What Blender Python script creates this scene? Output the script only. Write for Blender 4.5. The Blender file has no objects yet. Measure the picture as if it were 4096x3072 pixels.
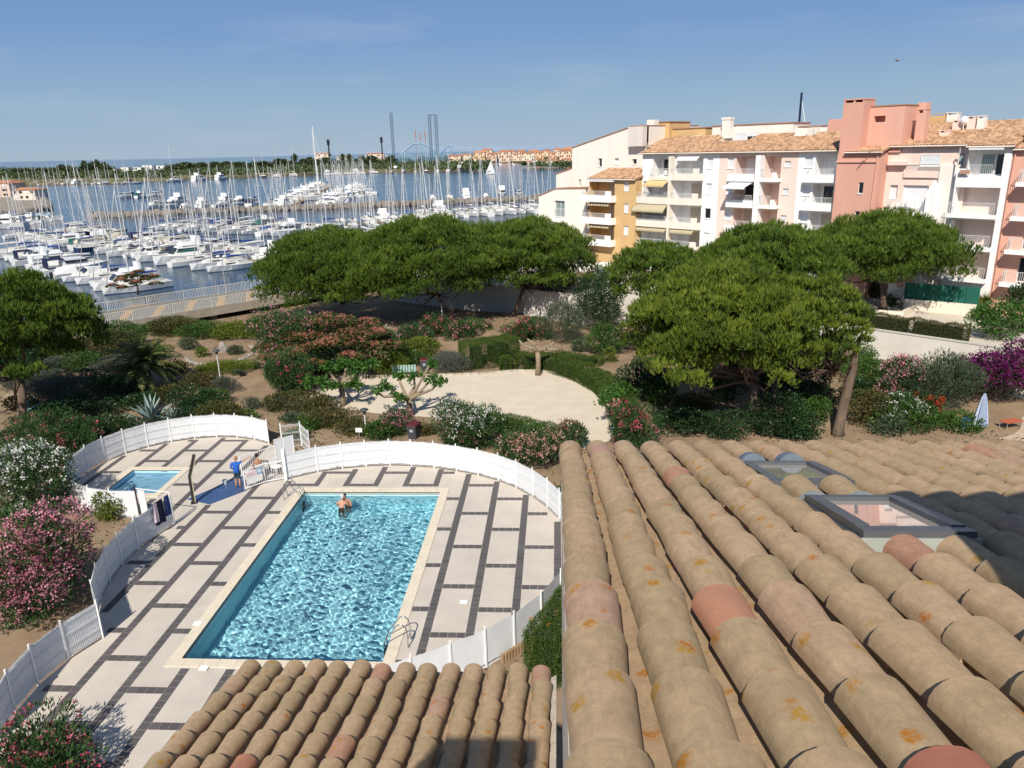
import bpy, bmesh, math, random
import numpy as np
from mathutils import Vector, Matrix

# ------------------------------------------------------------------ camera
SC = bpy.context.scene
COL = SC.collection
R = math.radians
FPX = 3022.22                      # focal length of the photograph in its own pixels (4096 wide)
PITCH, ROLL, YAW = R(17.245), R(-1.395), R(-3.632)
CAM = np.array([6.527, -24.086, 16.595])
_cy, _sy = math.cos(YAW), math.sin(YAW)
F0 = np.array([_sy, _cy, 0.0]); RT = np.array([_cy, -_sy, 0.0])
FW = F0 * math.cos(PITCH) + np.array([0, 0, -math.sin(PITCH)])
UP = np.cross(RT, FW)
CR = RT * math.cos(ROLL) + UP * math.sin(ROLL)
CU = -RT * math.sin(ROLL) + UP * math.cos(ROLL)
cam_data = bpy.data.cameras.new('camera')
cam_data.sensor_width = 36.0
cam_data.lens = 36.0 * FPX / 4096.0
cam_data.clip_start = 0.1
cam_data.clip_end = 90000.0
cam = bpy.data.objects.new('camera', cam_data)
COL.objects.link(cam)
cam.matrix_world = Matrix(((CR[0], CU[0], -FW[0], CAM[0]), (CR[1], CU[1], -FW[1], CAM[1]),
                           (CR[2], CU[2], -FW[2], CAM[2]), (0, 0, 0, 1)))
SC.camera = cam

# ------------------------------------------------------------------ sky and sun
SUN_AZ, SUN_EL = R(9.5), R(43.0)          # shadows fall away from us, a little to the right
world = bpy.data.worlds.new('World'); SC.world = world; world.use_nodes = True
wn = world.node_tree.nodes; wl = world.node_tree.links; wn.clear()
w_out = wn.new('ShaderNodeOutputWorld'); w_bg = wn.new('ShaderNodeBackground')
w_sky = wn.new('ShaderNodeTexSky'); w_sky.sky_type = 'NISHITA'; w_sky.sun_disc = False
w_sky.sun_elevation = SUN_EL; w_sky.sun_rotation = math.pi + SUN_AZ
w_sky.altitude = 0; w_sky.air_density = 1.0; w_sky.dust_density = 0.15; w_sky.ozone_density = 2.0
w_bg.inputs['Strength'].default_value = 0.085
wl.new(w_bg.outputs[0], w_out.inputs['Surface'])
# thin cirrus: a stretched noise on the sky dome, strongest up right
w_geo = wn.new('ShaderNodeTexCoord')
w_map = wn.new('ShaderNodeMapping'); w_map.inputs['Scale'].default_value = (2.2, 2.2, 13.0)
w_map.inputs['Location'].default_value = (4.3, 0.4, 2.4); w_map.inputs['Rotation'].default_value = (0.0, R(-14), 0.0)
w_noi = wn.new('ShaderNodeTexNoise'); w_noi.inputs['Scale'].default_value = 1.9
w_noi.inputs['Detail'].default_value = 7; w_noi.inputs['Roughness'].default_value = 0.55
w_rmp = wn.new('ShaderNodeValToRGB'); w_rmp.color_ramp.elements[0].position = 0.53
w_rmp.color_ramp.elements[1].position = 0.86; w_rmp.color_ramp.elements[1].color = (0.3, 0.3, 0.3, 1)
w_mix = wn.new('ShaderNodeMixRGB'); w_mix.inputs['Color2'].default_value = (5.6, 6.0, 6.6, 1)
wl.new(w_geo.outputs['Generated'], w_map.inputs['Vector']); wl.new(w_map.outputs[0], w_noi.inputs['Vector'])
wl.new(w_noi.outputs['Fac'], w_rmp.inputs['Fac']); wl.new(w_rmp.outputs['Color'], w_mix.inputs['Fac'])
# summer haze low over the sea: the sky pales to blue-grey towards the horizon all the way round
w_sep = wn.new('ShaderNodeSeparateXYZ'); wl.new(w_geo.outputs['Generated'], w_sep.inputs[0])
w_hz = wn.new('ShaderNodeMapRange'); w_hz.interpolation_type = 'SMOOTHSTEP'
w_hz.inputs['From Min'].default_value = 0.55; w_hz.inputs['From Max'].default_value = 0.12; w_hz.inputs['To Min'].default_value = 0.0; w_hz.inputs['To Max'].default_value = 0.95
wl.new(w_sep.outputs[2], w_hz.inputs['Value'])
w_grad = wn.new('ShaderNodeValToRGB'); _e = w_grad.color_ramp.elements
for _i, (_p, _c) in enumerate(((0.0, (0.355, 0.475, 0.60)), (0.06, (0.285, 0.43, 0.60)), (0.13, (0.19, 0.335, 0.60)), (0.24, (0.115, 0.24, 0.53)))):
    if _i > 1: _e.new(_p)
    _e[_i].position = _p; _e[_i].color = _c + (1,)
wl.new(w_sep.outputs[2], w_grad.inputs['Fac'])
w_amp = wn.new('ShaderNodeMixRGB'); w_amp.blend_type = 'MULTIPLY'; w_amp.inputs['Fac'].default_value = 1.0; w_amp.inputs['Color2'].default_value = (9.2, 9.2, 9.2, 1)
wl.new(w_grad.outputs['Color'], w_amp.inputs['Color1'])
w_pale = wn.new('ShaderNodeMixRGB'); wl.new(w_amp.outputs[0], w_pale.inputs['Color2'])
wl.new(w_hz.outputs[0], w_pale.inputs['Fac']); wl.new(w_sky.outputs[0], w_pale.inputs['Color1'])
wl.new(w_pale.outputs[0], w_mix.inputs['Color1']); wl.new(w_mix.outputs[0], w_bg.inputs['Color'])
sun_data = bpy.data.lights.new('sun', 'SUN'); sun_data.energy = 4.5; sun_data.angle = R(0.53)
sun_data.color = (1.0, 0.93, 0.82)
sun = bpy.data.objects.new('sun', sun_data); COL.objects.link(sun)
_d = Vector((math.sin(SUN_AZ) * math.cos(SUN_EL), math.cos(SUN_AZ) * math.cos(SUN_EL), -math.sin(SUN_EL)))
sun.rotation_euler = _d.to_track_quat('-Z', 'Y').to_euler(); sun.location = (0, -60, 80)
SC.view_settings.view_transform = 'Standard'; SC.view_settings.look = 'None'
SC.view_settings.exposure = 0.35; SC.view_settings.gamma = 1.0; SC.view_settings.use_curve_mapping = False
SC.render.engine = 'CYCLES'
SC.cycles.max_bounces = 8; SC.cycles.transparent_max_bounces = 12; SC.cycles.use_denoising = True
SC.cycles.caustics_reflective = False; SC.cycles.caustics_refractive = False
SC.cycles.sample_clamp_indirect = 6.0

# ------------------------------------------------------------------ survey helpers (photo pixel -> point of the place)
def ray(u, v): return CR * ((u - 2048) / FPX) - CU * ((v - 1536) / FPX) + FW
def at(u, v, z=0.0):
    d = ray(u, v); return CAM + d * ((z - CAM[2]) / d[2])
def at_d(u, v, dist):
    d = ray(u, v); return CAM + d * (dist / float(d @ F0))
def at_y(u, v, y):
    d = ray(u, v); return CAM + d * ((y - CAM[1]) / d[1])
def depth(p): return float((np.array(p, float) - CAM) @ F0)
def px(p):
    d = np.array(p, float) - CAM; w = d @ FW
    return 2048 + FPX * (d @ CR) / w, 1536 - FPX * (d @ CU) / w

# ------------------------------------------------------------------ scene helpers
RNG = np.random.default_rng(7); random.seed(7)
def tag(o, label=None, cat=None, group=None, kind=None):
    if label: o['label'] = label
    if cat: o['category'] = cat
    if group: o['group'] = group
    if kind: o['kind'] = kind
    return o
def empty(name, loc=(0, 0, 0), rz=0.0, label=None, cat=None, group=None):
    o = bpy.data.objects.new(name, None); COL.objects.link(o); o.empty_display_size = 0.2
    o.location = [float(c) for c in loc]; o.rotation_euler = (0, 0, rz)
    return tag(o, label, cat, group)
def mesh_obj(name, me, parent=None, loc=None, rot=None, scale=None):
    o = bpy.data.objects.new(name, me); COL.objects.link(o)
    if parent is not None: o.parent = parent
    if loc is not None: o.location = [float(c) for c in loc]
    if rot is not None: o.rotation_euler = rot
    if scale is not None: o.scale = scale if hasattr(scale, '__len__') else (scale,) * 3
    return o
def copy_tree(o, parent=None):
    c = o.copy(); COL.objects.link(c); c.parent = parent
    for ch in o.children: copy_tree(ch, c)
    return c

class MB:
    """collects simple shapes, then becomes one mesh"""
    def __init__(s): s.v = []; s.f = []; s.m = []; s.cur = 0
    def mat(s, i): s.cur = i; return s
    def poly(s, pts, faces):
        n = len(s.v); s.v += [tuple(float(c) for c in p) for p in pts]
        s.f += [tuple(i + n for i in f) for f in faces]; s.m += [s.cur] * len(faces); return s
    def box(s, x0, x1, y0, y1, z0, z1):
        return s.poly([(x0,y0,z0),(x1,y0,z0),(x1,y1,z0),(x0,y1,z0),(x0,y0,z1),(x1,y0,z1),(x1,y1,z1),(x0,y1,z1)],
                      [(0,3,2,1),(4,5,6,7),(0,1,5,4),(1,2,6,5),(2,3,7,6),(3,0,4,7)])
    def obox(s, o, ax, ay, az):
        o, ax, ay, az = (np.array(q, float) for q in (o, ax, ay, az))
        p = [o, o+ax, o+ax+ay, o+ay]; p += [q + az for q in p]
        return s.poly(p, [(0,3,2,1),(4,5,6,7),(0,1,5,4),(1,2,6,5),(2,3,7,6),(3,0,4,7)])
    def tube(s, a, b, r0, r1=None, n=6, caps=True):
        a = np.array(a, float); b = np.array(b, float); r1 = r0 if r1 is None else r1
        d = b - a; d /= (np.linalg.norm(d) + 1e-9)
        u = np.cross(d, (0, 0, 1.0)) if abs(d[2]) < 0.95 else np.cross(d, (1.0, 0, 0)); u /= np.linalg.norm(u); w = np.cross(d, u)
        P = []
        for c, r in ((a, r0), (b, r1)):
            for k in range(n):
                t = 2 * math.pi * k / n; P.append(c + u * (r * math.cos(t)) + w * (r * math.sin(t)))
        F = [(k, (k+1) % n, n + (k+1) % n, n + k) for k in range(n)]
        if caps: F += [tuple(range(n))[::-1], tuple(range(n, 2*n))]
        return s.poly(P, F)
    def path(s, pts, rad, n=6, caps=True):
        pts = [np.array(p, float) for p in pts]; m = len(pts)
        if not hasattr(rad, '__len__'): rad = [rad] * m
        P = []; prev = None
        for i, p in enumerate(pts):
            d = pts[min(i+1, m-1)] - pts[max(i-1, 0)]; d /= (np.linalg.norm(d) + 1e-9)
            if prev is None: u = np.cross(d, (0, 0, 1.0)) if abs(d[2]) < 0.95 else np.cross(d, (1.0, 0, 0))
            else: u = prev - d * (prev @ d)
            u /= (np.linalg.norm(u) + 1e-9); prev = u; w = np.cross(d, u)
            for k in range(n):
                t = 2 * math.pi * k / n; P.append(p + u * (rad[i] * math.cos(t)) + w * (rad[i] * math.sin(t)))
        F = [(i*n + k, i*n + (k+1) % n, (i+1)*n + (k+1) % n, (i+1)*n + k) for i in range(m-1) for k in range(n)]
        if caps: F += [tuple(range(n))[::-1], tuple(range((m-1)*n, m*n))]
        return s.poly(P, F)
    def prism(s, poly, z0, z1):
        n = len(poly)
        P = [(p[0], p[1], z0) for p in poly] + [(p[0], p[1], z1) for p in poly]
        return s.poly(P, [tuple(range(n))[::-1], tuple(range(n, 2*n))] + [(k, (k+1) % n, n + (k+1) % n, n + k) for k in range(n)])
    def lathe(s, prof, n=12, c=(0, 0, 0)):
        P = []
        for r, z in prof:
            for k in range(n):
                t = 2*math.pi*k/n; P.append((c[0] + r*math.cos(t), c[1] + r*math.sin(t), c[2] + z))
        m = len(prof)
        F = [(i*n + k, i*n + (k+1) % n, (i+1)*n + (k+1) % n, (i+1)*n + k) for i in range(m-1) for k in range(n)]
        F += [tuple(range(n))[::-1], tuple(range((m-1)*n, m*n))]
        return s.poly(P, F)
    def mesh(s, name, mats, smooth=False):
        me = bpy.data.meshes.new(name); me.from_pydata(s.v, [], s.f)
        for m in (mats if isinstance(mats, (list, tuple)) else [mats]): me.materials.append(m)
        if any(s.m): me.polygons.foreach_set('material_index', s.m)
        if smooth: me.polygons.foreach_set('use_smooth', [True] * len(s.f))
        me.update(); return me
    def build(s, name, mats, parent=None, loc=None, rot=None, smooth=False):
        return mesh_obj(name, s.mesh(name, mats, smooth), parent, loc, rot)

# ------------------------------------------------------------------ materials
MATS = {}
def mat(name, col, rough=0.7, var=0.0, scale=6.0, col2=None, bump=0.0, bscale=None, metal=0.0, spec=0.3, rnd=0.0, detail=5, stretch=None):
    """principled with a noise between two real surface colours, fine relief and per-object variation"""
    if name in MATS: return MATS[name]
    m = bpy.data.materials.new(name); m.use_nodes = True; nt = m.node_tree; N = nt.nodes; L = nt.links
    b = N['Principled BSDF']; b.inputs['Roughness'].default_value = rough; b.inputs['Metallic'].default_value = metal
    b.inputs['Specular IOR Level'].default_value = spec
    c = tuple(col) + (1,); b.inputs['Base Color'].default_value = c
    out = None
    if var or col2 or bump:
        tc = N.new('ShaderNodeTexCoord'); vec = tc.outputs['Object']
        if stretch:
            mp = N.new('ShaderNodeMapping'); mp.inputs['Scale'].default_value = stretch; L.new(vec, mp.inputs['Vector']); vec = mp.outputs[0]
    if var or col2:
        nz = N.new('ShaderNodeTexNoise'); nz.inputs['Scale'].default_value = scale; nz.inputs['Detail'].default_value = detail
        nz.inputs['Roughness'].default_value = 0.62; L.new(vec, nz.inputs['Vector'])
        rp = N.new('ShaderNodeValToRGB'); e = rp.color_ramp.elements; e[0].position = 0.32; e[1].position = 0.68
        c2 = col2 if col2 else tuple(min(1, x * (1 + var)) for x in col)
        c1 = col if col2 else tuple(x * (1 - var) for x in col)
        e[0].color = tuple(c1) + (1,); e[1].color = tuple(c2) + (1,)
        L.new(nz.outputs['Fac'], rp.inputs['Fac']); out = rp.outputs['Color']
    if rnd:
        oi = N.new('ShaderNodeObjectInfo'); hs = N.new('ShaderNodeHueSaturation')
        mr = N.new('ShaderNodeMapRange'); mr.inputs['To Min'].default_value = 1 - rnd; mr.inputs['To Max'].default_value = 1 + rnd
        L.new(oi.outputs['Random'], mr.inputs['Value']); L.new(mr.outputs[0], hs.inputs['Value'])
        if out: L.new(out, hs.inputs['Color'])
        else: hs.inputs['Color'].default_value = c
        out = hs.outputs['Color']
    if out: L.new(out, b.inputs['Base Color'])
    if bump:
        n2 = N.new('ShaderNodeTexNoise'); n2.inputs['Scale'].default_value = bscale or scale * 4; n2.inputs['Detail'].default_value = 6
        L.new(vec, n2.inputs['Vector']); bp = N.new('ShaderNodeBump'); bp.inputs['Strength'].default_value = bump; bp.inputs['Distance'].default_value = 0.02
        L.new(n2.outputs['Fac'], bp.inputs['Height']); L.new(bp.outputs[0], b.inputs['Normal'])
    MATS[name] = m; return m
def leaf_mat(name, cols, trans=0.25, rough=0.55):
    """leaf colour picked per leaf from a ramp through the mesh attribute rnd; some light passes through"""
    if name in MATS: return MATS[name]
    m = bpy.data.materials.new(name); m.use_nodes = True; nt = m.node_tree; N = nt.nodes; L = nt.links
    b = N['Principled BSDF']; b.inputs['Roughness'].default_value = rough; b.inputs['Specular IOR Level'].default_value = 0.25
    a = N.new('ShaderNodeAttribute'); a.attribute_name = 'rnd'
    rp = N.new('ShaderNodeValToRGB'); e = rp.color_ramp.elements
    while len(e) < len(cols): e.new(0.5)
    for i, c in enumerate(cols): e[i].position = i / max(1, len(cols) - 1); e[i].color = tuple(c) + (1,)
    L.new(a.outputs['Fac'], rp.inputs['Fac']); L.new(rp.outputs['Color'], b.inputs['Base Color'])
    t = N.new('ShaderNodeBsdfTranslucent'); L.new(rp.outputs['Color'], t.inputs['Color'])
    mx = N.new('ShaderNodeMixShader'); mx.inputs['Fac'].default_value = trans
    L.new(b.outputs[0], mx.inputs[1]); L.new(t.outputs[0], mx.inputs[2]); L.new(mx.outputs[0], N['Material Output'].inputs['Surface'])
    MATS[name] = m; return m
def glass_mat(name, col=(0.02, 0.025, 0.03), rough=0.06):
    if name in MATS: return MATS[name]
    m = bpy.data.materials.new(name); m.use_nodes = True; b = m.node_tree.nodes['Principled BSDF']
    b.inputs['Base Color'].default_value = tuple(col) + (1,); b.inputs['Roughness'].default_value = rough; b.inputs['Specular IOR Level'].default_value = 0.6
    MATS[name] = m; return m
WHITE = mat('white paint', (0.78, 0.78, 0.76), 0.45, var=0.04, scale=3)
WHITE_METAL = mat('white coated steel', (0.80, 0.80, 0.80), 0.35)
ALU = mat('aluminium', (0.62, 0.63, 0.64), 0.35, metal=0.6)
STEEL = mat('stainless steel', (0.6, 0.6, 0.6), 0.15, metal=1.0)
BLACK = mat('black plastic', (0.015, 0.015, 0.016), 0.45)
DARKGLASS = glass_mat('dark glass')
# ------------------------------------------------------------------ the two tiled roofs we look over
def roof_tile_mat():
    m = bpy.data.materials.new('aged canal tile'); m.use_nodes = True; nt = m.node_tree; N = nt.nodes; L = nt.links
    b = N['Principled BSDF']; b.inputs['Roughness'].default_value = 0.88; b.inputs['Specular IOR Level'].default_value = 0.15
    oi = N.new('ShaderNodeObjectInfo'); tc = N.new('ShaderNodeTexCoord')
    rp = N.new('ShaderNodeValToRGB'); e = rp.color_ramp.elements
    cols = [(0.0, (0.405, 0.30, 0.178)), (0.45, (0.455, 0.325, 0.198)), (0.90, (0.485, 0.34, 0.215)), (0.955, (0.47, 0.295, 0.21)), (0.99, (0.47, 0.26, 0.175)), (1.0, (0.42, 0.19, 0.12))]
    while len(e) < len(cols): e.new(0.5)
    for i, (p, c) in enumerate(cols): e[i].position = p; e[i].color = c + (1,)
    L.new(oi.outputs['Random'], rp.inputs['Fac'])
    def vecadd(scale):
        mp = N.new('ShaderNodeVectorMath'); mp.operation = 'MULTIPLY_ADD'
        L.new(oi.outputs['Location'], mp.inputs[0]); mp.inputs[1].default_value = (3.1, 2.7, 1.9); L.new(tc.outputs['Object'], mp.inputs[2])
        return mp.outputs[0]
    vv = vecadd(1)
    n1 = N.new('ShaderNodeTexNoise'); n1.inputs['Scale'].default_value = 13; n1.inputs['Detail'].default_value = 11; n1.inputs['Roughness'].default_value = 0.82; L.new(vv, n1.inputs['Vector'])
    r1 = N.new('ShaderNodeMapRange'); r1.inputs['From Min'].default_value = 0.3; r1.inputs['From Max'].default_value = 0.75; r1.inputs['To Min'].default_value = 0.66; r1.inputs['To Max'].default_value = 1.24; L.new(n1.outputs['Fac'], r1.inputs['Value'])
    hs = N.new('ShaderNodeHueSaturation'); L.new(rp.outputs['Color'], hs.inputs['Color']); L.new(r1.outputs[0], hs.inputs['Value'])
    # grey weathering streaks
    mp = N.new('ShaderNodeMapping'); mp.inputs['Scale'].default_value = (40, 7, 40); L.new(vv, mp.inputs['Vector'])
    n2 = N.new('ShaderNodeTexNoise'); n2.inputs['Scale'].default_value = 1.0; n2.inputs['Detail'].default_value = 7; n2.inputs['Roughness'].default_value = 0.75; L.new(mp.outputs[0], n2.inputs['Vector'])
    r2 = N.new('ShaderNodeMapRange'); r2.inputs['From Min'].default_value = 0.49; r2.inputs['From Max'].default_value = 0.74; r2.inputs['To Max'].default_value = 0.6; L.new(n2.outputs['Fac'], r2.inputs['Value'])
    m1 = N.new('ShaderNodeMixRGB'); m1.inputs['Color2'].default_value = (0.25, 0.185, 0.105, 1); L.new(r2.outputs[0], m1.inputs['Fac']); L.new(hs.outputs[0], m1.inputs['Color1'])
    # lichen: orange rosettes and yellow crust
    vo = N.new('ShaderNodeTexVoronoi'); vo.inputs['Scale'].default_value = 8.5; vo.inputs['Randomness'].default_value = 1.0
    nd = N.new('ShaderNodeTexNoise'); nd.inputs['Scale'].default_value = 30; nd.inputs['Detail'].default_value = 4; L.new(vv, nd.inputs['Vector'])
    va = N.new('ShaderNodeVectorMath'); va.operation = 'MULTIPLY_ADD'; L.new(nd.outputs['Color'], va.inputs[0]); va.inputs[1].default_value = (0.05, 0.05, 0.05); L.new(vv, va.inputs[2]); L.new(va.outputs[0], vo.inputs['Vector'])
    lt = N.new('ShaderNodeMapRange'); lt.inputs['From Min'].default_value = 0.30; lt.inputs['From Max'].default_value = 0.16; L.new(vo.outputs['Distance'], lt.inputs['Value'])
    sx = N.new('ShaderNodeSeparateXYZ'); L.new(vo.outputs['Color'], sx.inputs[0])
    gt = N.new('ShaderNodeMath'); gt.operation = 'GREATER_THAN'; L.new(sx.outputs[0], gt.inputs[0])
    wn_ = N.new('ShaderNodeTexNoise'); wn_.inputs['Scale'].default_value = 0.55; wn_.inputs['Detail'].default_value = 2; L.new(oi.outputs['Location'], wn_.inputs['Vector'])
    thr = N.new('ShaderNodeMapRange'); thr.inputs['From Min'].default_value = 0.35; thr.inputs['From Max'].default_value = 0.65; thr.inputs['To Min'].default_value = 0.88; thr.inputs['To Max'].default_value = 0.48; L.new(wn_.outputs['Fac'], thr.inputs['Value'])
    L.new(thr.outputs[0], gt.inputs[1])
    mu = N.new('ShaderNodeMath'); mu.operation = 'MULTIPLY'; mu.use_clamp = True; L.new(lt.outputs[0], mu.inputs[0]); L.new(gt.outputs[0], mu.inputs[1])
    cn = N.new('ShaderNodeTexNoise'); cn.inputs['Scale'].default_value = 75; cn.inputs['Detail'].default_value = 6; L.new(vv, cn.inputs['Vector'])
    cr = N.new('ShaderNodeMapRange'); cr.inputs['From Min'].default_value = 0.40; cr.inputs['From Max'].default_value = 0.56; cr.inputs['To Min'].default_value = 0.3; L.new(cn.outputs['Fac'], cr.inputs['Value'])
    mc = N.new('ShaderNodeMath'); mc.operation = 'MULTIPLY'; L.new(mu.outputs[0], mc.inputs[0]); L.new(cr.outputs[0], mc.inputs[1])
    lr = N.new('ShaderNodeValToRGB'); lr.color_ramp.elements[0].color = (0.40, 0.14, 0.018, 1); lr.color_ramp.elements[1].color = (0.38, 0.21, 0.03, 1); lr.color_ramp.elements[1].position = 0.75
    lr.color_ramp.elements[0].position = 0.3; L.new(sx.outputs[1], lr.inputs['Fac'])
    m2 = N.new('ShaderNodeMixRGB'); L.new(mc.outputs[0], m2.inputs['Fac']); L.new(m1.outputs[0], m2.inputs['Color1']); L.new(lr.outputs['Color'], m2.inputs['Color2'])
    L.new(m2.outputs[0], b.inputs['Base Color'])
    n3 = N.new('ShaderNodeTexNoise'); n3.inputs['Scale'].default_value = 120; n3.inputs['Detail'].default_value = 5; L.new(vv, n3.inputs['Vector'])
    bp = N.new('ShaderNodeBump'); bp.inputs['Strength'].default_value = 0.16; bp.inputs['Distance'].default_value = 0.005; L.new(n3.outputs['Fac'], bp.inputs['Height']); L.new(bp.outputs[0], b.inputs['Normal'])
    return m
TILE = roof_tile_mat()
MORTAR = mat('pale roof mortar', (0.58, 0.5, 0.42), 0.9, var=0.2, scale=14, bump=0.4)
RENDER_WALL = mat('cream house render', (0.66, 0.58, 0.48), 0.9, var=0.06, scale=2, bump=0.25, bscale=60)
SLOPE = math.tan(R(14.17)); ROWP = 0.24; EXPO = 0.36; TLEN = 0.46
def tile_mesh(name, r_low, r_high, th, up=True, n=11):
    """half round tapered tile: low wide end at y=+, high narrow end at y=-, both edges on z=0"""
    v = []; f = []; sm_f = []
    ys = [-TLEN / 2, -TLEN / 6, TLEN / 6, TLEN / 2]
    def ring(j, th_):
        k = j / 3; r = r_high + (r_low - r_high) * k - th_
        return [(-math.cos(math.pi*i/(n-1))*r, ys[j], (1 if up else -1)*math.sin(math.pi*i/(n-1))*r*0.86) for i in range(n)]
    def add(rows, flip, smooth):
        b = len(v)
        for rw in rows: v.extend(rw)
        w = len(rows[0])
        for j in range(len(rows)-1):
            for i in range(w-1):
                q = (b+j*w+i, b+j*w+i+1, b+(j+1)*w+i+1, b+(j+1)*w+i); f.append(q[::-1] if flip else q); sm_f.append(smooth)
    add([ring(j, 0) for j in range(4)], not up, True); add([ring(j, th) for j in range(4)], up, True)
    add([ring(3, 0), ring(3, th)], not up, False); add([ring(0, 0), ring(0, th)], up, False)
    for e in (0, n-1): add([[ring(j, 0)[e] for j in range(4)], [ring(j, th)[e] for j in range(4)]], e == 0, False)
    me = bpy.data.meshes.new(name); me.from_pydata(v, [], f); me.materials.append(TILE)
    me.polygons.foreach_set('use_smooth', sm_f); me.update()
    return me
TILE_MESH = [tile_mesh('roof_tile', 0.101, 0.080, 0.015), tile_mesh('roof_tile_wide', 0.1035, 0.081, 0.015), tile_mesh('roof_tile_slim', 0.099, 0.079, 0.013)]
CHAN_MESH = tile_mesh('channel_tile', 0.075, 0.09, 0.012, up=False)
def tiled_roof(house, x_first, rows, y_eave, z_eave, y_top, skip=lambda x, y: False, seed=1):
    rnd = random.Random(seed)
    roof = empty('roof', (0, 0, 0)); roof.parent = house
    ang = -math.atan(SLOPE)
    bed = MB(); x0 = x_first - 0.085; x1 = x_first + ROWP*(rows - 0.5)
    L = y_eave - y_top
    bed.poly([(x0, y_eave-0.05, z_eave-0.05), (x1, y_eave-0.05, z_eave-0.05), (x1, y_top, z_eave-0.05+L*SLOPE), (x0, y_top, z_eave-0.05+L*SLOPE),
              (x0, y_eave-0.05, z_eave-0.2), (x1, y_eave-0.05, z_eave-0.2), (x1, y_top, z_eave-0.2+L*SLOPE), (x0, y_top, z_eave-0.2+L*SLOPE)],
             [(0,1,2,3),(7,6,5,4),(0,4,5,1),(1,5,6,2),(2,6,7,3),(3,7,4,0)])
    bed.build('roof_bed', MORTAR, roof)
    tiles = []; chan = []
    nt_ = int(L / EXPO)
    for r in range(rows):
        x = x_first + r*ROWP; off = rnd.uniform(-0.03, 0.03)
        for k in range(nt_):
            y = y_eave - TLEN*0.5 + 0.06 - k*EXPO + off + rnd.uniform(-0.02, 0.02)
            z = z_eave + (y_eave - y)*SLOPE + 0.035
            if y - TLEN/2 < y_top: continue
            if not skip(x, y): tiles.append((x + rnd.uniform(-0.009, 0.009), y, z + rnd.uniform(0, 0.006) + 0.018))
            if r < rows - 1 and not skip(x + ROWP/2, y): chan.append((x + ROWP/2, y + 0.1, z - 0.0))
    tiles.sort(key=lambda p: depth(p))
    for i, p in enumerate(tiles[:296]):
        o = mesh_obj('roof_tile', rnd.choice(TILE_MESH), roof, p, (ang + rnd.uniform(-0.008, 0.012) + R(2.9), rnd.uniform(-0.03, 0.03), rnd.uniform(-0.03, 0.03)))
    def joined(name, pts, src):
        vs = np.array([v.co[:] for v in src.vertices]); fs = [tuple(p.vertices) for p in src.polygons]
        ca, sa = math.cos(ang), math.sin(ang); M = np.array([[1,0,0],[0,ca,-sa],[0,sa,ca]]); vr = vs @ M.T
        V = []; F = []
        for p in pts:
            n = len(V)
            V.extend((vr + np.array(p)).tolist()); F.extend(tuple(i+n for i in q) for q in fs)
        me = bpy.data.meshes.new(name); me.from_pydata(V, [], F); me.materials.append(TILE); me.polygons.foreach_set('use_smooth', [p.use_smooth for p in src.polygons]*len(pts)); me.update()
        o = mesh_obj(name, me, roof); tag(o, kind='stuff'); return o
    if len(tiles) > 296: joined('far_roof_tiles', tiles[296:], TILE_MESH[0])
    joined('channel_tiles', chan, CHAN_MESH)
    return roof
# upper house: the roof to the right, falling away from us
E0 = at_y(2283, 1800, -17.72)
UX, UZ, UY = float(E0[0]), float(E0[2]) - 0.06, -17.72
upper = empty('tiled_house', (0, 0, 0), 0, 'house under the tan canal tile roof with two grey roof windows, right foreground', 'house')
SKYR = [(7.93, 8.47, -19.44, -18.63), (7.91, 8.41, -20.95, -20.15)]
def up_skip(x, y): return any(a - 0.03 < x < b + 0.03 and c - 0.16 < y < d + 0.20 for a, b, c, d in SKYR)
tiled_roof(upper, UX, 22, UY, UZ, -23.3, up_skip, 3)
UXR = UX + 22*ROWP
def patched(u, v, name, c1, c2):
    d = ray(u, v); A = CAM[2] - (UZ + 0.16) - (UY - CAM[1])*SLOPE; k = -A/(d[2] + d[1]*SLOPE); q = CAM + d*k
    tl = [o for o in upper.children[0].children if o.name.startswith('roof_tile')]; o = min(tl, key=lambda o: (o.location[0]-q[0])**2 + (o.location[1]-q[1])**2)
    me = o.data.copy(); me.materials.clear(); me.materials.append(mat(name, c1, 0.9, col2=c2, scale=9, bump=0.08, bscale=60, detail=8)); o.data = me
patched(2890, 2440, 'orange mortar patch', (0.50, 0.23, 0.13), (0.40, 0.20, 0.13)); patched(4050, 3050, 'new red tile', (0.38, 0.15, 0.10), (0.33, 0.13, 0.085)); patched(2405, 1770, 'old pink tile', (0.45, 0.27, 0.21), (0.40, 0.24, 0.18))
def uz(y): return UZ + (UY - y)*SLOPE
uw = MB(); y0, y1 = -24.9, UY - 0.3
uw.poly([(UX-0.088, y1, 0), (UXR, y1, 0), (UXR, y1, uz(y1)-0.21), (UX-0.088, y1, uz(y1)-0.21), (UX-0.088, y0, 0), (UXR, y0, 0), (UXR, y0, uz(-23.3)-0.21), (UX-0.088, y0, uz(-23.3)-0.21),
         (UX-0.088, -23.3, uz(-23.3)-0.21), (UXR, -23.3, uz(-23.3)-0.21)],
        [(0,3,2,1),(4,5,6,7),(0,4,7,8,3),(1,2,9,6,5),(3,8,9,2),(8,7,6,9)])
uw.build('wall', RENDER_WALL, upper)
# gutter under the eave
gt_ = MB(); gt_.path([(UX-0.08, UY+0.06, UZ-0.12), (UXR, UY+0.06, UZ-0.12)], 0.055, 8); gt_.build('gutter', ALU, upper)
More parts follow.
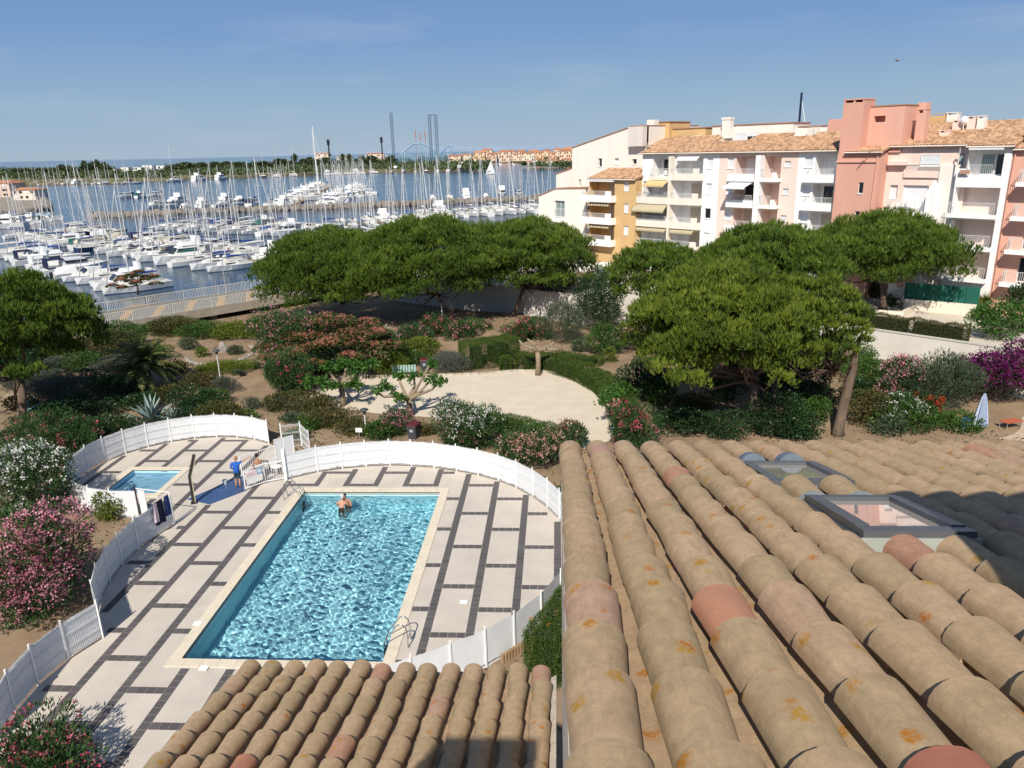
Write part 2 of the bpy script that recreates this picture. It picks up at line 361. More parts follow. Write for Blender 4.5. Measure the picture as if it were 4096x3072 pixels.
# chimney and an added block beside the photographer, only their shadows reach the picture
ch = MB(); ch.box(8.05, 10.1, -23.2, -22.5, 14.8, 16.95); ch.box(8.0, 10.15, -23.25, -22.45, 16.95, 17.03); ch.build('chimney', RENDER_WALL, upper)
shadow_block = MB(); shadow_block.box(6.52, 7.35, -24.85, -24.5, 15.4, 16.93); shadow_block.build('parapet', RENDER_WALL, upper)  # no real parapet: added unseen block casting the photographer's own shadow
# roof windows
FRAMEG = mat('grey coated window frame', (0.105, 0.115, 0.125), 0.4, var=0.08, scale=10, metal=0.3, spec=0.5)
FLASH = mat('grey-green flashing', (0.33, 0.36, 0.33), 0.5, var=0.1, scale=6, metal=0.2)
FLASHD = mat('blue-grey lead flashing', (0.13, 0.16, 0.20), 0.5, var=0.12, scale=9)
PANE = bpy.data.materials.new('window pane with pale reflection tint'); PANE.use_nodes = True  # base colour holds the pale pinkish reflection of a house
_b = PANE.node_tree.nodes['Principled BSDF']; _b.inputs['Base Color'].default_value = (0.46, 0.40, 0.36, 1); _b.inputs['Roughness'].default_value = 0.03; _b.inputs['Coat Weight'].default_value = 1.0; _b.inputs['Coat Roughness'].default_value = 0.02
SEAT = mat('dark flashing skirt', (0.05, 0.055, 0.06), 0.5)
for i, (a, b_, c, d_) in enumerate(SKYR):
    rise = (0.0, 0.055)[i]
    wnd = empty('roof_window', ((a+b_)/2, (c+d_)/2, uz((c+d_)/2) + 0.06)); wnd.parent = upper
    wnd.rotation_euler = (-math.atan(SLOPE), 0, 0)
    hx, hy = (b_-a)/2, (d_-c)/2/math.cos(math.atan(SLOPE)); fwid = 0.065
    fr = MB(); h0, h1 = -0.02, rise + 0.05
    fr.box(-hx, hx, -hy, -hy+fwid*1.5, h0+0.03, h1); fr.box(-hx, hx, hy-fwid, hy, h0+0.03, h1)
    fr.box(-hx, -hx+fwid, -hy+fwid*1.5, hy-fwid, h0+0.03, h1+0.006); fr.box(hx-fwid, hx, -hy+fwid*1.5, hy-fwid, h0+0.03, h1+0.006)
    fr.box(-hx-0.02, -hx-0.002, -hy+0.02, hy, h0+0.03, h1-0.035); fr.box(hx+0.002, hx+0.02, -hy+0.02, hy, h0+0.03, h1-0.035)
    fr.build('frame', FRAMEG, wnd)
    gl = MB(); gl.box(-hx+fwid, hx-fwid, -hy+fwid*1.5, hy-fwid, h1-0.04, h1-0.022); gl.build('pane', PANE, wnd)
    fl = MB()
    fl.box(-hx-0.015, hx+0.015, -hy-0.012, -hy-0.002, h0-0.05, h1-0.03)
    fl.build('front_flashing', (FLASHD, FLASH)[i], wnd)
    sk = MB(); sk.box(-hx-0.14, hx+0.14, -hy-0.10, hy+0.12, -0.045, -0.02)
    sk.build('apron', (FLASHD, SEAT)[i], wnd)
    hd = MB()
    for sx_ in (-0.62, 0.45):       # lead dressed over the tiles above the pane
        cx_ = sx_*hx
        P = [(cx_ + math.cos(math.pi*k/10)*0.105, hy+0.015, math.sin(math.pi*k/10)*0.105) for k in range(11)]
        P += [(p[0], hy+0.14, p[2]*0.95) for p in P]
        hd.poly(P, [(k, k+1, k+12, k+11) for k in range(10)] + [tuple(range(11))[::-1]])
    hd.build('head_flashing', (FLASHD, FLASH)[i], wnd)
# lower house: the roof at the bottom left
LY = -17.46; LE = at_y(1600, 2690, LY); LZ = float(LE[2]) - 0.06
LX1 = UX - 0.14 - 0.16; LROWS = 14; LX0 = LX1 - (LROWS-1)*ROWP
lower = empty('lower_tiled_house', (0, 0, 0), 0, 'lower house under the lichen spotted tan canal tile roof at the bottom centre', 'house')
tiled_roof(lower, LX0, LROWS, LY, LZ, -21.6, lambda x, y: False, 11)
lw = MB(); zt_ = LZ + (LY+21.6)*SLOPE - 0.21
lw.poly([(LX0-0.1, LY-0.3, 0), (UX-0.15, LY-0.3, 0), (UX-0.15, LY-0.3, LZ-0.13), (LX0-0.1, LY-0.3, LZ-0.13), (LX0-0.1, -21.6, 0), (UX-0.15, -21.6, 0), (UX-0.15, -21.6, zt_), (LX0-0.1, -21.6, zt_)],
        [(0,3,2,1),(4,5,6,7),(0,4,7,3),(1,2,6,5),(3,7,6,2)])
lw.build('wall', RENDER_WALL, lower)
sm = MB(); ZS = LZ + 0.10
sm.poly([(LX1+0.10, LY, LZ-0.05), (UX-0.145, LY, LZ-0.05), (UX-0.145, LY, LZ+0.06), (LX1+0.10, LY, LZ+0.03), (LX1+0.10, -21.6, zt_+0.16), (UX-0.145, -21.6, zt_+0.16), (UX-0.145, -21.6, zt_+0.27), (LX1+0.10, -21.6, zt_+0.24)],
        [(0,1,2,3),(7,6,5,4),(0,4,5,1),(1,5,6,2),(2,6,7,3),(3,7,4,0)])
sm.build('abutment_mortar', MORTAR, lower)
terr = MB(); terr.poly([(3.2, -24.9, 10), (6.45, -24.9, 10), (6.45, -24.9, 15.2), (5.55, -24.9, 16.4), (5.4, -24.9, 17.15), (4.55, -24.9, 17.15), (4.2, -24.9, 15.2), (3.2, -24.9, 15.2),
           (3.2, -24.5, 10), (6.45, -24.5, 10), (6.45, -24.5, 15.2), (5.55, -24.5, 16.4), (5.4, -24.5, 17.15), (4.55, -24.5, 17.15), (4.2, -24.5, 15.2), (3.2, -24.5, 15.2)],
          [(0,1,2,3,4,5,6,7),(15,14,13,12,11,10,9,8)] + [(k, k+8, (k+1) % 8 + 8, (k+1) % 8) for k in range(8)])
terr.build('terrace_wall', RENDER_WALL, lower)
# ------------------------------------------------------------------ pool terrace
TS = 0.316
BEIGE = mat('beige terrace tile', (0.53, 0.475, 0.41), 0.75, var=0.09, scale=0.9, bump=0.08, bscale=40)
BEIGE2 = mat('beige terrace slab', (0.535, 0.48, 0.415), 0.75, var=0.07, scale=0.8, bump=0.08, bscale=40, rnd=0.03)
DARKT = mat('anthracite terrace tile', (0.105, 0.095, 0.095), 0.6, var=0.16, scale=14, rnd=0.14, bump=0.1, bscale=60)
GROUT = mat('grout', (0.36, 0.33, 0.29), 0.9)
COPING = mat('cream coping stone', (0.66, 0.58, 0.45), 0.7, var=0.06, scale=4, rnd=0.03, bump=0.1)
KID_C = np.array([-14.2, 13.15]); KID_R = 5.42
# outline of the fenced terrace, walked anticlockwise seen from above
RIGHT_LOBE = [(-8.04,12.26),(-6.59,13.27),(-5.35,13.74),(-4.1,14.03),(-2.79,14.2),(-1.56,14.1),(-0.27,13.86),(1.02,13.44),(2.25,12.9),(3.39,12.18),(4.37,11.33),(5.24,10.3),(5.98,9.13),(6.55,7.95),
              (6.95,6.6),(7.18,5.2),(7.2,3.8),(7.05,2.4),(6.6,0.9),(5.9,-0.6),(4.99,-1.84),(4.08,-2.76),(3.02,-3.55),(1.86,-4.25)]
NEAR_EDGE = [(0.6,-4.95),(-1.0,-6.2),(-2.4,-8.6),(-5.0,-11.0),(-9.0,-11.6),(-11.0,-9.4),(-10.7,-7.6)]
LEFT_FENCE = [(-10.25,-6.5),(-10.62,-5.3),(-10.72,-4.05),(-10.5,-2.76),(-10.0,-1.5),(-11.0,-0.2),(-11.55,1.0),(-11.92,2.25),(-12.1,3.5),(-12.12,4.85),(-11.65,7.2)]
def kid(a): return (KID_C[0] + KID_R*math.cos(R(a)), KID_C[1] + KID_R*math.sin(R(a)))
KID_ANG = [52, 66, 80, 94, 108, 122, 136, 150, 164, 178, 192, 206, 220, 234, 248, 262, 276]
KID_FENCE = [kid(a) for a in KID_ANG]
OUTLINE = LEFT_FENCE + [kid(a) for a in KID_ANG[::-1]] + [(-9.75, 16.6)] + RIGHT_LOBE + NEAR_EDGE
def inside(x, y, poly):
    c = False; n = len(poly)
    for i in range(n):
        x1, y1 = poly[i]; x2, y2 = poly[(i+1) % n]
        if (y1 > y) != (y2 > y) and x < (x2-x1)*(y-y1)/(y2-y1) + x1: c = not c
    return c
PX0, PX1, PY0, PY1 = -22*TS, 2.97*TS, -9.6*TS, 35.45*TS       # outer coping rectangle of the big pool
CW = 0.42
KX0, KX1, KY0, KY1 = -17.5, -13.97, 10.1, 13.86               # outer coping of the paddling pool
deck = bpy.data.objects.new('pool_terrace', None); COL.objects.link(deck); tag(deck, 'beige tiled pool terrace with anthracite tile bands', kind='structure')
def sheet_with_holes(name, outer, holes, z, material, parent=None):
    bm = bmesh.new(); edges = []
    for loop in [outer] + holes:
        vs = [bm.verts.new((p[0], p[1], z)) for p in loop]
        edges += [bm.edges.new((vs[i], vs[(i+1) % len(vs)])) for i in range(len(vs))]
    bmesh.ops.triangle_fill(bm, edges=edges, use_beauty=True)
    for f in bm.faces:
        if f.normal.z < 0: f.normal_flip()
    me = bpy.data.meshes.new(name); bm.to_mesh(me); bm.free(); me.materials.append(material)
    return mesh_obj(name, me, parent)
def rectp(x0, x1, y0, y1): return [(x0, y0), (x1, y0), (x1, y1), (x0, y1)]
sheet_with_holes('terrace_bed', OUTLINE, [rectp(PX0+0.1, PX1-0.1, PY0+0.1, PY1-0.1), rectp(KX0+0.1, KX1-0.1, KY0+0.1, KY1-0.1)], 0.0, BEIGE, deck)
blocked = lambda x, y, m=0.0: (PX0-m < x < PX1+m and PY0-m < y < PY1+m) or (KX0-m < x < KX1+m and KY0-m < y < KY1+m)
# shower mat: a blue wedge
def zc(x, y): return at(700 + x/3.16, 1700 + y/3.16)
MATP = [tuple(zc(*p)[:2]) for p in [(150, 940), (440, 1005), (905, 830), (865, 640)]]
YA, YB = 37.206, 32.232
tm = MB(); g_ = 0.006; tm.box(g_, TS-g_, g_, TS-g_, 0.001, 0.006); TILE_SQ = tm.mesh('band_tile', DARKT)
spots = []
def phase(s): return YA if s % 2 else YB
for s in range(-12, 5):
    for j in range(-26, 62):       # bands along the pool
        spots.append((5*s, j, s))
    for k in range(-3, 10):         # cross pieces between band s and s+1
        yy = phase(s) - 10*k - 1
        for i in range(4): spots.append((5*s + 1 + i, yy, None))
frac = (YA - 1) - math.floor(YA - 1)
good = []
for (i, j, s) in spots:
    jj = j + frac if s is not None else j
    x, y = i*TS, jj*TS
    cs = [(x, y), (x+TS, y), (x, y+TS), (x+TS, y+TS)]
    if all(inside(a, b, OUTLINE) and not blocked(a, b) for a, b in cs) and not inside(x+TS/2, y+TS/2, MATP): good.append((x, y))
good.sort(key=lambda p: depth((p[0], p[1], 0)))
vis = [p for p in good if not (p[0] > 0 and p[1] < -4) and 0 < px((p[0], p[1], 0))[0] < 4096 and px((p[0], p[1], 0))[1] < 2950]
rest = [p for p in good if p not in set(vis[:298])]
for p in vis[:298]: mesh_obj('band_tile', TILE_SQ, deck, (p[0], p[1], 0.0))
rm = MB()
for x, y in rest: rm.box(x+g_, x+TS-g_, y+g_, y+TS-g_, 0.001, 0.006)
tag(rm.build('farther_band_tiles', DARKT, deck), kind='stuff')
# beige slab fields, each 4 x 9 tiles, those that lie whole inside
for s in range(-12, 5):
    for k in range(-3, 10):
        yb = phase(s) - 10*(k+1); x0, x1, y0_, y1_ = (5*s+1)*TS+0.004, (5*s+5)*TS-0.004, yb*TS+0.004, (yb+9)*TS-0.004
        ok = all(inside(a, b, OUTLINE) and not blocked(a, b, 0.02) for a in np.linspace(x0, x1, 4) for b in np.linspace(y0_, y1_, 7)) and not any(inside(a, b, MATP) for a in np.linspace(x0, x1, 6) for b in np.linspace(y0_, y1_, 10))
        if ok:
            b_ = MB(); b_.box(x0, x1, y0_, y1_, 0.0005, 0.0045); b_.build('slab_field', BEIGE2, deck)
MATB = mat('wet blue shower tile', (0.045, 0.085, 0.19), 0.12, var=0.25, scale=3, spec=0.6)
sm_ = MB(); sm_.prism(MATP, 0.001, 0.009); so = sm_.build('shower_tray', MATB); tag(so, 'wet blue tiled wedge on the terrace under the shower', 'shower tray')
# ---------------- big pool
POOLT = mat('pale pool lining', (0.52, 0.85, 0.93), 0.5, var=0.06, scale=2)
def basin(name, x0, x1, y0, y1, zf, zc_, material):
    b = MB()
    b.poly([(x0,y0,zf),(x1,y0,zf),(x1,y1,zf),(x0,y1,zf),(x0,y0,zc_),(x1,y0,zc_),(x1,y1,zc_),(x0,y1,zc_)],
           [(0,1,2,3),(0,4,5,1),(1,5,6,2),(2,6,7,3),(3,7,4,0)])
    return b.build(name, material)
IX0, IX1, IY0, IY1 = PX0+CW, PX1-CW, PY0+CW, PY1-CW
pool = empty('swimming_pool', (0, 0, 0), 0, 'large rectangular swimming pool of rippling turquoise water with cream coping', 'swimming pool')
bz = basin('basin', IX0, IX1, IY0, IY1, -1.55, -0.01, POOLT); bz.parent = pool
def coping(parent, x0, x1, y0, y1, w, n_x, n_y):
    for k in range(n_x):
        a, b = x0 + (x1-x0)*k/n_x, x0 + (x1-x0)*(k+1)/n_x
        for (c, d) in ((y0, y0+w), (y1-w, y1)):
            m = MB(); m.box(a+0.004, b-0.004, c, d, -0.05, 0.035); m.build('coping_stone', COPING, parent)
    for k in range(n_y):
        a, b = y0+w + (y1-y0-2*w)*k/n_y, y0+w + (y1-y0-2*w)*(k+1)/n_y
        for (c, d) in ((x0, x0+w), (x1-w, x1)):
            m = MB(); m.box(c, d, a+0.004, b-0.004, -0.05, 0.035); m.build('coping_stone', COPING, parent)
coping(pool, PX0, PX1, PY0, PY1, CW, 13, 22)
wl_ = MB(); wl_.box(IX0+0.002, IX0+0.012, IY0, IY1, -0.16, -0.05)
wl_.box(IX1-0.012, IX1-0.002, IY0, IY1, -0.16, -0.05); wl_.box(IX0+0.012, IX1-0.012, IY1-0.012, IY1-0.002, -0.16, -0.05)
wl_.build('waterline_band', mat('waterline liner', (0.36, 0.38, 0.36), 0.5), pool)
def water_mat(name, col, rough=0.0):
    m = bpy.data.materials.new(name); m.use_nodes = True; nt = m.node_tree; N = nt.nodes; L = nt.links; N.clear()
    o = N.new('ShaderNodeOutputMaterial'); g = N.new('ShaderNodeBsdfRefraction'); g.inputs['IOR'].default_value = 1.33; g.inputs['Roughness'].default_value = rough
    g.inputs['Color'].default_value = tuple(col) + (1,)
    gl = N.new('ShaderNodeBsdfGlossy'); gl.inputs['Roughness'].default_value = 0.02
    fr = N.new('ShaderNodeFresnel'); fr.inputs['IOR'].default_value = 1.33
    mx = N.new('ShaderNodeMixShader'); L.new(fr.outputs[0], mx.inputs['Fac']); L.new(g.outputs[0], mx.inputs[1]); L.new(gl.outputs[0], mx.inputs[2])
    L.new(mx.outputs[0], o.inputs['Surface']); return m
# water surface of the big pool: real ripples, refracting sun onto the lining
def wave_field(X, Y, seed, comps, amp):
    r = np.random.default_rng(seed); Z = np.zeros_like(X)
    for lam, a, n in comps:
        for _ in range(n):
            th = r.uniform(0, 2*math.pi); k = 2*math.pi/(lam*r.uniform(0.75, 1.3)); ph = r.uniform(0, 6.28)
            wob = 0.35*np.sin(0.9*k*0.35*(X*math.sin(th) - Y*math.cos(th)) + ph*2)
            Z += a*np.sin(k*(X*math.cos(th) + Y*math.sin(th)) + ph + wob)/math.sqrt(n)
    return Z*amp
def water_sheet(name, x0, x1, y0, y1, z, step, comps, amp, material, parent, seed=4):
    nx, ny = int((x1-x0)/step)+1, int((y1-y0)/step)+1
    xs, ys = np.linspace(x0, x1, nx), np.linspace(y0, y1, ny); X, Y = np.meshgrid(xs, ys)
    Z = z + wave_field(X, Y, seed, comps, amp)
    V = np.stack([X, Y, Z], -1).reshape(-1, 3)
    ii = np.arange(nx*ny).reshape(ny, nx); F = np.stack([ii[:-1, :-1], ii[:-1, 1:], ii[1:, 1:], ii[1:, :-1]], -1).reshape(-1, 4)
    me = bpy.data.meshes.new(name); me.vertices.add(len(V)); me.vertices.foreach_set('co', V.astype(np.float32).ravel())
    me.loops.add(F.size); me.loops.foreach_set('vertex_index', F.astype(np.int32).ravel())
    me.polygons.add(len(F)); me.polygons.foreach_set('loop_start', np.arange(0, F.size, 4, dtype=np.int32))
    me.polygons.foreach_set('use_smooth', np.ones(len(F), bool)); me.update(calc_edges=True); me.materials.append(material)
    return mesh_obj(name, me, parent)
PW = water_mat('pool water', (0.86, 0.98, 1.0))
pw_ = water_sheet('water', IX0, IX1, IY0, IY1, -0.22, 0.036, [(1.7, 0.006, 5), (0.7, 0.0036, 8), (0.36, 0.0029, 13), (0.20, 0.0014, 12)], 1.0, PW, pool)
pw_.cycles.is_caustics_caster = True; bz.cycles.is_caustics_receiver = True; sun_data.cycles.is_caustics_light = True
SC.cycles.caustics_refractive = True
# ---------------- paddling pool
kpool = empty('paddling_pool', (0, 0, 0), 0, 'small square paddling pool of pale blue water inside the round fence', 'paddling pool')
kb = basin('basin', KX0+0.36, KX1-0.36, KY0+0.36, KY1-0.36, -0.5, -0.01, mat('pale blue lining', (0.42, 0.66, 0.82), 0.5)); kb.parent = kpool
coping(kpool, KX0, KX1, KY0, KY1, 0.36, 7, 6)
kw = water_sheet('water', KX0+0.36, KX1-0.36, KY0+0.36, KY1-0.36, -0.18, 0.06, [(0.9, 0.004, 4), (0.4, 0.002, 5)], 1.0, water_mat('shallow water', (0.86, 0.96, 1.0)), kpool, 9)
kw.cycles.is_caustics_caster = True; kb.cycles.is_caustics_receiver = True
km = MB(); km.box(-15.55, -15.2, KY1-0.372, KY1-0.361, -0.10, -0.02); km.build('skimmer_grille', mat('grey grille', (0.2, 0.22, 0.24), 0.5), kpool)
for (u, v) in ((790, 2493), (1855, 2408), (815, 2672)):
    p = at(u, v, 0.04); m = MB(); m.box(-0.15, 0.15, -0.13, 0.13, 0.0, 0.012); m.build('skimmer_lid', WHITE, pool, (p[0], p[1], 0.037))

# ---------------- fences: posts, welded mesh panels, white screening
FENCE_H = 1.5
SCREEN = mat('white screening fabric', (0.66, 0.68, 0.70), 0.8, var=0.03, scale=2.0, bump=0.12, bscale=4)
def fence_panel(a, b, h, parent, sheet_side, wires=True, sheet=True, zb=0.05):
    a = np.array(a, float); b = np.array(b, float); d = b - a; L = float(np.hypot(*d)); d /= L; n = np.array([-d[1], d[0]])
    if wires:
        m = MB(); k = max(6, int(L/0.062))
        def off(z): return 0.03 if any(abs(z - q) < 0.04 for q in (h*0.30, h*0.62, h*0.93)) else 0.0
        for i in range(k+1):
            q = a + d*(0.04 + (L-0.08)*i/k); m.box(q[0]-0.0024, q[0]+0.0024, q[1]-0.0024, q[1]+0.0024, zb, h)
        for z in (zb+0.02, h*0.28, h*0.32, h*0.60, h*0.64, h*0.90, h*0.95):
            p0 = a + d*0.03; p1 = a + d*(L-0.03)
            m.obox((p0[0]-n[0]*0.008, p0[1]-n[1]*0.008, z), ((p1-p0)[0], (p1-p0)[1], 0), (n[0]*0.016, n[1]*0.016, 0), (0, 0, 0.009))
        m.build('mesh_panel', WHITE_METAL, parent)
    if sheet:
        s = MB(); o2 = n*(0.022*sheet_side); cols = 9; rows = 5; P = []
        rr = np.random.default_rng(int(abs(a[0]*97 + a[1]*31)) + 5)
        for j in range(rows+1):
            for i in range(cols+1):
                t = 0.012 + 0.976*i/cols; w = rr.normal(0, 0.004) + 0.006*math.sin(7*t + j*1.3)
                sag = (rr.uniform(-0.035, 0.0) if j == rows else 0) + (rr.uniform(0, 0.05) if j == 0 else 0)
                q = a + d*(L*t) + o2 + n*sheet_side*max(0.0, w); P.append((q[0], q[1], zb + 0.03 + (h - 0.07 - zb)*j/rows + sag))
        W = cols+1
        s.poly(P, [(j*W+i, j*W+i+1, (j+1)*W+i+1, (j+1)*W+i) for j in range(rows) for i in range(cols)])
        s.build('screen_sheet', SCREEN, parent, smooth=True)
def fence(name, pts, h, label, sheet_side=1, wires=True, sheets=None):
    t = empty(name, (pts[0][0], pts[0][1], 0), 0, label, 'fence'); t.location = (0, 0, 0)
    pm = MB(); pm.box(-0.03, 0.03, -0.022, 0.022, 0, h + 0.06); pm.box(-0.034, 0.034, -0.026, 0.026, h+0.06, h+0.085); pmesh = pm.mesh('post', WHITE_METAL)
    for i, p in enumerate(pts):
        q = np.array(pts[min(i+1, len(pts)-1)]) - np.array(pts[max(i-1, 0)])
        mesh_obj('post', pmesh, t, (p[0], p[1], 0), (0, 0, math.atan2(q[1], q[0])))
    for i in range(len(pts)-1):
        fence_panel(pts[i], pts[i+1], h, t, sheet_side, wires, sheets is None or sheets(i))
    return t
fence('pool_fence', RIGHT_LOBE[:16], FENCE_H, 'white screened mesh fence curving behind the far end of the big pool', 1)
fence('pool_fence', RIGHT_LOBE[15:] + NEAR_EDGE[:2], FENCE_H, 'white screened fence seen from outside between the clipped hedge and the lower roof', -1, wires=False)
fence('pool_fence', [p for p in KID_FENCE], FENCE_H, 'white screened fence circling round the paddling pool', -1)
fence('pool_fence', LEFT_FENCE, FENCE_H, 'white screened fence in shade along the left side of the terrace', 1)
# service gate pieces beside the paddling pool
def gate(name, a, b, h, label, z0=0.08, bars=True, frame=0.03):
    a = np.array(a, float); b = np.array(b, float); t = empty(name, (0, 0, 0), 0, label, 'gate')
    d = b - a; L = np.hypot(*d); d = d/L
    f = MB()
    for q in (a, b): f.tube((q[0], q[1], z0), (q[0], q[1], h), frame, n=8)
    for z in (z0+0.03, h-0.02): f.tube((a[0], a[1], z), (b[0], b[1], z), frame*0.8, n=6)
    f.build('frame', WHITE_METAL, t)
    if bars:
        k = int(L/0.11); m = MB()
        for i in range(1, k):
            q = a + d*(L*i/k); m.tube((q[0], q[1], z0+0.03), (q[0], q[1], h-0.02), 0.009, n=5)
        m.build('bars', WHITE_METAL, t)
    return t
zz = lambda x, y, z=0: at(700 + x/3.16, 1700 + y/3.16, z)
# the end of the kid fence and a white solid gate leaf near (1130,1800)
g1 = zz(1150, 735)[:2]; g0 = zz(895, 830)[:2]; g2 = zz(1395, 690)[:2]
low = gate('entrance_gate', g0, g1, 1.12, 'low white barred gate with a notice board in front of the seated person')
gate('barred_fence', g1, g2, 1.12, 'low white barred fence joining the notice gate to the tall corner post')
gA, gB = zz(845, 655)[:2], zz(1010, 560)[:2]
gate('barred_fence', zz(850, 640)[:2], (-9.2, 14.4), 1.12, 'low white barred fence behind the man in the blue shirt')
SIGNB = mat('notice board blue', (0.12, 0.30, 0.60), 0.5)
nb = MB(); d_ = (g1 - g0); L_ = np.hypot(*d_); d_ = d_/L_; nn = np.array([d_[1], -d_[0]])
def nbq(s0, s1, z0, z1, off, mt, nm):
    m = MB(); p = g0 + d_*s0*L_ + nn*off; m.obox((p[0], p[1], z0), (d_[0]*(s1-s0)*L_, d_[1]*(s1-s0)*L_, 0), (nn[0]*0.006, nn[1]*0.006, 0), (0, 0, z1-z0)); return m.build(nm, mt, low)
nbq(0.08, 0.86, 0.28, 0.98, 0.03, mat('off white board', (0.74, 0.73, 0.72), 0.6), 'board')
nbq(0.09, 0.60, 0.66, 0.97, 0.039, mat('pale pink notice', (0.72, 0.62, 0.62), 0.6), 'notice')
nbq(0.62, 0.85, 0.66, 0.97, 0.039, mat('pale blue notice', (0.25, 0.42, 0.62), 0.6), 'notice')
nbq(0.66, 0.80, 0.76, 0.90, 0.046, mat('white emblem', (0.7, 0.76, 0.8), 0.6), 'emblem')
for k in range(5): nbq(0.14 + 0.07*k, 0.175 + 0.07*k, 0.76 + 0.012*(k % 2), 0.83, 0.046, mat('faded red print', (0.55, 0.2, 0.25), 0.6), 'letter')
# tall corner gate: white leaf, thick post
GQ0 = zz(1290, 500)[:2]; GQ1 = zz(1520, 440)[:2]; dd = GQ1-GQ0; dd /= np.hypot(*dd)
tg = gate('service_gate', GQ0, GQ1, 1.5, 'tall white gate leaf between the round fence and the big pool fence', bars=False)
m = MB(); LQ = np.hypot(*(GQ1-GQ0)); m.obox((GQ0[0]+dd[0]*0.04, GQ0[1]+dd[1]*0.04, 0.15), (dd[0]*(LQ-0.08), dd[1]*(LQ-0.08), 0), (0.01, 0.02, 0), (0, 0, 1.32)); m.build('leaf', SCREEN, tg)
gm = (GQ0+GQ1)/2; m = MB(); m.tube((gm[0], gm[1], 0.1), (gm[0], gm[1], 1.48), 0.02, n=6); m.build('stile', WHITE_METAL, tg)
cp = MB(); cp.box(-0.075, 0.075, -0.075, 0.075, 0, 1.72); cp.box(-0.085, 0.085, -0.085, 0.085, 1.72, 1.76); o = cp.build('gate_post', WHITE_METAL, None, (g2[0]+0.05, g2[1], 0)); tag(o, 'thick white square gate post at the left end of the big pool fence', 'post')
fence('pool_fence', [(-9.75, 16.65), (-8.7, 17.0), (-7.75, 15.6)], FENCE_H, 'short white mesh fence behind the tall white gate leaf', 1, sheets=lambda i: False)
# second gate by the towels, between the round fence and the left fence
tw = gate('service_gate', KID_FENCE[-1], (-11.75, 7.35), 1.6, 'white gate frame next to the hanging towels', bars=False)
m = MB(); a_ = np.array(KID_FENCE[-1]); m.obox((a_[0]+0.1, a_[1]+0.0, 0.1), (0.35, -0.02, 0), (0, 0.03, 0), (0, 0, 1.45)); m.build('leaf', SCREEN, tw)
bp_ = MB(); bp_.tube((a_[0]+0.02, a_[1]-0.05, 0), (a_[0]+0.02, a_[1]-0.05, 1.75), 0.035, n=8); o = bp_.build('gate_post', mat('dark grey steel', (0.05, 0.05, 0.055), 0.4, metal=0.4)); tag(o, 'dark grey post of the gate near the towels', 'post')
# towels hanging over the fence end
def cloth(name, p0, p1, z1, z0, mt, label, off, wv=5):
    p0 = np.array(p0, float); p1 = np.array(p1, float); d = p1-p0; L = np.hypot(*d); d /= L; n = np.array([-d[1], d[0]]); P = []; c = 10; r = 8
    for j in range(r+1):
        for i in range(c+1):
            t = i/c; w = 0.030*math.sin(t*wv*2 + j*0.25)*(0.3 + j/r); q = p0 + d*(L*(0.5 + (t-0.5)*(1 - 0.18*j/r*math.sin(wv)))) + n*(off + 0.035 + w*1.0); P.append((q[0], q[1], z1 + (z0-z1)*j/r - 0.04*t*(j/r)))
    P2 = [(q[0]-n[0]*0.012, q[1]-n[1]*0.012, q[2]) for q in P]; W = c+1; nf = len(P)
    F = [(j*W+i, j*W+i+1, (j+1)*W+i+1, (j+1)*W+i) for j in range(r) for i in range(c)]; F += [tuple(x+nf for x in f[::-1]) for f in F]
    m = MB(); m.poly(P+P2, F); o = m.build(name, mt, smooth=True); tag(o, label, 'towel', 'towels on the fence end'); return o
lf = [np.array(q) for q in LEFT_FENCE[-2:]]; ldir = lf[1]-lf[0]
tp = lambda t: tuple(lf[0] + ldir*t)
cloth('towel', tp(0.47), tp(0.56), 1.62, 0.72, mat('pale pink cotton', (0.62, 0.5, 0.56), 0.9), 'pale pink towel, leftmost of the three hanging on the fence end', -0.13)
cloth('towel', tp(0.52), tp(0.74), 1.64, 0.52, mat('navy towelling', (0.015, 0.02, 0.045), 0.9), 'wide navy towel in the middle of the fence end', -0.10)
cloth('towel', tp(0.80), tp(0.92), 1.64, 0.66, mat('blue towelling', (0.03, 0.055, 0.17), 0.9), 'narrow blue towel at the very end of the fence', -0.10)
# ---------------- shower column
sh = empty('shower_column', tuple(zc(245, 985)[:2]) + (0,), R(28), 'tall bent black solar shower column with a pale inner face beside the wet mat', 'shower')
prof = [(0, 0), (0.0, 1.45), (0.20, 1.95), (0.42, 2.55)]
def bent(w0, w1, y0, y1, mt, nm):
    m = MB(); P = []
    for x, z in prof: P += [(x*0.85+w0, y0, z), (x*0.85+w1, y0, z), (x*0.85+w1, y1, z), (x*0.85+w0, y1, z)]
    F = [(0,3,2,1), (12,13,14,15)]
    for k in range(3):
        b = 4*k; F += [(b, b+1, b+5, b+4), (b+1, b+2, b+6, b+5), (b+2, b+3, b+7, b+6), (b+3, b, b+4, b+7)]
    m.poly(P, F); m.build(nm, mt, sh)
bent(-0.10, 0.02, -0.10, 0.10, mat('black shower housing', (0.02, 0.02, 0.02), 0.3, spec=0.6), 'housing')
bent(0.02, 0.075, -0.085, 0.085, mat('pale yellow shower face', (0.42, 0.40, 0.24), 0.4), 'face')
m = MB(); m.box(-0.16, 0.14, -0.14, 0.14, 0, 0.05); m.build('base', BLACK, sh)
m = MB(); m.tube((0.075, 0, 1.05), (0.14, 0, 1.05), 0.03, n=8); m.build('valve', STEEL, sh)
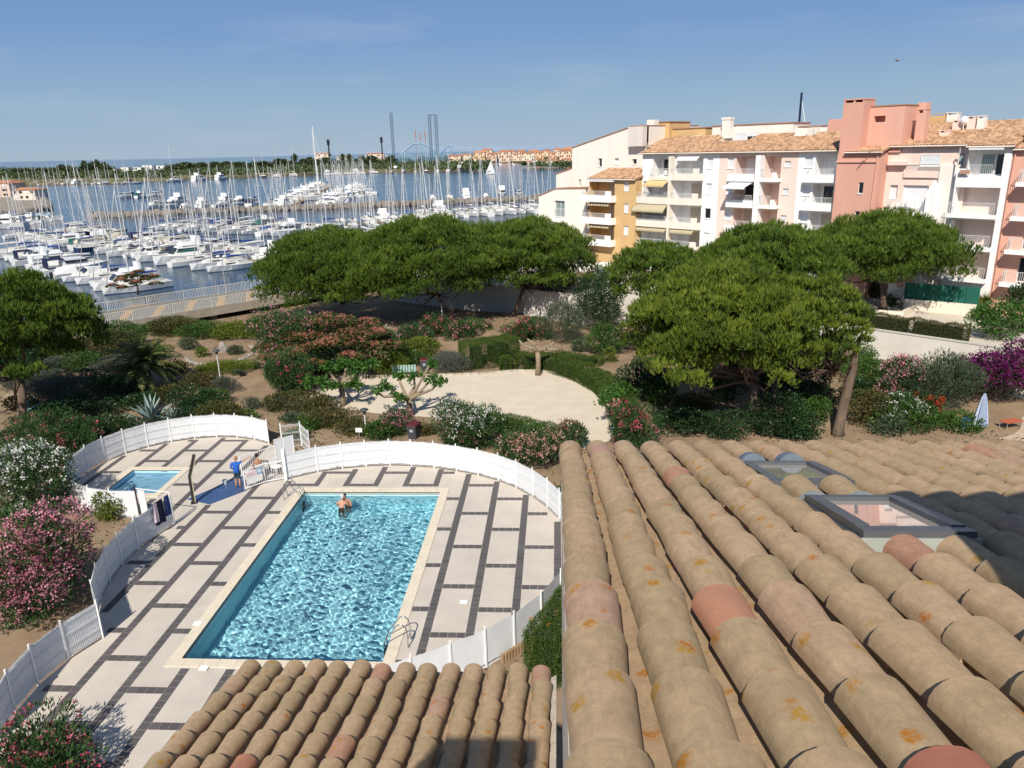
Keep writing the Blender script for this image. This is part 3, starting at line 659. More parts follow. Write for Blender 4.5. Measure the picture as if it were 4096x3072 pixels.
# ---------------- pool ladders
def ladder(name, pos, rz, label):
    t = empty(name, pos, rz, label, 'pool ladder')
    for s in (-0.24, 0.24):
        pts = [(-0.75, s, 0.0), (-0.75, s, 0.55), (-0.70, s, 0.80), (-0.58, s, 0.92), (-0.42, s, 0.90), (0.0, s, 0.35), (0.10, s, 0.12), (0.12, s, -0.2), (0.12, s, -1.25)]
        m = MB(); m.path(pts, 0.022, 8); m.build('rail', STEEL, t, smooth=True)
    m = MB(); m.tube((-0.75, -0.24, 0.3), (-0.75, 0.24, 0.3), 0.016); m.build('brace', STEEL, t)
    for z in (-0.35, -0.62, -0.89, -1.16):
        m = MB(); m.box(0.08, 0.17, -0.24, 0.24, z, z+0.03); m.build('tread', mat('dark ladder tread', (0.04, 0.045, 0.05), 0.5), t)
    return t
ladder('pool_ladder', (IX0+0.02, IY1-0.75, 0.02), R(0), 'steel pool ladder at the far left corner of the big pool')
ladder('pool_ladder', (IX1-0.02, IY0+1.05, 0.02), R(180), 'steel pool ladder at the near right corner of the big pool')
# ------------------------------------------------------------------ people
SKIN = mat('sun tanned skin', (0.42, 0.22, 0.14), 0.55, var=0.08, scale=12)
SKIN2 = mat('reddened skin', (0.50, 0.25, 0.17), 0.55, var=0.1, scale=10)
def skin_body(name, joints, edges, root, mats, facemat, parent, levels=1):
    """one continuous skinned figure; facemat(z, p) picks the slot of each face"""
    me = bpy.data.meshes.new(name); names = list(joints)
    me.from_pydata([joints[k][0] for k in names], [(names.index(a), names.index(b)) for a, b in edges], [])
    o = bpy.data.objects.new(name, me); COL.objects.link(o)
    sk = o.modifiers.new('skin', 'SKIN'); sk.use_smooth_shade = True; sk.branch_smoothing = 0.6
    for i, k in enumerate(names):
        r = joints[k][1]; me.skin_vertices[0].data[i].radius = r if hasattr(r, '__len__') else (r, r)
        me.skin_vertices[0].data[i].use_root = (k == root)
    ss = o.modifiers.new('sub', 'SUBSURF'); ss.levels = levels + 1; ss.render_levels = levels + 1
    dg = bpy.context.evaluated_depsgraph_get(); ev = o.evaluated_get(dg); m2 = bpy.data.meshes.new_from_object(ev)
    bpy.data.objects.remove(o); 
    m2.materials.clear()
    for m in mats: m2.materials.append(m)
    for p in m2.polygons: p.material_index = facemat(np.array(p.center)); p.use_smooth = True
    m2.name = name
    return mesh_obj(name, m2, parent)
def hand(J, E, wrist, tip_dir, side, tag_, s=1.0):
    w = np.array(wrist, float); d = np.array(tip_dir, float); d /= np.linalg.norm(d)
    u = np.array(side, float); u -= d*(u @ d); u /= np.linalg.norm(u)
    palm = w + d*0.085*s; J[tag_+'p'] = (tuple(palm), (0.036*s, 0.018*s)); E.append((tag_, tag_+'p'))
    for k, (o, l) in enumerate(((-0.03, 0.075), (-0.01, 0.088), (0.011, 0.082), (0.031, 0.064))):
        b = palm + u*o*s + d*0.02*s; t = b + d*l*s + np.array([0, 0, -0.008])
        J[f'{tag_}f{k}'] = (tuple((b+t)/2), 0.0095*s); J[f'{tag_}g{k}'] = (tuple(t), 0.008*s)
        E += [(tag_+'p', f'{tag_}f{k}'), (f'{tag_}f{k}', f'{tag_}g{k}')]
    b = w + d*0.045*s - u*0.055*s; J[tag_+'t'] = (tuple(b), 0.011*s); E.append((tag_, tag_+'t'))
    J[tag_+'u'] = (tuple(b + d*0.045*s - u*0.012*s), 0.009*s); E.append((tag_+'t', tag_+'u'))
def head_parts(parent, c, facing, skin, hairmat, hair='short', s=1.0):
    """head as a shaped lathe with nose, ears, eyes, mouth; hair cap"""
    c = np.array(c, float); f = np.array(facing, float); f[2] = 0; f /= np.linalg.norm(f); r = np.array([f[1], -f[0], 0]); up = np.array([0, 0, 1.0])
    def P(a, b, z): return c + r*a*s + f*b*s + up*z*s
    m = MB(); n = 14; prof = [(0.030, -0.125), (0.052, -0.105), (0.062, -0.07), (0.072, -0.03), (0.078, 0.01), (0.080, 0.045), (0.074, 0.08), (0.055, 0.105), (0.025, 0.118)]
    V = []
    for rad, z in prof:
        for k in range(n):
            t = 2*math.pi*k/n; fw_ = math.cos(t); b = rad*1.18*fw_ + (0.012 if z < -0.05 and fw_ > 0 else 0); V.append(P(rad*0.95*math.sin(t), b, z))
    F = [(i*n+k, i*n+(k+1) % n, (i+1)*n+(k+1) % n, (i+1)*n+k) for i in range(len(prof)-1) for k in range(n)] + [tuple(range(n))[::-1], tuple(range((len(prof)-1)*n, len(prof)*n))]
    m.poly(V, F)
    m.poly([P(0, 0.088, 0.012), P(-0.016, 0.086, -0.035), P(0.016, 0.086, -0.035), P(0, 0.118, -0.030)], [(0,1,3),(0,3,2),(1,2,3)])
    for sx in (-1, 1): m.poly([P(sx*0.074, -0.012, 0.025), P(sx*0.074, 0.018, 0.02), P(sx*0.092, -0.018, 0.03), P(sx*0.090, -0.014, -0.03), P(sx*0.072, 0.008, -0.035)], [(0,1,2),(1,3,2),(1,4,3),(0,2,3,4)])
    m.build('head', skin, parent, smooth=True)
    e = MB()
    for sx in (-1, 1): e.obox(P(sx*0.032-0.011, 0.086, 0.012), r*0.022*s, f*0.006*s, up*0.009*s)
    e.obox(P(-0.022, 0.089, -0.066), r*0.044*s, f*0.006*s, up*0.007*s); e.build('eyes_and_mouth', mat('dark facial features', (0.05, 0.02, 0.02), 0.5), parent)
    if hair:
        h = MB(); V = []; prof2 = [(0.080, -0.05), (0.086, 0.0), (0.088, 0.045), (0.081, 0.085), (0.060, 0.113), (0.025, 0.127)]
        for rad, z in prof2:
            for k in range(n):
                t = math.pi*0.38 + (2*math.pi - 0.76*math.pi)*k/(n-1) if z < 0.07 else 2*math.pi*k/(n-1) + math.pi*0.0; V.append(P(rad*0.98*math.sin(t), rad*1.2*math.cos(t), z))
        h.poly(V, [(i*n+k, i*n+k+1, (i+1)*n+k+1, (i+1)*n+k) for i in range(len(prof2)-1) for k in range(n-1)] + [tuple(range((len(prof2)-1)*n, len(prof2)*n))])
        h.build('hair', hairmat, parent, smooth=True)
# man in the blue shirt, pointing
mb = at(955, 1950); man = empty('person', (mb[0], mb[1], 0), 0, 'standing man in a blue shirt and dark shorts pointing towards the gate', 'person')
J = {'hip': ((0, 0, 0.92), (0.15, 0.12)), 'sp1': ((0, 0.01, 1.10), (0.165, 0.14)), 'sp2': ((0, 0.0, 1.30), (0.17, 0.125)), 'nk': ((0.01, 0, 1.45), (0.075, 0.07)), 'nk2': ((0.02, 0, 1.53), 0.055),
     'lh': ((-0.09, 0, 0.86), 0.105), 'lk': ((-0.10, 0.02, 0.50), 0.068), 'lk2': ((-0.10, -0.02, 0.30), 0.058), 'la': ((-0.11, -0.02, 0.07), 0.038), 'lt': ((-0.13, 0.15, 0.035), 0.032),
     'rh': ((0.09, 0, 0.86), 0.105), 'rk': ((0.09, 0.04, 0.50), 0.068), 'rk2': ((0.09, 0, 0.30), 0.058), 'ra': ((0.09, 0, 0.07), 0.038), 'rt': ((0.15, 0.15, 0.035), 0.032),
     'ls': ((-0.19, 0, 1.40), 0.072), 'le': ((-0.27, -0.05, 1.14), 0.052), 'L': ((-0.16, 0.10, 0.98), 0.034),
     'rs': ((0.19, 0.0, 1.40), 0.072), 're': ((0.38, 0.13, 1.47), 0.050), 'Rw': ((0.58, 0.26, 1.57), 0.032)}
E = [('hip','sp1'),('sp1','sp2'),('sp2','nk'),('nk','nk2'),('hip','lh'),('lh','lk'),('lk','lk2'),('lk2','la'),('la','lt'),('hip','rh'),('rh','rk'),('rk','rk2'),('rk2','ra'),('ra','rt'),('sp2','ls'),('ls','le'),('le','L'),('sp2','rs'),('rs','re'),('re','Rw')]
hand(J, E, J['L'][0], (0.6, 0.6, -0.4), (0, 0, 1), 'L'); hand(J, E, J['Rw'][0], (0.8, 0.5, 0.25), (0, 0, 1), 'Rw')
SHIRT = mat('blue cotton shirt', (0.02, 0.10, 0.42), 0.85, var=0.15, scale=9, bump=0.3, bscale=12); SHORTS = mat('dark teal shorts', (0.02, 0.05, 0.07), 0.85, var=0.2, scale=10)
def mf(c):
    x, y, z = c
    if z < 0.53: return 0
    if z < 0.90 and abs(x) < 0.25: return 2
    if (x < -0.26 and z < 1.2) or (z < 1.08 and y > 0.13 and x < 0): return 0
    if x > 0.33 or (z > 1.49 and abs(x) < 0.12): return 0
    return 1
skin_body('body', J, E, 'hip', [SKIN, SHIRT, SHORTS], mf, man)
head_parts(man, (0.03, 0.02, 1.665), (0.9, 0.35, 0), SKIN, mat('grey stubble hair', (0.33, 0.29, 0.26), 0.9), None)
# person sitting behind the notice gate
sb = zz(1030, 680); sit = empty('person', (sb[0], sb[1]+0.4, 0), R(40), 'person with short dark hair sitting behind the notice gate', 'person')
J = {'hip': ((0, 0, 0.44), (0.15, 0.13)), 'sp1': ((0, -0.04, 0.62), (0.14, 0.11)), 'sp2': ((0, -0.03, 0.83), (0.155, 0.11)), 'nk': ((0, 0.0, 0.97), 0.065), 'nk2': ((0, 0.03, 1.04), 0.05),
     'lh': ((-0.10, 0.05, 0.43), 0.095), 'lk': ((-0.15, 0.42, 0.46), 0.066), 'la': ((-0.13, 0.44, 0.08), 0.04), 'lt': ((-0.14, 0.60, 0.035), 0.03),
     'rh': ((0.10, 0.05, 0.43), 0.095), 'rk': ((0.15, 0.42, 0.46), 0.066), 'ra': ((0.13, 0.44, 0.08), 0.04), 'rt': ((0.14, 0.60, 0.035), 0.03),
     'ls': ((-0.17, -0.02, 0.91), 0.06), 'le': ((-0.22, 0.08, 0.68), 0.046), 'L': ((-0.15, 0.30, 0.56), 0.03), 'rs': ((0.17, -0.02, 0.91), 0.06), 're': ((0.22, 0.08, 0.68), 0.046), 'Rw': ((0.15, 0.30, 0.56), 0.03)}
E = [('hip','sp1'),('sp1','sp2'),('sp2','nk'),('nk','nk2'),('hip','lh'),('lh','lk'),('lk','la'),('la','lt'),('hip','rh'),('rh','rk'),('rk','ra'),('ra','rt'),('sp2','ls'),('ls','le'),('le','L'),('sp2','rs'),('rs','re'),('re','Rw')]
hand(J, E, J['L'][0], (0.1, 1, -0.3), (1, 0, 0), 'L'); hand(J, E, J['Rw'][0], (-0.1, 1, -0.3), (-1, 0, 0), 'Rw')
DKB = mat('dark swimwear', (0.02, 0.02, 0.03), 0.7)
skin_body('body', J, E, 'hip', [SKIN, DKB], lambda c: 1 if (c[2] < 0.55 and c[1] < 0.25) else 0, sit)
head_parts(sit, (0, 0.05, 1.17), (0, 1, 0), SKIN, mat('dark brown hair', (0.025, 0.015, 0.01), 0.8))
chs = empty('plastic_chair', (sb[0], sb[1]+0.4, 0), R(40), 'white plastic chair under the seated person', 'chair')
for sx in (-0.2, 0.2):
    for sy in (-0.2, 0.2): m = MB(); m.tube((sx*1.1, sy*1.1, 0), (sx, sy, 0.33), 0.018, n=6); m.build('leg', WHITE, chs)
m = MB(); m.box(-0.23, 0.23, -0.23, 0.23, 0.29, 0.325); m.build('seat', WHITE, chs)
m = MB(); m.obox((-0.23, -0.24, 0.33), (0.46, 0, 0), (0, 0.02, 0), (0, -0.1, 0.45)); m.build('backrest', WHITE, chs)
# white plastic chair and table behind the fence
for k, (u, v, lb) in enumerate(((1275, 640, 'white plastic garden chair behind the low barred fence by the corner post'),)):
    q = zz(u, v); c2 = copy_tree(chs); c2.location = (q[0]-0.1, q[1]+0.5, 0); c2.rotation_euler = (0, 0, R(-120)); c2['label'] = lb
bk = zz(635, 745); m = MB(); m.lathe([(0.09, 0), (0.13, 0.22), (0.14, 0.24)], 12); o = m.build('bucket', WHITE, None, (bk[0], bk[1], 0), None); tag(o, 'small white bucket on the terrace behind the man', 'bucket')
# swimmer with white hair standing in the pool, second bather close behind
def bather(nm, p, rz, label, hairm, skin, hz):
    t = empty(nm, (p[0], p[1], -0.22), rz, label, 'person')
    J = {'leg2l': ((-0.11, 0.0, -1.2), 0.06), 'kl': ((-0.10, 0, -0.78), 0.07), 'leg2r': ((0.11, 0, -1.2), 0.06), 'kr': ((0.10, 0, -0.78), 0.07), 'lh': ((-0.09, 0, -0.42), 0.10), 'rh': ((0.09, 0, -0.42), 0.10), 'hip': ((0, 0, -0.30), (0.16, 0.12)), 'sp1': ((0, 0.03, -0.06), (0.155, 0.115)), 'sp2': ((0, 0.10, 0.17), (0.17, 0.11)), 'nk': ((0, 0.16, 0.31), 0.065), 'nk2': ((0, 0.19, 0.37), 0.055),
         'ls': ((-0.19, 0.10, 0.24), 0.066), 'le': ((-0.29, 0.18, 0.0), 0.05), 'L': ((-0.22, 0.38, -0.10), 0.034), 'rs': ((0.19, 0.10, 0.24), 0.066), 're': ((0.30, 0.20, 0.02), 0.05), 'Rw': ((0.24, 0.40, -0.06), 0.034)}
    E = [('hip','sp1'),('sp1','sp2'),('sp2','nk'),('nk','nk2'),('hip','lh'),('lh','kl'),('kl','leg2l'),('hip','rh'),('rh','kr'),('kr','leg2r'),('sp2','ls'),('ls','le'),('le','L'),('sp2','rs'),('rs','re'),('re','Rw')]
    hand(J, E, J['L'][0], (0.4, 0.8, -0.1), (0, 0, 1), 'L'); hand(J, E, J['Rw'][0], (-0.4, 0.8, -0.1), (0, 0, 1), 'Rw')
    skin_body('body', J, E, 'hip', [skin, DKB], lambda c: 1 if -0.55 < c[2] < -0.13 and abs(c[0]) < 0.24 else 0, t)
    head_parts(t, (0.02, 0.22, 0.50), (0.15, 1, 0), skin, hairm); return t
sp_ = at(1365, 2030, -0.22); bather('person', sp_, R(-6), 'white haired bather with a red back standing in the pool', mat('white hair', (0.62, 0.58, 0.52), 0.9), SKIN2, 0)
bather('person', (sp_[0]+0.20, sp_[1]+0.50, 0), R(165), 'dark haired bather facing the white haired one in the pool', mat('black hair', (0.012, 0.01, 0.01), 0.7), SKIN, 0)
# ------------------------------------------------------------------ land, water, walls, bridge
SOIL = mat('dry garden soil', (0.30, 0.215, 0.14), 0.95, col2=(0.21, 0.145, 0.09), scale=0.55, bump=0.6, bscale=9)
QUAYC = mat('quay concrete', (0.33, 0.31, 0.28), 0.9, var=0.15, scale=0.7, bump=0.2)
SAND = mat('pale compacted sand', (0.60, 0.52, 0.41), 0.95, var=0.07, scale=0.8, bump=0.35, bscale=25)
PATHS = mat('trodden sandy path', (0.40, 0.31, 0.215), 0.95, var=0.16, scale=1.2, bump=0.4, bscale=14)
N_ = np.array([-0.753, 0.657]); D_ = np.array([0.657, 0.753]); B0 = np.array([-40.5, 40.6])
def bl(s, w): q = B0 + D_*s + N_*w; return (float(q[0]), float(q[1]))
LAND = [(-120, -60), (140, -60), (140, 96), (30, 104), (-6, 92), bl(42, 13), bl(20, 13), bl(0, 13), bl(-30, 13), bl(-75, 13), (-150, -10)]
pool_hole = [(p[0], p[1]) for p in OUTLINE]
gnd = sheet_with_holes('ground', LAND, [pool_hole], -0.03, SOIL); tag(gnd, kind='structure')
# gentle relief of the beds: a subdivided skin over the garden, heights from a smooth noise
def bed_relief(name, x0, x1, y0, y1, step, f, material):
    nx, ny = int((x1-x0)/step)+1, int((y1-y0)/step)+1
    xs, ys = np.linspace(x0, x1, nx), np.linspace(y0, y1, ny); X, Y = np.meshgrid(xs, ys); Z = f(X, Y)
    V = np.stack([X, Y, Z], -1).reshape(-1, 3); ii = np.arange(nx*ny).reshape(ny, nx)
    F = np.stack([ii[:-1, :-1], ii[:-1, 1:], ii[1:, 1:], ii[1:, :-1]], -1).reshape(-1, 4)
    keep = []
    for q in F:
        c = V[q].mean(0)
        keep.append(not inside(c[0], c[1], pool_hole))
    F = F[np.array(keep)]
    me = bpy.data.meshes.new(name); me.from_pydata(V.tolist(), [], F.tolist()); me.materials.append(material); me.polygons.foreach_set('use_smooth', [True]*len(F)); me.update()
    return tag(mesh_obj(name, me), kind='structure')
_rg = np.random.default_rng(3); _bumps = [(_rg.uniform(-42, 40), _rg.uniform(-6, 60), _rg.uniform(1.5, 4), _rg.uniform(0.0, 0.16)) for _ in range(120)]
_bumps += [(-2.0, 46.5, 5.0, 0.7), (3.0, 47.0, 4.0, 0.5), (13.5, 33, 4, 0.35)]
SAND_PX = [(1240,1590),(1290,1530),(1400,1505),(1560,1508),(1750,1504),(1900,1500),(2060,1487),(2150,1487),(2230,1497),(2330,1528),(2420,1580),(2475,1640),(2490,1700),(2440,1765),(2330,1800),(2240,1730),(2120,1710),(2000,1690),(1800,1676),(1500,1655),(1330,1630)]
SANDP = [tuple(at(*p)[:2]) for p in SAND_PX]
def relief(X, Y):
    Z = np.full_like(X, -0.015)
    for bx, by, s, h in _bumps: Z += h*np.exp(-((X-bx)**2 + (Y-by)**2)/(2*s*s))*0.9
    out = np.zeros_like(X)
    for i in np.ndindex(X.shape):
        x, y = X[i], Y[i]
        dmin = min((x-a)**2 + (y-b)**2 for a, b in SANDP)**0.5
        k = 0.0 if inside(x, y, SANDP) else min(1.0, dmin/2.5)
        dp = min((x-a)**2 + (y-b)**2 for a, b in pool_hole)**0.5; k *= min(1.0, max(0.0, dp-0.6)/2.0)
        out[i] = k
    return -0.02 + (Z + 0.02)*out
bed_relief('garden_beds', -44, 38, -12, 62, 0.8, relief, SOIL)
so = sheet_with_holes('sand_court', SANDP, [], 0.03, SAND); tag(so, kind='structure')
# kerb of the sand court, stone by stone along its far and right rim
KERB = mat('grey kerb stone', (0.42, 0.38, 0.31), 0.9, var=0.15, scale=3, bump=0.3, rnd=0.12)
kerb = empty('court_kerb', (0, 0, 0), 0, 'low grey stone kerb round the far rim of the sand court', 'kerb')
def resample(pts, step):
    pts = [np.array(p, float) for p in pts]; out = [pts[0]]; acc = 0.0
    for a, b in zip(pts[:-1], pts[1:]):
        L = np.linalg.norm(b-a); t = step-acc
        while t <= L: out.append(a + (b-a)*t/L); t += step
        acc = (acc + L) % step
    return out
kp = resample(SANDP[1:14], 0.62)
km_ = MB(); km_.box(-0.29, 0.29, -0.07, 0.07, 0, 0.16); KERBM = km_.mesh('kerb_stone', KERB)
for a, b in zip(kp[:-1], kp[1:]):
    d = b-a; mesh_obj('kerb_stone', KERBM, kerb, (*(a+b)/2, 0.02), (0, 0, math.atan2(d[1], d[0])))
# paths
for nm, pts in (('garden_path', [(1070, 1720), (1040, 1650), (1080, 1590), (1150, 1540), (1180, 1480), (1150, 1420), (1060, 1405), (1010, 1440), (1060, 1500), (1000, 1560), (960, 1640), (930, 1720)]),
                ('garden_path', [(0, 1600), (70, 1545), (160, 1540), (165, 1640), (110, 1730), (0, 1770)])):
    tag(sheet_with_holes(nm, [tuple(at(*p)[:2]) for p in pts], [], 0.035, PATHS), kind='structure')
# raised plateau in front of the apartment buildings and its white retaining wall
WALLP = [(-13.5, 63.6), (8.8, 47.2), (11.3, 50.6), (29.6, 32.7), (38.5, 24.6), (60, 6)]
plat = MB(); plat.prism([(-13.5, 63.6), (8.8, 47.2), (11.3, 50.6), (29.6, 32.7), (38.5, 24.6), (60, 6), (139, 6), (139, 95), (30, 103), (-5, 90)], -0.1, 3.0)
tag(plat.build('raised_ground', mat('pale concrete yard', (0.56, 0.50, 0.42), 0.9, var=0.1, scale=0.5, bump=0.15)), kind='structure')
WALLM = mat('white washed wall render', (0.70, 0.67, 0.61), 0.9, col2=(0.60, 0.56, 0.50), scale=0.35, bump=0.3, bscale=30)
def wall_run(name, pts, z0, z1, th, mt, label, cap=True):
    t = empty(name, (0, 0, 0), 0, label, 'wall')
    for a, b in zip(pts[:-1], pts[1:]):
        a = np.array(a, float); b = np.array(b, float); d = b-a; L = np.hypot(*d); d /= L; n = np.array([d[1], -d[0]])
        m = MB(); o = a; m.obox((o[0], o[1], z0), (d[0]*L, d[1]*L, 0), (n[0]*th, n[1]*th, 0), (0, 0, z1-z0)); m.build('wall_face', mt, t)
        if cap:
            m = MB(); o = a - n*0.04; m.obox((o[0], o[1], z1+0.002), (d[0]*L, d[1]*L, 0), (n[0]*(th+0.08), n[1]*(th+0.08), 0), (0, 0, 0.07)); m.build('coping', mat('wall coping', (0.5, 0.47, 0.42), 0.9, var=0.1), t)
    return t
wall_run('garden_wall', WALLP[:2], -0.05, 3.18, 0.3, WALLM, 'tall white garden wall dappled with shade behind the middle pines')
wall_run('garden_wall', [WALLP[1], WALLP[2]], -0.05, 3.18, 0.3, WALLM, 'short white return wall beside the dark round tree')
wall_run('garden_wall', WALLP[2:], -0.05, 3.18, 0.3, WALLM, 'long sunlit white garden wall running to the right frame edge')
# ------------------------------------------------------------------ promenade bridge
CONC = mat('weathered bridge concrete', (0.38, 0.34, 0.28), 0.9, col2=(0.26, 0.225, 0.18), scale=0.9, bump=0.3)
PAVE = mat('grey bridge paving', (0.20, 0.19, 0.185), 0.85, var=0.12, scale=2, bump=0.15)
PAVEO = mat('ochre paving band', (0.42, 0.28, 0.16), 0.85, var=0.15, scale=2)
RAILW = mat('cream painted railing', (0.62, 0.60, 0.50), 0.5, var=0.08, scale=4)
ZB = 1.3
br = empty('promenade_bridge', (0, 0, 0), 0, 'concrete promenade bridge with cream railings between garden and harbour', 'bridge')
def quad(m, s0, s1, w0, w1, z0, z1):
    p = bl(s0, w0); m.obox((p[0], p[1], z0), (D_[0]*(s1-s0), D_[1]*(s1-s0), 0), (N_[0]*(w1-w0), N_[1]*(w1-w0), 0), (0, 0, z1-z0))
S0, S1 = -60, 46
m = MB(); quad(m, S0, S1, 0.0, 6.6, ZB-0.45, ZB); m.build('deck', PAVE, br)
m = MB(); quad(m, S0, S1, -0.28, -0.005, ZB-0.75, ZB+0.12); m.build('fascia', CONC, br)
m = MB(); quad(m, S0, S1, 6.605, 6.85, ZB-0.75, ZB+0.12); m.build('fascia', CONC, br)
for s in np.arange(S0+2, S1, 3.4):
    for k in range(5):
        m = MB(); a = s + k*0.6; p0, p1 = bl(a, 0.5 + k*1.1), bl(a+0.85, 0.5 + k*1.1); p2, p3 = bl(a+1.2, 1.55 + k*1.1), bl(a+0.35, 1.55 + k*1.1)
        m.poly([(p[0], p[1], ZB+0.004) for p in (p0, p1, p2, p3)], [(0, 1, 2, 3)]); m.build('paving_band', PAVEO, br)
for s in np.arange(S0+1, S1, 7.5):
    m = MB(); quad(m, s, s+0.7, 0.4, 6.2, -0.05, ZB-0.45); m.build('pier', CONC, br)
def railing(w, h=1.0):
    for s in np.arange(S0, S1, 4.0):
        e = min(4.0, S1-s); m = MB(); a, b = bl(s, w), bl(s+e, w)
        m.tube((a[0], a[1], ZB+0.12+h), (b[0], b[1], ZB+0.12+h), 0.035, n=6); m.tube((a[0], a[1], ZB+0.22), (b[0], b[1], ZB+0.22), 0.02, n=5)
        m.tube((a[0], a[1], ZB+0.1), (a[0], a[1], ZB+0.12+h), 0.035, n=6)
        for k in range(1, int(e/0.17)):
            q = bl(s + k*0.17, w); m.box(q[0]-0.013, q[0]+0.013, q[1]-0.013, q[1]+0.013, ZB+0.22, ZB+0.12+h)
        m.build('railing_bay', RAILW, br)
railing(-0.14); railing(6.72)
wall_run('under_wall', [bl(-60, 3.0), bl(5, 3.0)], -0.05, 0.75, 0.3, WALLM, 'low whitewashed wall under the promenade bridge', cap=False)
# double headed street lamp on the bridge
def street_lamp(p, h, label, heads=2):
    t = empty('street_lamp', p, 0, label, 'street lamp')
    m = MB(); m.tube((0, 0, 0), (0, 0, h), 0.07, 0.04, 8); m.build('pole', ALU, t)
    for k in range(heads):
        x = (-0.35, 0.35)[k] if heads == 2 else 0
        m = MB(); m.tube((0, 0, h-0.1), (x, 0, h+0.1), 0.03, n=6); m.build('arm', ALU, t)
        m = MB(); m.lathe([(0.05, 0), (0.24, 0.12), (0.25, 0.2), (0.1, 0.3)], 12, (x, 0, h+0.08)); m.build('globe', mat('lamp globe', (0.62, 0.62, 0.58), 0.3), t, smooth=True)
q = at(912, 1222, ZB); street_lamp((q[0], q[1], ZB), 5.0, 'white double headed street lamp on the promenade bridge')
# ------------------------------------------------------------------ water and far land
def sea_mat():
    m = bpy.data.materials.new('harbour water'); m.use_nodes = True; nt = m.node_tree; N = nt.nodes; L = nt.links
    b = N['Principled BSDF']; b.inputs['Base Color'].default_value = (0.010, 0.042, 0.085, 1); b.inputs['Roughness'].default_value = 0.12; b.inputs['IOR'].default_value = 1.33
    tc = N.new('ShaderNodeTexCoord'); mp = N.new('ShaderNodeMapping'); mp.inputs['Scale'].default_value = (1, 1, 1); L.new(tc.outputs['Object'], mp.inputs['Vector'])
    n1 = N.new('ShaderNodeTexNoise'); n1.inputs['Scale'].default_value = 1.1; n1.inputs['Detail'].default_value = 6; L.new(mp.outputs[0], n1.inputs['Vector'])
    n2 = N.new('ShaderNodeTexNoise'); n2.inputs['Scale'].default_value = 0.02; n2.inputs['Detail'].default_value = 3; L.new(mp.outputs[0], n2.inputs['Vector'])
    mr = N.new('ShaderNodeMapRange'); mr.inputs['From Min'].default_value = 0.35; mr.inputs['From Max'].default_value = 0.7; mr.inputs['To Min'].default_value = 0.25; mr.inputs['To Max'].default_value = 0.9; L.new(n2.outputs['Fac'], mr.inputs['Value'])
    bp = N.new('ShaderNodeBump'); bp.inputs['Distance'].default_value = 0.12; L.new(mr.outputs[0], bp.inputs['Strength']); L.new(n1.outputs['Fac'], bp.inputs['Height']); L.new(bp.outputs[0], b.inputs['Normal'])
    return m
SEAM = sea_mat()
tag(sheet_with_holes('sea', [(-60000, -300), (60000, -300), (60000, 70000), (-60000, 70000)], [LAND], -1.0, SEAM), kind='structure')
qw = MB()
QL = [bl(-75, 13), bl(-30, 13), bl(0, 13), bl(20, 13), bl(42, 13), (-6, 92), (30, 104), (140, 96)]
for a, b in zip(QL[:-1], QL[1:]):
    qw.poly([(a[0], a[1], -3), (b[0], b[1], -3), (b[0], b[1], -0.03), (a[0], a[1], -0.03)], [(0, 1, 2, 3)])
tag(qw.build('quay_face', QUAYC), kind='structure')
qs = MB(); qp = [bl(-75, 7.2), bl(-75, 12.9), bl(42, 12.9), bl(42, 7.2)]; qs.poly([(p[0], p[1], 0.02) for p in qp], [(3, 2, 1, 0)]); tag(qs.build('quay', QUAYC), kind='structure')
GRASSY = mat('dry grassy bank', (0.13, 0.13, 0.055), 0.95, col2=(0.20, 0.165, 0.085), scale=0.05, bump=0.5, bscale=0.5)
def w_at(u, v): p = at(u, v, -1); return (float(p[0]), float(p[1]))
FAR_L = [w_at(-260, 752), w_at(0, 744), w_at(114, 741), w_at(300, 738), w_at(500, 735), w_at(525, 724), w_at(700, 722), w_at(900, 713), w_at(1100, 704), w_at(1323, 694), w_at(1540, 688), w_at(1700, 683), w_at(1850, 678), w_at(1950, 660), w_at(2000, 640)]
back = [(120, 1500), (60, 1900), (-400, 1250), (-560, 1000), (-900, 1000)]
def land(name, poly, z, mt):
    m = MB(); m.prism(poly, -3, z); o = m.build(name, mt); tag(o, kind='structure'); return o
land('far_shore', (FAR_L + back)[::-1], 0.6, GRASSY)
FAR_R = [w_at(1990, 645), w_at(2100, 655), w_at(2140, 661), w_at(2230, 664), w_at(2400, 663), w_at(2700, 660), (900, 900), (900, 1900), (60, 1900)]
land('far_bank', FAR_R, 0.5, GRASSY)
HILLM = mat('haze tinted hill', (0.26, 0.34, 0.44), 1.0, var=0.1, scale=0.001)  # blue air haze is mixed into the hill colour
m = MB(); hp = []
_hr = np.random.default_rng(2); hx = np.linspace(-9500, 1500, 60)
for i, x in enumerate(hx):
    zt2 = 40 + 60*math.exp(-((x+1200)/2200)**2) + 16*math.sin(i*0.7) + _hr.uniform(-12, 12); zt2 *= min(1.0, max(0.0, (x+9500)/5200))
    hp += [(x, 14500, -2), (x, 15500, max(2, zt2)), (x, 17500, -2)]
m.poly(hp, [(3*i, 3*i+3, 3*i+4, 3*i+1) for i in range(59)] + [(3*i+1, 3*i+4, 3*i+5, 3*i+2) for i in range(59)]); tag(m.build('distant_hills', HILLM), kind='structure')
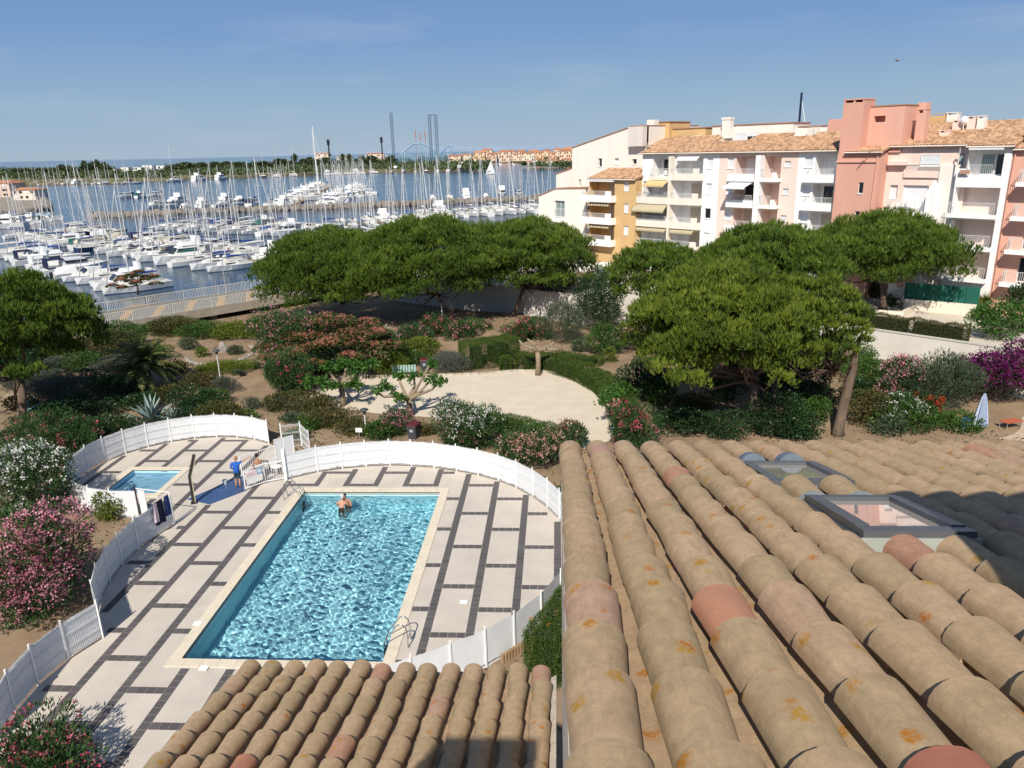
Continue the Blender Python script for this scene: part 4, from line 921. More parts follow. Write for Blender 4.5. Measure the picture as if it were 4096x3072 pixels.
# ------------------------------------------------------------------ foliage
def leaf_mesh(name, pos, axis, side, ll, lw, mt, rnd=None, tri=False, bend=0.0):
    """one diamond (or blade) per leaf; per leaf random value in the attribute rnd"""
    n = len(pos); ll = np.broadcast_to(np.asarray(ll, float), (n,))[:, None]; lw = np.broadcast_to(np.asarray(lw, float), (n,))[:, None]
    a = axis/(np.linalg.norm(axis, axis=1, keepdims=True)+1e-9); s = side - a*np.sum(side*a, 1, keepdims=True); s /= (np.linalg.norm(s, axis=1, keepdims=True)+1e-9)
    if tri: V = np.stack([pos - s*lw*0.5, pos + s*lw*0.5, pos + a*ll], 1); k = 3
    else:
        nn = np.cross(a, s); V = np.stack([pos, pos + a*ll*0.45 + s*lw*0.5 + nn*ll*bend, pos + a*ll, pos + a*ll*0.45 - s*lw*0.5 + nn*ll*bend], 1); k = 4
    me = bpy.data.meshes.new(name); me.vertices.add(n*k); me.vertices.foreach_set('co', V.astype(np.float32).ravel())
    me.loops.add(n*k); me.loops.foreach_set('vertex_index', np.arange(n*k, dtype=np.int32)); me.polygons.add(n)
    me.polygons.foreach_set('loop_start', np.arange(0, n*k, k, dtype=np.int32)); me.update(calc_edges=True)
    at_ = me.attributes.new('rnd', 'FLOAT', 'FACE'); r = RNG.random(n) if rnd is None else rnd
    at_.data.foreach_set('value', np.clip(r, 0, 1).astype(np.float32)); me.materials.append(mt); return me
def rdir(n, rng=None):
    v = (rng or RNG).normal(size=(n, 3)); return v/np.linalg.norm(v, axis=1, keepdims=True)
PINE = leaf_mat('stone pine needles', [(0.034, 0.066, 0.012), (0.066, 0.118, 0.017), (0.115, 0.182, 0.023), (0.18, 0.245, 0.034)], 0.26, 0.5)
PINE2 = leaf_mat('bright stone pine needles', [(0.042, 0.074, 0.012), (0.085, 0.135, 0.017), (0.15, 0.205, 0.024), (0.22, 0.27, 0.036)], 0.26, 0.5)  # brighter, yellower needles for the two near pines
BARK = mat('pine bark', (0.17, 0.12, 0.085), 0.95, col2=(0.085, 0.06, 0.045), scale=3.5, bump=0.9, bscale=9, stretch=(1, 1, 0.35))
def pine_crown(seed, R_, H, nclump, ntuft=95, blades=7, tl=0.34):
    """umbrella crown: clumps over a dome and a second tier under it, each full of upright needle tufts"""
    g = np.random.default_rng(seed); C_ = []; rad = []
    for i in range(nclump):
        a = i*2.39996 + g.normal(0, 0.35); q = math.sqrt((i+0.5)/nclump); r = R_*0.92*q*g.uniform(0.9, 1.08)
        top = H*(1 - 0.5*q**2.6); C_.append((r*math.cos(a), r*math.sin(a), top*g.uniform(0.80, 0.99) - 0.06*H)); rad.append(g.uniform(0.125, 0.185)*R_*(1.05 - 0.2*q))
    for i in range(int(nclump*0.9)):
        a = g.uniform(0, 6.28); q = g.uniform(0.25, 0.97); r = R_*q; C_.append((r*math.cos(a), r*math.sin(a), H*g.uniform(0.08, 0.45)*(1.1 - 0.5*q))); rad.append(g.uniform(0.09, 0.15)*R_)
    for i in range(int(nclump*0.55)):       # the dense middle
        a = g.uniform(0, 6.28); q = math.sqrt(g.random())*0.86; r = R_*q; C_.append((r*math.cos(a), r*math.sin(a), H*(1 - 0.5*q**2.6)*g.uniform(0.42, 0.74))); rad.append(g.uniform(0.12, 0.17)*R_)
    C_ = np.array(C_); rad = np.array(rad); P = []; A = []; RN = []
    for c, r in zip(C_, rad):
        n = int(ntuft*(r/(0.17*R_))**2); d = rdir(n, g); d[:, 2] = np.where(d[:, 2] < -0.45, -d[:, 2], d[:, 2])
        p = c + d*np.array([r, r, r*0.66])*g.uniform(0.60, 1.18, (n, 1)); ax = d*0.42 + np.array([0, 0, 1.05]) + g.normal(0, 0.18, (n, 3))
        P.append(p); A.append(ax); RN.append(np.clip(g.normal(0.42 + g.normal(0, 0.13), 0.16, n) + 0.16*d[:, 2], 0, 1))  # tufts facing up get lighter, sunlit clump tops put into colour
    P = np.concatenate(P); A = np.concatenate(A); RN = np.concatenate(RN); A /= np.linalg.norm(A, axis=1, keepdims=True)
    Pb = np.repeat(P, blades, 0); Ab = np.repeat(A, blades, 0) + g.normal(0, 0.30, (len(P)*blades, 3)); rn = np.repeat(RN, blades) + g.normal(0, 0.07, len(P)*blades)
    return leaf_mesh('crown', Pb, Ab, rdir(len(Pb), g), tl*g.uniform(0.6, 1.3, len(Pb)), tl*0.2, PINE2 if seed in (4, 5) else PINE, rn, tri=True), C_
def pine(base, top_off, R_, z_low, z_top, seed, label, thick=0.24, lean_pts=None, zb=0.0, fk=0.8):
    z_low -= zb; z_top -= zb; t = empty('pine_tree', (base[0], base[1], zb), 0, label, 'pine tree', 'umbrella pines round the garden')
    H = z_top - z_low; me, cl = pine_crown(seed, R_, H, int(36 + R_*11), int((118 if zb == 0 and base[1] < 30 else 84)*(R_/5)**1.7), 6, 0.33)
    c = np.array([top_off[0], top_off[1], z_low]); mesh_obj('crown', me, t, c)
    fork = np.array([top_off[0]*fk, top_off[1]*fk, z_low - 0.12*H + 0.3]); pts = [(0, 0, -0.1), (0.02, 0, 0.4)] + ([tuple(q) for q in lean_pts] if lean_pts else [tuple(fork*0.5 + np.array([0.12, -0.1, 0]))]) + [tuple(fork)]
    rr = np.linspace(thick*1.25, thick*0.72, len(pts)); rr[0] *= 1.25; m = MB(); m.path(pts, list(rr), 10); m.build('trunk', BARK, t, smooth=True)
    g = np.random.default_rng(seed+50); m = MB(); idx = g.permutation(len(cl))[:16]
    for i in idx:
        e = c + cl[i]*np.array([0.92, 0.92, 0.8]); mid = fork*0.55 + e*0.45 + np.array([0, 0, -0.16*H]) + g.normal(0, 0.15, 3); m.path([fork - [0, 0, 0.2], mid, e], [thick*0.38, thick*0.24, 0.03], 6)
    m.build('limbs', BARK, t, smooth=True); return t
def pine_px(ub, vb, uc, vt, vl, wpx, seed, label, d=None, thick=0.24, lean=None, zb=0.0, fk=0.8):
    b = at(ub, vb, zb); dd = d or depth(b); top = at_d(uc, vt, dd); lowp = at_d(uc, vl, dd); R_ = wpx/2*dd/FPX
    return pine(b, (top[0]-b[0], top[1]-b[1]), R_, max(2.0, lowp[2]), top[2], seed, label, thick, lean, zb, fk)
pine_px(1370, 1215, 1320, 915, 1190, 640, 1, 'leftmost of the three middle pines, its crown overhanging the promenade bridge', 77)
pine_px(1815, 1310, 1710, 870, 1150, 680, 2, 'middle pine of the row before the white wall, trunk behind the garden lamp', 73)
pine_px(2042, 1290, 2110, 872, 1120, 540, 3, 'rightmost of the three middle pines, next to the ochre apartment block', 74)
pine_px(3010, 1720, 2900, 1055, 1470, 780, 4, 'big nearest pine with pale scarred trunk just beyond the tiled roof', 43.0, 0.36, None, 0.0, 0.1)
_b5 = at(3350, 1740)
pine_px(3350, 1740, 3280, 1085, 1440, 450, 5, 'near pine on the bare grey trunk that leans to the right', 42.5, 0.27, [tuple(at_d(u, v, 42.0) - _b5) for u, v in ((3380, 1600), (3412, 1470), (3430, 1370))], 0.0, 0.3)
pine_px(3530, 1236, 3550, 862, 1095, 640, 9, 'pine on the raised yard in front of the pale pink house', None, 0.26, None, 3.0)
pine_px(3100, 1650, 3090, 905, 1150, 600, 6, 'pine behind the big one, crown against the salmon house', 49.0)
pine_px(2705, 1485, 2640, 965, 1190, 430, 7, 'smaller pine left of the big one, in front of the white balconies', 57.0, 0.22)
pine_px(90, 1720, 0, 1080, 1470, 680, 8, 'dark pine at the left frame edge beside the sandy path', 47.0, 0.30)

# ---- shrubs
LEAF = {
 'green': leaf_mat('fresh green leaf', [(0.03, 0.07, 0.015), (0.055, 0.12, 0.022), (0.10, 0.17, 0.03)]),
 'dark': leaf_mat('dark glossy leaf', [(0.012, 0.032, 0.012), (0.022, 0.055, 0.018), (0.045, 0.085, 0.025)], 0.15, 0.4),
 'yellow': leaf_mat('yellow green leaf', [(0.07, 0.11, 0.015), (0.12, 0.16, 0.02), (0.18, 0.19, 0.025)]),
 'olive': leaf_mat('grey green leaf', [(0.045, 0.075, 0.04), (0.075, 0.11, 0.06), (0.11, 0.145, 0.085)]),
 'brown': leaf_mat('dry mixed leaf', [(0.05, 0.065, 0.02), (0.085, 0.09, 0.025), (0.13, 0.085, 0.03)]),
 'silver': leaf_mat('lavender leaf', [(0.07, 0.10, 0.05), (0.10, 0.125, 0.085), (0.14, 0.125, 0.17)]),
 'hedge': leaf_mat('clipped hedge leaf', [(0.035, 0.075, 0.012), (0.06, 0.11, 0.017), (0.10, 0.14, 0.02)]),
 'oleander': leaf_mat('oleander leaf', [(0.025, 0.065, 0.02), (0.045, 0.10, 0.028), (0.085, 0.145, 0.04)]),
 'purple': leaf_mat('bougainvillea leaf', [(0.03, 0.05, 0.02), (0.055, 0.06, 0.03), (0.09, 0.03, 0.06)]),
 'albizia': leaf_mat('silk tree leaf', [(0.035, 0.06, 0.015), (0.06, 0.085, 0.02), (0.09, 0.10, 0.025)]),
 'plane': leaf_mat('mulberry leaf', [(0.03, 0.085, 0.016), (0.055, 0.14, 0.022), (0.095, 0.20, 0.035)], 0.3),
}
FLOW = {
 'pink': leaf_mat('pink blossom', [(0.46, 0.13, 0.20), (0.58, 0.23, 0.30), (0.66, 0.38, 0.43)], 0.3),
 'rose': leaf_mat('deep rose blossom', [(0.40, 0.04, 0.09), (0.52, 0.09, 0.15), (0.58, 0.18, 0.22)], 0.3),
 'white': leaf_mat('white blossom', [(0.62, 0.62, 0.55), (0.72, 0.72, 0.66), (0.78, 0.78, 0.74)], 0.3),
 'salmon': leaf_mat('salmon blossom', [(0.58, 0.25, 0.20), (0.66, 0.38, 0.30), (0.70, 0.48, 0.40)], 0.3),
 'silk': leaf_mat('silk tree blossom', [(0.34, 0.11, 0.075), (0.46, 0.18, 0.12), (0.52, 0.26, 0.19)], 0.3),
 'magenta': leaf_mat('magenta bract', [(0.09, 0.005, 0.06), (0.16, 0.010, 0.11), (0.24, 0.02, 0.18)], 0.3),
 'red': leaf_mat('red blossom', [(0.35, 0.02, 0.015), (0.48, 0.04, 0.02), (0.5, 0.1, 0.03)], 0.3),
 'orange': leaf_mat('orange blossom', [(0.5, 0.12, 0.02), (0.55, 0.18, 0.03), (0.6, 0.25, 0.05)], 0.3),
}
TWIG = mat('shrub twigs', (0.10, 0.075, 0.05), 0.9, var=0.2, scale=8)
def lumps(g, rx, ry, h, n, low=0.25):
    out = []
    for i in range(n):
        d = rdir(1, g)[0]; k = g.uniform(0.35, 0.72); r = g.uniform(0.34, 0.52)
        out.append((np.array([d[0]*rx*k, d[1]*ry*k, h*0.5 + d[2]*h*0.5*k*0.9]), np.array([rx*r, ry*r, h*0.5*r*1.15])))
    out.append((np.array([0, 0, h*0.48]), np.array([rx*0.72, ry*0.72, h*0.47]))); return out
def shell(g, blobs, n, lo=0.72):
    w = np.array([b[1][0]*b[1][1] + b[1][0]*b[1][2] + b[1][1]*b[1][2] for b in blobs]); w = w/w.sum(); P = []; D = []
    for (c, r), k in zip(blobs, (w*n).astype(int)+1):
        d = rdir(k, g); P.append(c + d*r*g.uniform(lo, 1.06, (k, 1))); D.append(d)
    P = np.concatenate(P); D = np.concatenate(D); ok = P[:, 2] > 0.02; return P[ok], D[ok]
def shrub(name, p, rx, ry, h, leaf, label, cat='shrub', ll=0.11, lw=0.045, dens=1.0, flower=None, nfl=0, fsize=0.05, up=0.35, seed=None, group=None, nl=7, top=True, rz=0.0, fl_top=0.0):
    ll *= 1.32; lw *= 1.6; nfl = int(nfl*1.5); fsize *= 1.2; seed = seed if seed is not None else int(abs(p[0]*131 + p[1]*71 + h*17)) % 9973; g = np.random.default_rng(seed)
    t = empty(name, (p[0], p[1], p[2] if len(p) > 2 else 0), rz, label, cat, group)
    bl_ = lumps(g, rx, ry, h, nl); area = 4*(rx*ry + rx*h/2 + ry*h/2); n = int(min(10500, max(160, dens*1.7*area/(ll*lw))))
    P, D = shell(g, bl_, n); A = D*0.8 + np.array([0, 0, up]) + g.normal(0, 0.5, P.shape)
    cl = np.sin(P[:, 0]*2.3/rx + seed)*np.cos(P[:, 1]*2.1/ry)*0.16
    me = leaf_mesh('foliage', P, A, rdir(len(P), g), ll*g.uniform(0.6, 1.3, len(P)), lw*g.uniform(0.7, 1.25, len(P)), LEAF[leaf], np.clip(g.normal(0.45, 0.2, len(P)) + cl, 0, 1), bend=0.08)
    mesh_obj('foliage', me, t)
    m = MB()
    for k in range(6):
        a = 6.283*k/6 + g.uniform(-0.3, 0.3); e = (rx*0.6*math.cos(a), ry*0.6*math.sin(a), h*g.uniform(0.5, 0.8)); m.path([(0.05*math.cos(a), 0.05*math.sin(a), 0), (e[0]*0.4, e[1]*0.4, e[2]*0.6), e], [0.03, 0.022, 0.008], 5)
    m.build('stems', TWIG, t)
    if flower:
        P, D = shell(g, bl_, nfl*3, 0.98); ok = D[:, 2] > g.uniform(-0.55, 0.35, len(D)) + fl_top; P = P[ok][:nfl]; D = D[ok][:nfl]; k = 9
        Pb = np.repeat(P, k, 0) + g.normal(0, fsize*1.1, (len(P)*k, 3)); A = rdir(len(Pb), g) + np.repeat(D, k, 0)*0.7
        rn = np.repeat(g.uniform(0.1, 0.9, len(P)), k) + g.normal(0, 0.15, len(Pb))
        tag(mesh_obj('flowers', leaf_mesh('flowers', Pb, A, rdir(len(Pb), g), fsize*1.5, fsize*1.25, FLOW[flower], rn, bend=0.1), t), kind='stuff')
    return t
def shrub_px(name, u, v, wpx, hpx, leaf, label, cat='shrub', ratio=0.85, **k):
    p = at(u, v); d = depth(p)*1.02; wpx *= 1.16; hpx *= 1.12; return shrub(name, p, wpx/2*d/FPX, wpx/2*d/FPX*ratio, hpx*d/FPX*0.97, leaf, label, cat, **k)
# clipped hedges follow a line: a dense box of small leaves with rounded shoulders
def hedge(name, pts, w, h, label, leaf='hedge', ll=0.075, lw=0.045, flower=None, nfl=0, dens=1.0, z=0.0):
    g = np.random.default_rng(int(abs(pts[0][0]*53 + pts[0][1]*29)) + 3); t = empty(name, (0, 0, 0), 0, label, 'hedge')
    P = []; D = []
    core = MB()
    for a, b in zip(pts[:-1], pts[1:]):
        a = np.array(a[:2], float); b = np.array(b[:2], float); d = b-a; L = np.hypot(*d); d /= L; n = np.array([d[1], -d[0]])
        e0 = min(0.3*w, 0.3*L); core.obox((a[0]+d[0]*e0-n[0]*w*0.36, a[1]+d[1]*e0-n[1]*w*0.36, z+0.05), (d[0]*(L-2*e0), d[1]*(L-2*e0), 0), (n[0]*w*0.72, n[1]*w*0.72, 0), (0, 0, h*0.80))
        area = L*(w + 2*h) + w*h; k = int(dens*1.9*area/(ll*lw)); s = g.uniform(-0.12*w, L+0.12*w, k); per = g.uniform(0, w + 2*h, k)
        off = np.where(per < h, -w/2, np.where(per < h+w, per-h-w/2, w/2)); zz_ = np.where(per < h, per, np.where(per < h+w, h, per-h-w))
        rr_ = 0.16*h; e = np.maximum(0, zz_-(h-rr_))*np.where(np.abs(off) >= w/2-1e-6, 1, 0); off = off*(1 - 0.35*(e/rr_)**2*rr_/w)
        wob = 0.06*np.sin(s*2.1 + a[0]) + 0.04*np.sin(s*5.3); dn = np.stack([np.where(per < h, -1, np.where(per < h+w, 0, 1))*n[0], np.where(per < h, -1, np.where(per < h+w, 0, 1))*n[1], np.where((per >= h) & (per < h+w), 1.0, 0.15)], 1)
        q = np.stack([a[0] + d[0]*s + n[0]*off, a[1] + d[1]*s + n[1]*off, z + np.maximum(0.03, zz_ + wob*(zz_/h))], 1) + dn*g.uniform(-0.09, 0.05, (k, 1)) + g.normal(0, 0.02, (k, 3)); P.append(q); D.append(dn)
    for (e, f_) in ((pts[0], pts[1]), (pts[-1], pts[-2])):
        e = np.array(e[:2], float); d = e - np.array(f_[:2], float); d /= np.hypot(*d); n = np.array([d[1], -d[0]]); k = int(dens*3.0*w*h/(ll*lw)); o_ = g.uniform(-w/2, w/2, k); bulge = 0.16*w*np.sqrt(np.maximum(0, 1 - (o_/(w/2))**2)); zq = g.uniform(0.03, h, k)
        P.append(np.stack([e[0] + n[0]*o_ + d[0]*bulge, e[1] + n[1]*o_ + d[1]*bulge, z + zq], 1) + g.normal(0, 0.03, (k, 3))); D.append(np.repeat(np.array([[d[0], d[1], 0.15]]), k, 0))
    P = np.concatenate(P); D = np.concatenate(D)
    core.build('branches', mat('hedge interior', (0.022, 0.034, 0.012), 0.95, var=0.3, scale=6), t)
    A = D*0.8 + g.normal(0, 0.6, P.shape) + np.array([0, 0, 0.3])
    mesh_obj('foliage', leaf_mesh('foliage', P, A, rdir(len(P), g), ll*g.uniform(0.7, 1.3, len(P)), lw, LEAF[leaf], np.clip(g.normal(0.45, 0.22, len(P)), 0, 1), bend=0.08), t)
    if flower:
        ix = g.permutation(len(P))[:nfl]; Pb = np.repeat(P[ix] + D[ix]*0.05, 5, 0) + g.normal(0, 0.03, (nfl*5, 3))
        tag(mesh_obj('flowers', leaf_mesh('flowers', Pb, rdir(nfl*5, g), rdir(nfl*5, g), 0.06, 0.05, FLOW[flower]), t), kind='stuff')
    return t
G_ = lambda *q: [tuple(at(*p)[:2]) for p in q]
OLE = dict(cat='oleander', ll=0.17, lw=0.034, up=0.7)
# left front: the big oleanders outside the left fence
shrub_px('oleander_bush', 130, 2470, 600, 520, 'oleander', 'huge pink flowering oleander outside the left terrace fence', nfl=800, flower='pink', fsize=0.056, dens=1.0, seed=21, nl=12, **OLE)
shrub_px('oleander_bush', 120, 2060, 430, 330, 'oleander', 'white flowering oleander left of the paddling pool fence', nfl=260, flower='white', fsize=0.06, seed=22, nl=9, **OLE)
shrub_px('oleander_bush', 230, 1830, 380, 200, 'oleander', 'rose flowering oleander behind the white one at the left', nfl=45, flower='rose', fsize=0.06, seed=23, **OLE)
shrub_px('oleander_bush', 150, 3150, 660, 300, 'oleander', 'deep rose oleander in the bottom left corner of the picture', nfl=110, flower='rose', fsize=0.042, seed=24, nl=10, **OLE)
shrub_px('round_shrub', 440, 2075, 175, 120, 'yellow', 'yellow green clipped shrub against the outside of the round fence', ll=0.09, lw=0.05, seed=25)
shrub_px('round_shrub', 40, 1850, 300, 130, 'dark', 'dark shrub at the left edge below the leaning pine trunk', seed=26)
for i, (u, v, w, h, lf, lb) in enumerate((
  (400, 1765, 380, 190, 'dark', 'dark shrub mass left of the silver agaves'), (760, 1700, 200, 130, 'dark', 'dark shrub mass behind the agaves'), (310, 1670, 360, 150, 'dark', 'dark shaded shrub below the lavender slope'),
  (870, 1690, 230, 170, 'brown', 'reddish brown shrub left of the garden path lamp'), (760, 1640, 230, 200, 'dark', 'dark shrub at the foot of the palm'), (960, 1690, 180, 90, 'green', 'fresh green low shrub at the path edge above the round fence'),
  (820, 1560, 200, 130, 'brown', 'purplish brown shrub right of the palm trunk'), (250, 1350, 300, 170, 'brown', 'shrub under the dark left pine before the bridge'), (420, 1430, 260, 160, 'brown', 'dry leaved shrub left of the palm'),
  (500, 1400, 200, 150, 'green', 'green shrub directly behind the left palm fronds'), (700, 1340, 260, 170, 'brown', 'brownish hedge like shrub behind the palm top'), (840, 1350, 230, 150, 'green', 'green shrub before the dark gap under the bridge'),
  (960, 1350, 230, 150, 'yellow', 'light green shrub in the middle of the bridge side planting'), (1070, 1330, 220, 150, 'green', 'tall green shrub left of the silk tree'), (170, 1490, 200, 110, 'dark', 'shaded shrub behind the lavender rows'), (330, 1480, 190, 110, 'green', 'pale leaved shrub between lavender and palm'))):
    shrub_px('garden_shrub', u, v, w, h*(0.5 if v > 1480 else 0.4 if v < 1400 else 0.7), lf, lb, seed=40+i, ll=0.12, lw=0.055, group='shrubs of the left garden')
for i, (u, v, w, h, lb) in enumerate(((140, 1570, 260, 80, 'grey lavender mound at the far left'), (270, 1600, 300, 90, 'long grey lavender mound above the dark shrubs'), (240, 1490, 150, 60, 'small lavender mound behind the grey ones'),
  (470, 1480, 260, 50, 'broad lavender bank left of the palm'), (1008, 1640, 80, 46, 'round lavender cushion beside the garden path'), (1135, 1640, 74, 55, 'grey lavender cushion right of the round one'), (905, 1570, 110, 60, 'lavender at the foot of the path lamp'), (1800, 1490, 190, 80, 'large grey lavender mound beside the rubbish bin'))):
    shrub_px('lavender', u, v, w, h, 'silver', lb, 'lavender', ll=0.16, lw=0.02, up=1.2, seed=70+i, group='lavender mounds', dens=0.8)
for i, (u, v, w, h, lb) in enumerate(((886, 1372, 44, 46, 'leftmost of the three small round box bushes'), (980, 1362, 48, 52, 'largest of the three small round box bushes'), (1000+38, 1352, 36, 40, 'rightmost of the three small round box bushes'))):
    shrub_px('box_ball', u, v-8, w, h, 'yellow', lb, 'shrub', ll=0.07, lw=0.04, seed=90+i, group='small round box bushes', nl=3)
for i, (u, v, w, h, lf, lb) in enumerate(((900, 1490, 230, 40, 'yellow', 'spreading bright juniper before the path lamp'), (1005, 1480, 90, 26, 'olive', 'low grey green cushion on the bare soil'), (955, 1505, 60, 26, 'olive', 'smallest grey green cushion near the lamp shadow'), (940, 1420, 70, 36, 'olive', 'tuft inside the stone ring'))):
    shrub_px('ground_cover', u, v, w, h, lf, lb, 'shrub', ll=0.14, lw=0.03, seed=95+i, up=0.6)
# middle garden
for i, (u, v, w, h, lf, lb, fl, nf) in enumerate((
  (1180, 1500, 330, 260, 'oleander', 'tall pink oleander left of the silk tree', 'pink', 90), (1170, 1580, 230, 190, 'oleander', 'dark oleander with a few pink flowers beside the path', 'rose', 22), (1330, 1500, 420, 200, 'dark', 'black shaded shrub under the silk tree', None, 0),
  (1500, 1460, 230, 150, 'oleander', 'white flowering oleander in the shade of the silk tree', 'white', 26), (1660, 1410, 190, 120, 'oleander', 'pink oleander in front of the lamp post', 'pink', 55), (1740, 1360, 150, 110, 'oleander', 'rose oleander below the middle pine trunk', 'rose', 60),
  (1840, 1370, 150, 90, 'oleander', 'pale pink oleander left of the big clipped hedge', 'pink', 40), (1910, 1345, 130, 70, 'oleander', 'cream flowered oleander behind the big clipped hedge', 'salmon', 36), (1690, 1440, 160, 90, 'yellow', 'yellow leaved shrub behind the bin', None, 0), (1560, 1490, 170, 80, 'yellow', 'yellow flowering shrub left of the bench', None, 0), (1620, 1470, 190, 70, 'green', 'green shrub behind the bench', None, 0),
  (2060, 1380, 120, 90, 'oleander', 'oleander right of the clipped hedge with rose flowers', 'rose', 26), (2150, 1370, 140, 100, 'oleander', 'oleander behind the bare pollarded tree', 'rose', 26))):
    shrub_px('flowering_shrub', u, v, w, h, lf, lb, 'shrub', ll=0.15, lw=0.045, up=0.5, flower=fl, nfl=nf, fsize=0.07, seed=120+i, group='flowering shrubs of the middle garden')
for i, (u, v, w, h, lf, lb) in enumerate((
  (1130, 1640, 170, 110, 'brown', 'ragged shrub right of the path, nearest the sand court'), (1250, 1650, 200, 120, 'brown', 'ragged mixed shrub before the left pollarded tree'), (1190, 1760, 120, 80, 'green', 'green shrub just behind the fence gap'), (1330, 1710, 200, 130, 'brown', 'ragged shrub left of the near lamp'),
  (1420, 1740, 150, 110, 'brown', 'reddish shrub beside the near lamp post'), (1240, 1720, 130, 110, 'green', 'upright green shrub behind the round fence end'), (1520, 1760, 160, 120, 'green', 'green shrub between the near lamp and the bin'), (1180, 1690, 120, 60, 'olive', 'grey shrub on the bare soil behind the gate'),
  (1700, 1740, 120, 80, 'brown', 'brown shrub behind the fence right of the near bin'))):
    shrub_px('ragged_shrub', u, v, w, h*0.62, lf, lb, seed=150+i, ll=0.12, lw=0.05, group='ragged shrubs before the sand court')
shrub_px('oleander_bush', 1600, 1745, 150, 110, 'oleander', 'pink oleander in front of the middle pollarded tree', nfl=60, flower='pink', fsize=0.05, seed=31, **OLE)
shrub_px('oleander_bush', 1850, 1790, 270, 190, 'oleander', 'white over pink oleander behind the fence, tallest by the sand court', nfl=110, flower='white', fsize=0.055, seed=32, nl=10, fl_top=0.25, **OLE)
shrub_px('oleander_bush', 1900, 1790, 260, 130, 'oleander', 'low pink oleander at the foot of the white flowered one', nfl=80, flower='pink', fsize=0.05, seed=36, **OLE)
shrub_px('oleander_bush', 2120, 1850, 330, 150, 'oleander', 'salmon pink oleander between the fence and the roof edge', nfl=230, flower='salmon', fsize=0.045, seed=33, nl=10, **OLE)
shrub_px('oleander_bush', 2290, 1800, 130, 120, 'oleander', 'upright oleander with red flowers touching the roof corner', nfl=14, flower='rose', fsize=0.06, seed=34, **OLE)
shrub_px('oleander_bush', 2540, 1790, 260, 190, 'oleander', 'rose flowered oleander beyond the roof left rows', nfl=60, flower='rose', fsize=0.06, seed=35, **OLE)
hedge('clipped_hedge', G_((1860, 1470), (1950, 1462), (2040, 1440)), 2.2, 2.0, 'big clipped round shouldered hedge at the far rim of the sand court')
hedge('clipped_hedge', G_((2010, 1478), (2040, 1478)), 1.0, 1.0, 'small clipped cube hedge right of the big clipped hedge')
hedge('clipped_hedge', G_((2080, 1470), (2200, 1478), (2330, 1520), (2420, 1570), (2480, 1640), (2510, 1700)), 1.5, 1.15, 'long low hedge curving along the right rim of the sand court', flower='orange', nfl=40)
hedge('clipped_hedge', G_((2250, 1455), (2400, 1470)), 1.2, 0.8, 'low hedge branch behind the curved hedge')
hedge('clipped_hedge', G_((1890, 1700), (2100, 1745), (2240, 1780)), 1.3, 0.95, 'low hedge between the oleanders and the sand court', leaf='hedge')
hedge('clipped_hedge', [(5.95, -3.5), (6.75, -1.9), (7.45, 0.0), (8.2, 2.5)], 1.15, 1.9, 'tall clipped hedge beside the near right fence and the roof edge', flower='orange', nfl=30, ll=0.06, lw=0.035)
hedge('clipped_hedge', [(6.9, 9.8), (8.2, 7.6), (8.9, 5.2)], 1.5, 0.8, 'grass green low hedge outside the curved fence by the roof')
hedge('clipped_hedge', G_((2640, 1460), (2740, 1468)), 1.6, 1.3, 'lone clipped hedge block under the smaller pine')
for i, (u, v, w, h, lf, lb) in enumerate((
  (2420, 1420, 190, 120, 'green', 'wide green shrub right of the dark round tree'), (2320, 1410, 80, 60, 'olive', 'small grey green shrub on bare soil'), (2440, 1460, 60, 70, 'yellow', 'thin sapling on the bare soil'), (2780, 1530, 130, 110, 'green', 'green shrub at the foot of the smaller pine'),
  (2560, 1600, 240, 150, 'dark', 'dark glossy shrub behind the right rim of the court'), (2640, 1620, 150, 110, 'green', 'fig like shrub on the right garden slope'), (2490, 1640, 160, 110, 'green', 'leafy shrub hanging over the court kerb'), (2900, 1610, 150, 110, 'dark', 'red flowered dark shrub left of the big pine trunk'), (2720, 1700, 200, 70, 'dark', 'dark purple shrub row behind the roof edge'),
  (3100, 1740, 260, 180, 'dark', 'shaded shrub between the two near trunks'), (3260, 1690, 150, 110, 'green', 'sunlit hedge like shrub left of the leaning trunk'), (3480, 1700, 190, 140, 'brown', 'dry shrub right of the leaning trunk'), (3640, 1720, 260, 120, 'green', 'bright green shrub before the bougainvillea terrace'), (3560, 1740, 150, 70, 'olive', 'pink tipped shrub at the roof edge'), (2820, 1690, 60, 40, 'silver', 'silvery cushion on bare soil behind the roof'), (3190, 1580, 300, 160, 'dark', 'dark shrub mass behind the leaning trunk'), (3330, 1480, 380, 120, 'green', 'long green shrub at the foot of the white wall'), (3830, 1720, 240, 70, 'green', 'low green hedge before the closed parasol'))):
    shrub_px('garden_shrub', u, v, w, h, lf, lb, seed=180+i, ll=0.13, lw=0.06, group='shrubs of the right garden')
shrub_px('dark_round_tree', 2380, 1330, 200, 240, 'dark', 'dense dark round tree before the white wall corner', 'tree', ll=0.14, lw=0.06, seed=201, nl=10)
shrub_px('tamarisk', 2250, 1380, 150, 170, 'olive', 'feathery grey green tamarisk left of the dark round tree', 'shrub', ll=0.22, lw=0.02, up=1.0, seed=202)
shrub_px('tamarisk', 2590, 1400, 170, 110, 'olive', 'blue green feathery shrub in the shade before the return wall', 'shrub', ll=0.2, lw=0.025, up=0.9, seed=203)
shrub_px('tamarisk', 3740, 1650, 280, 250, 'olive', 'big grey green feathery shrub before the sunlit wall', 'shrub', ll=0.2, lw=0.03, up=0.9, seed=204, nl=10)
shrub_px('oleander_bush', 3580, 1650, 200, 220, 'oleander', 'pink oleander left of the big grey green shrub', nfl=110, flower='pink', fsize=0.07, seed=205, **OLE)
shrub_px('oleander_bush', 3570, 1700, 230, 130, 'oleander', 'white oleander below the pink one before the wall', nfl=40, flower='white', fsize=0.07, seed=206, **OLE)
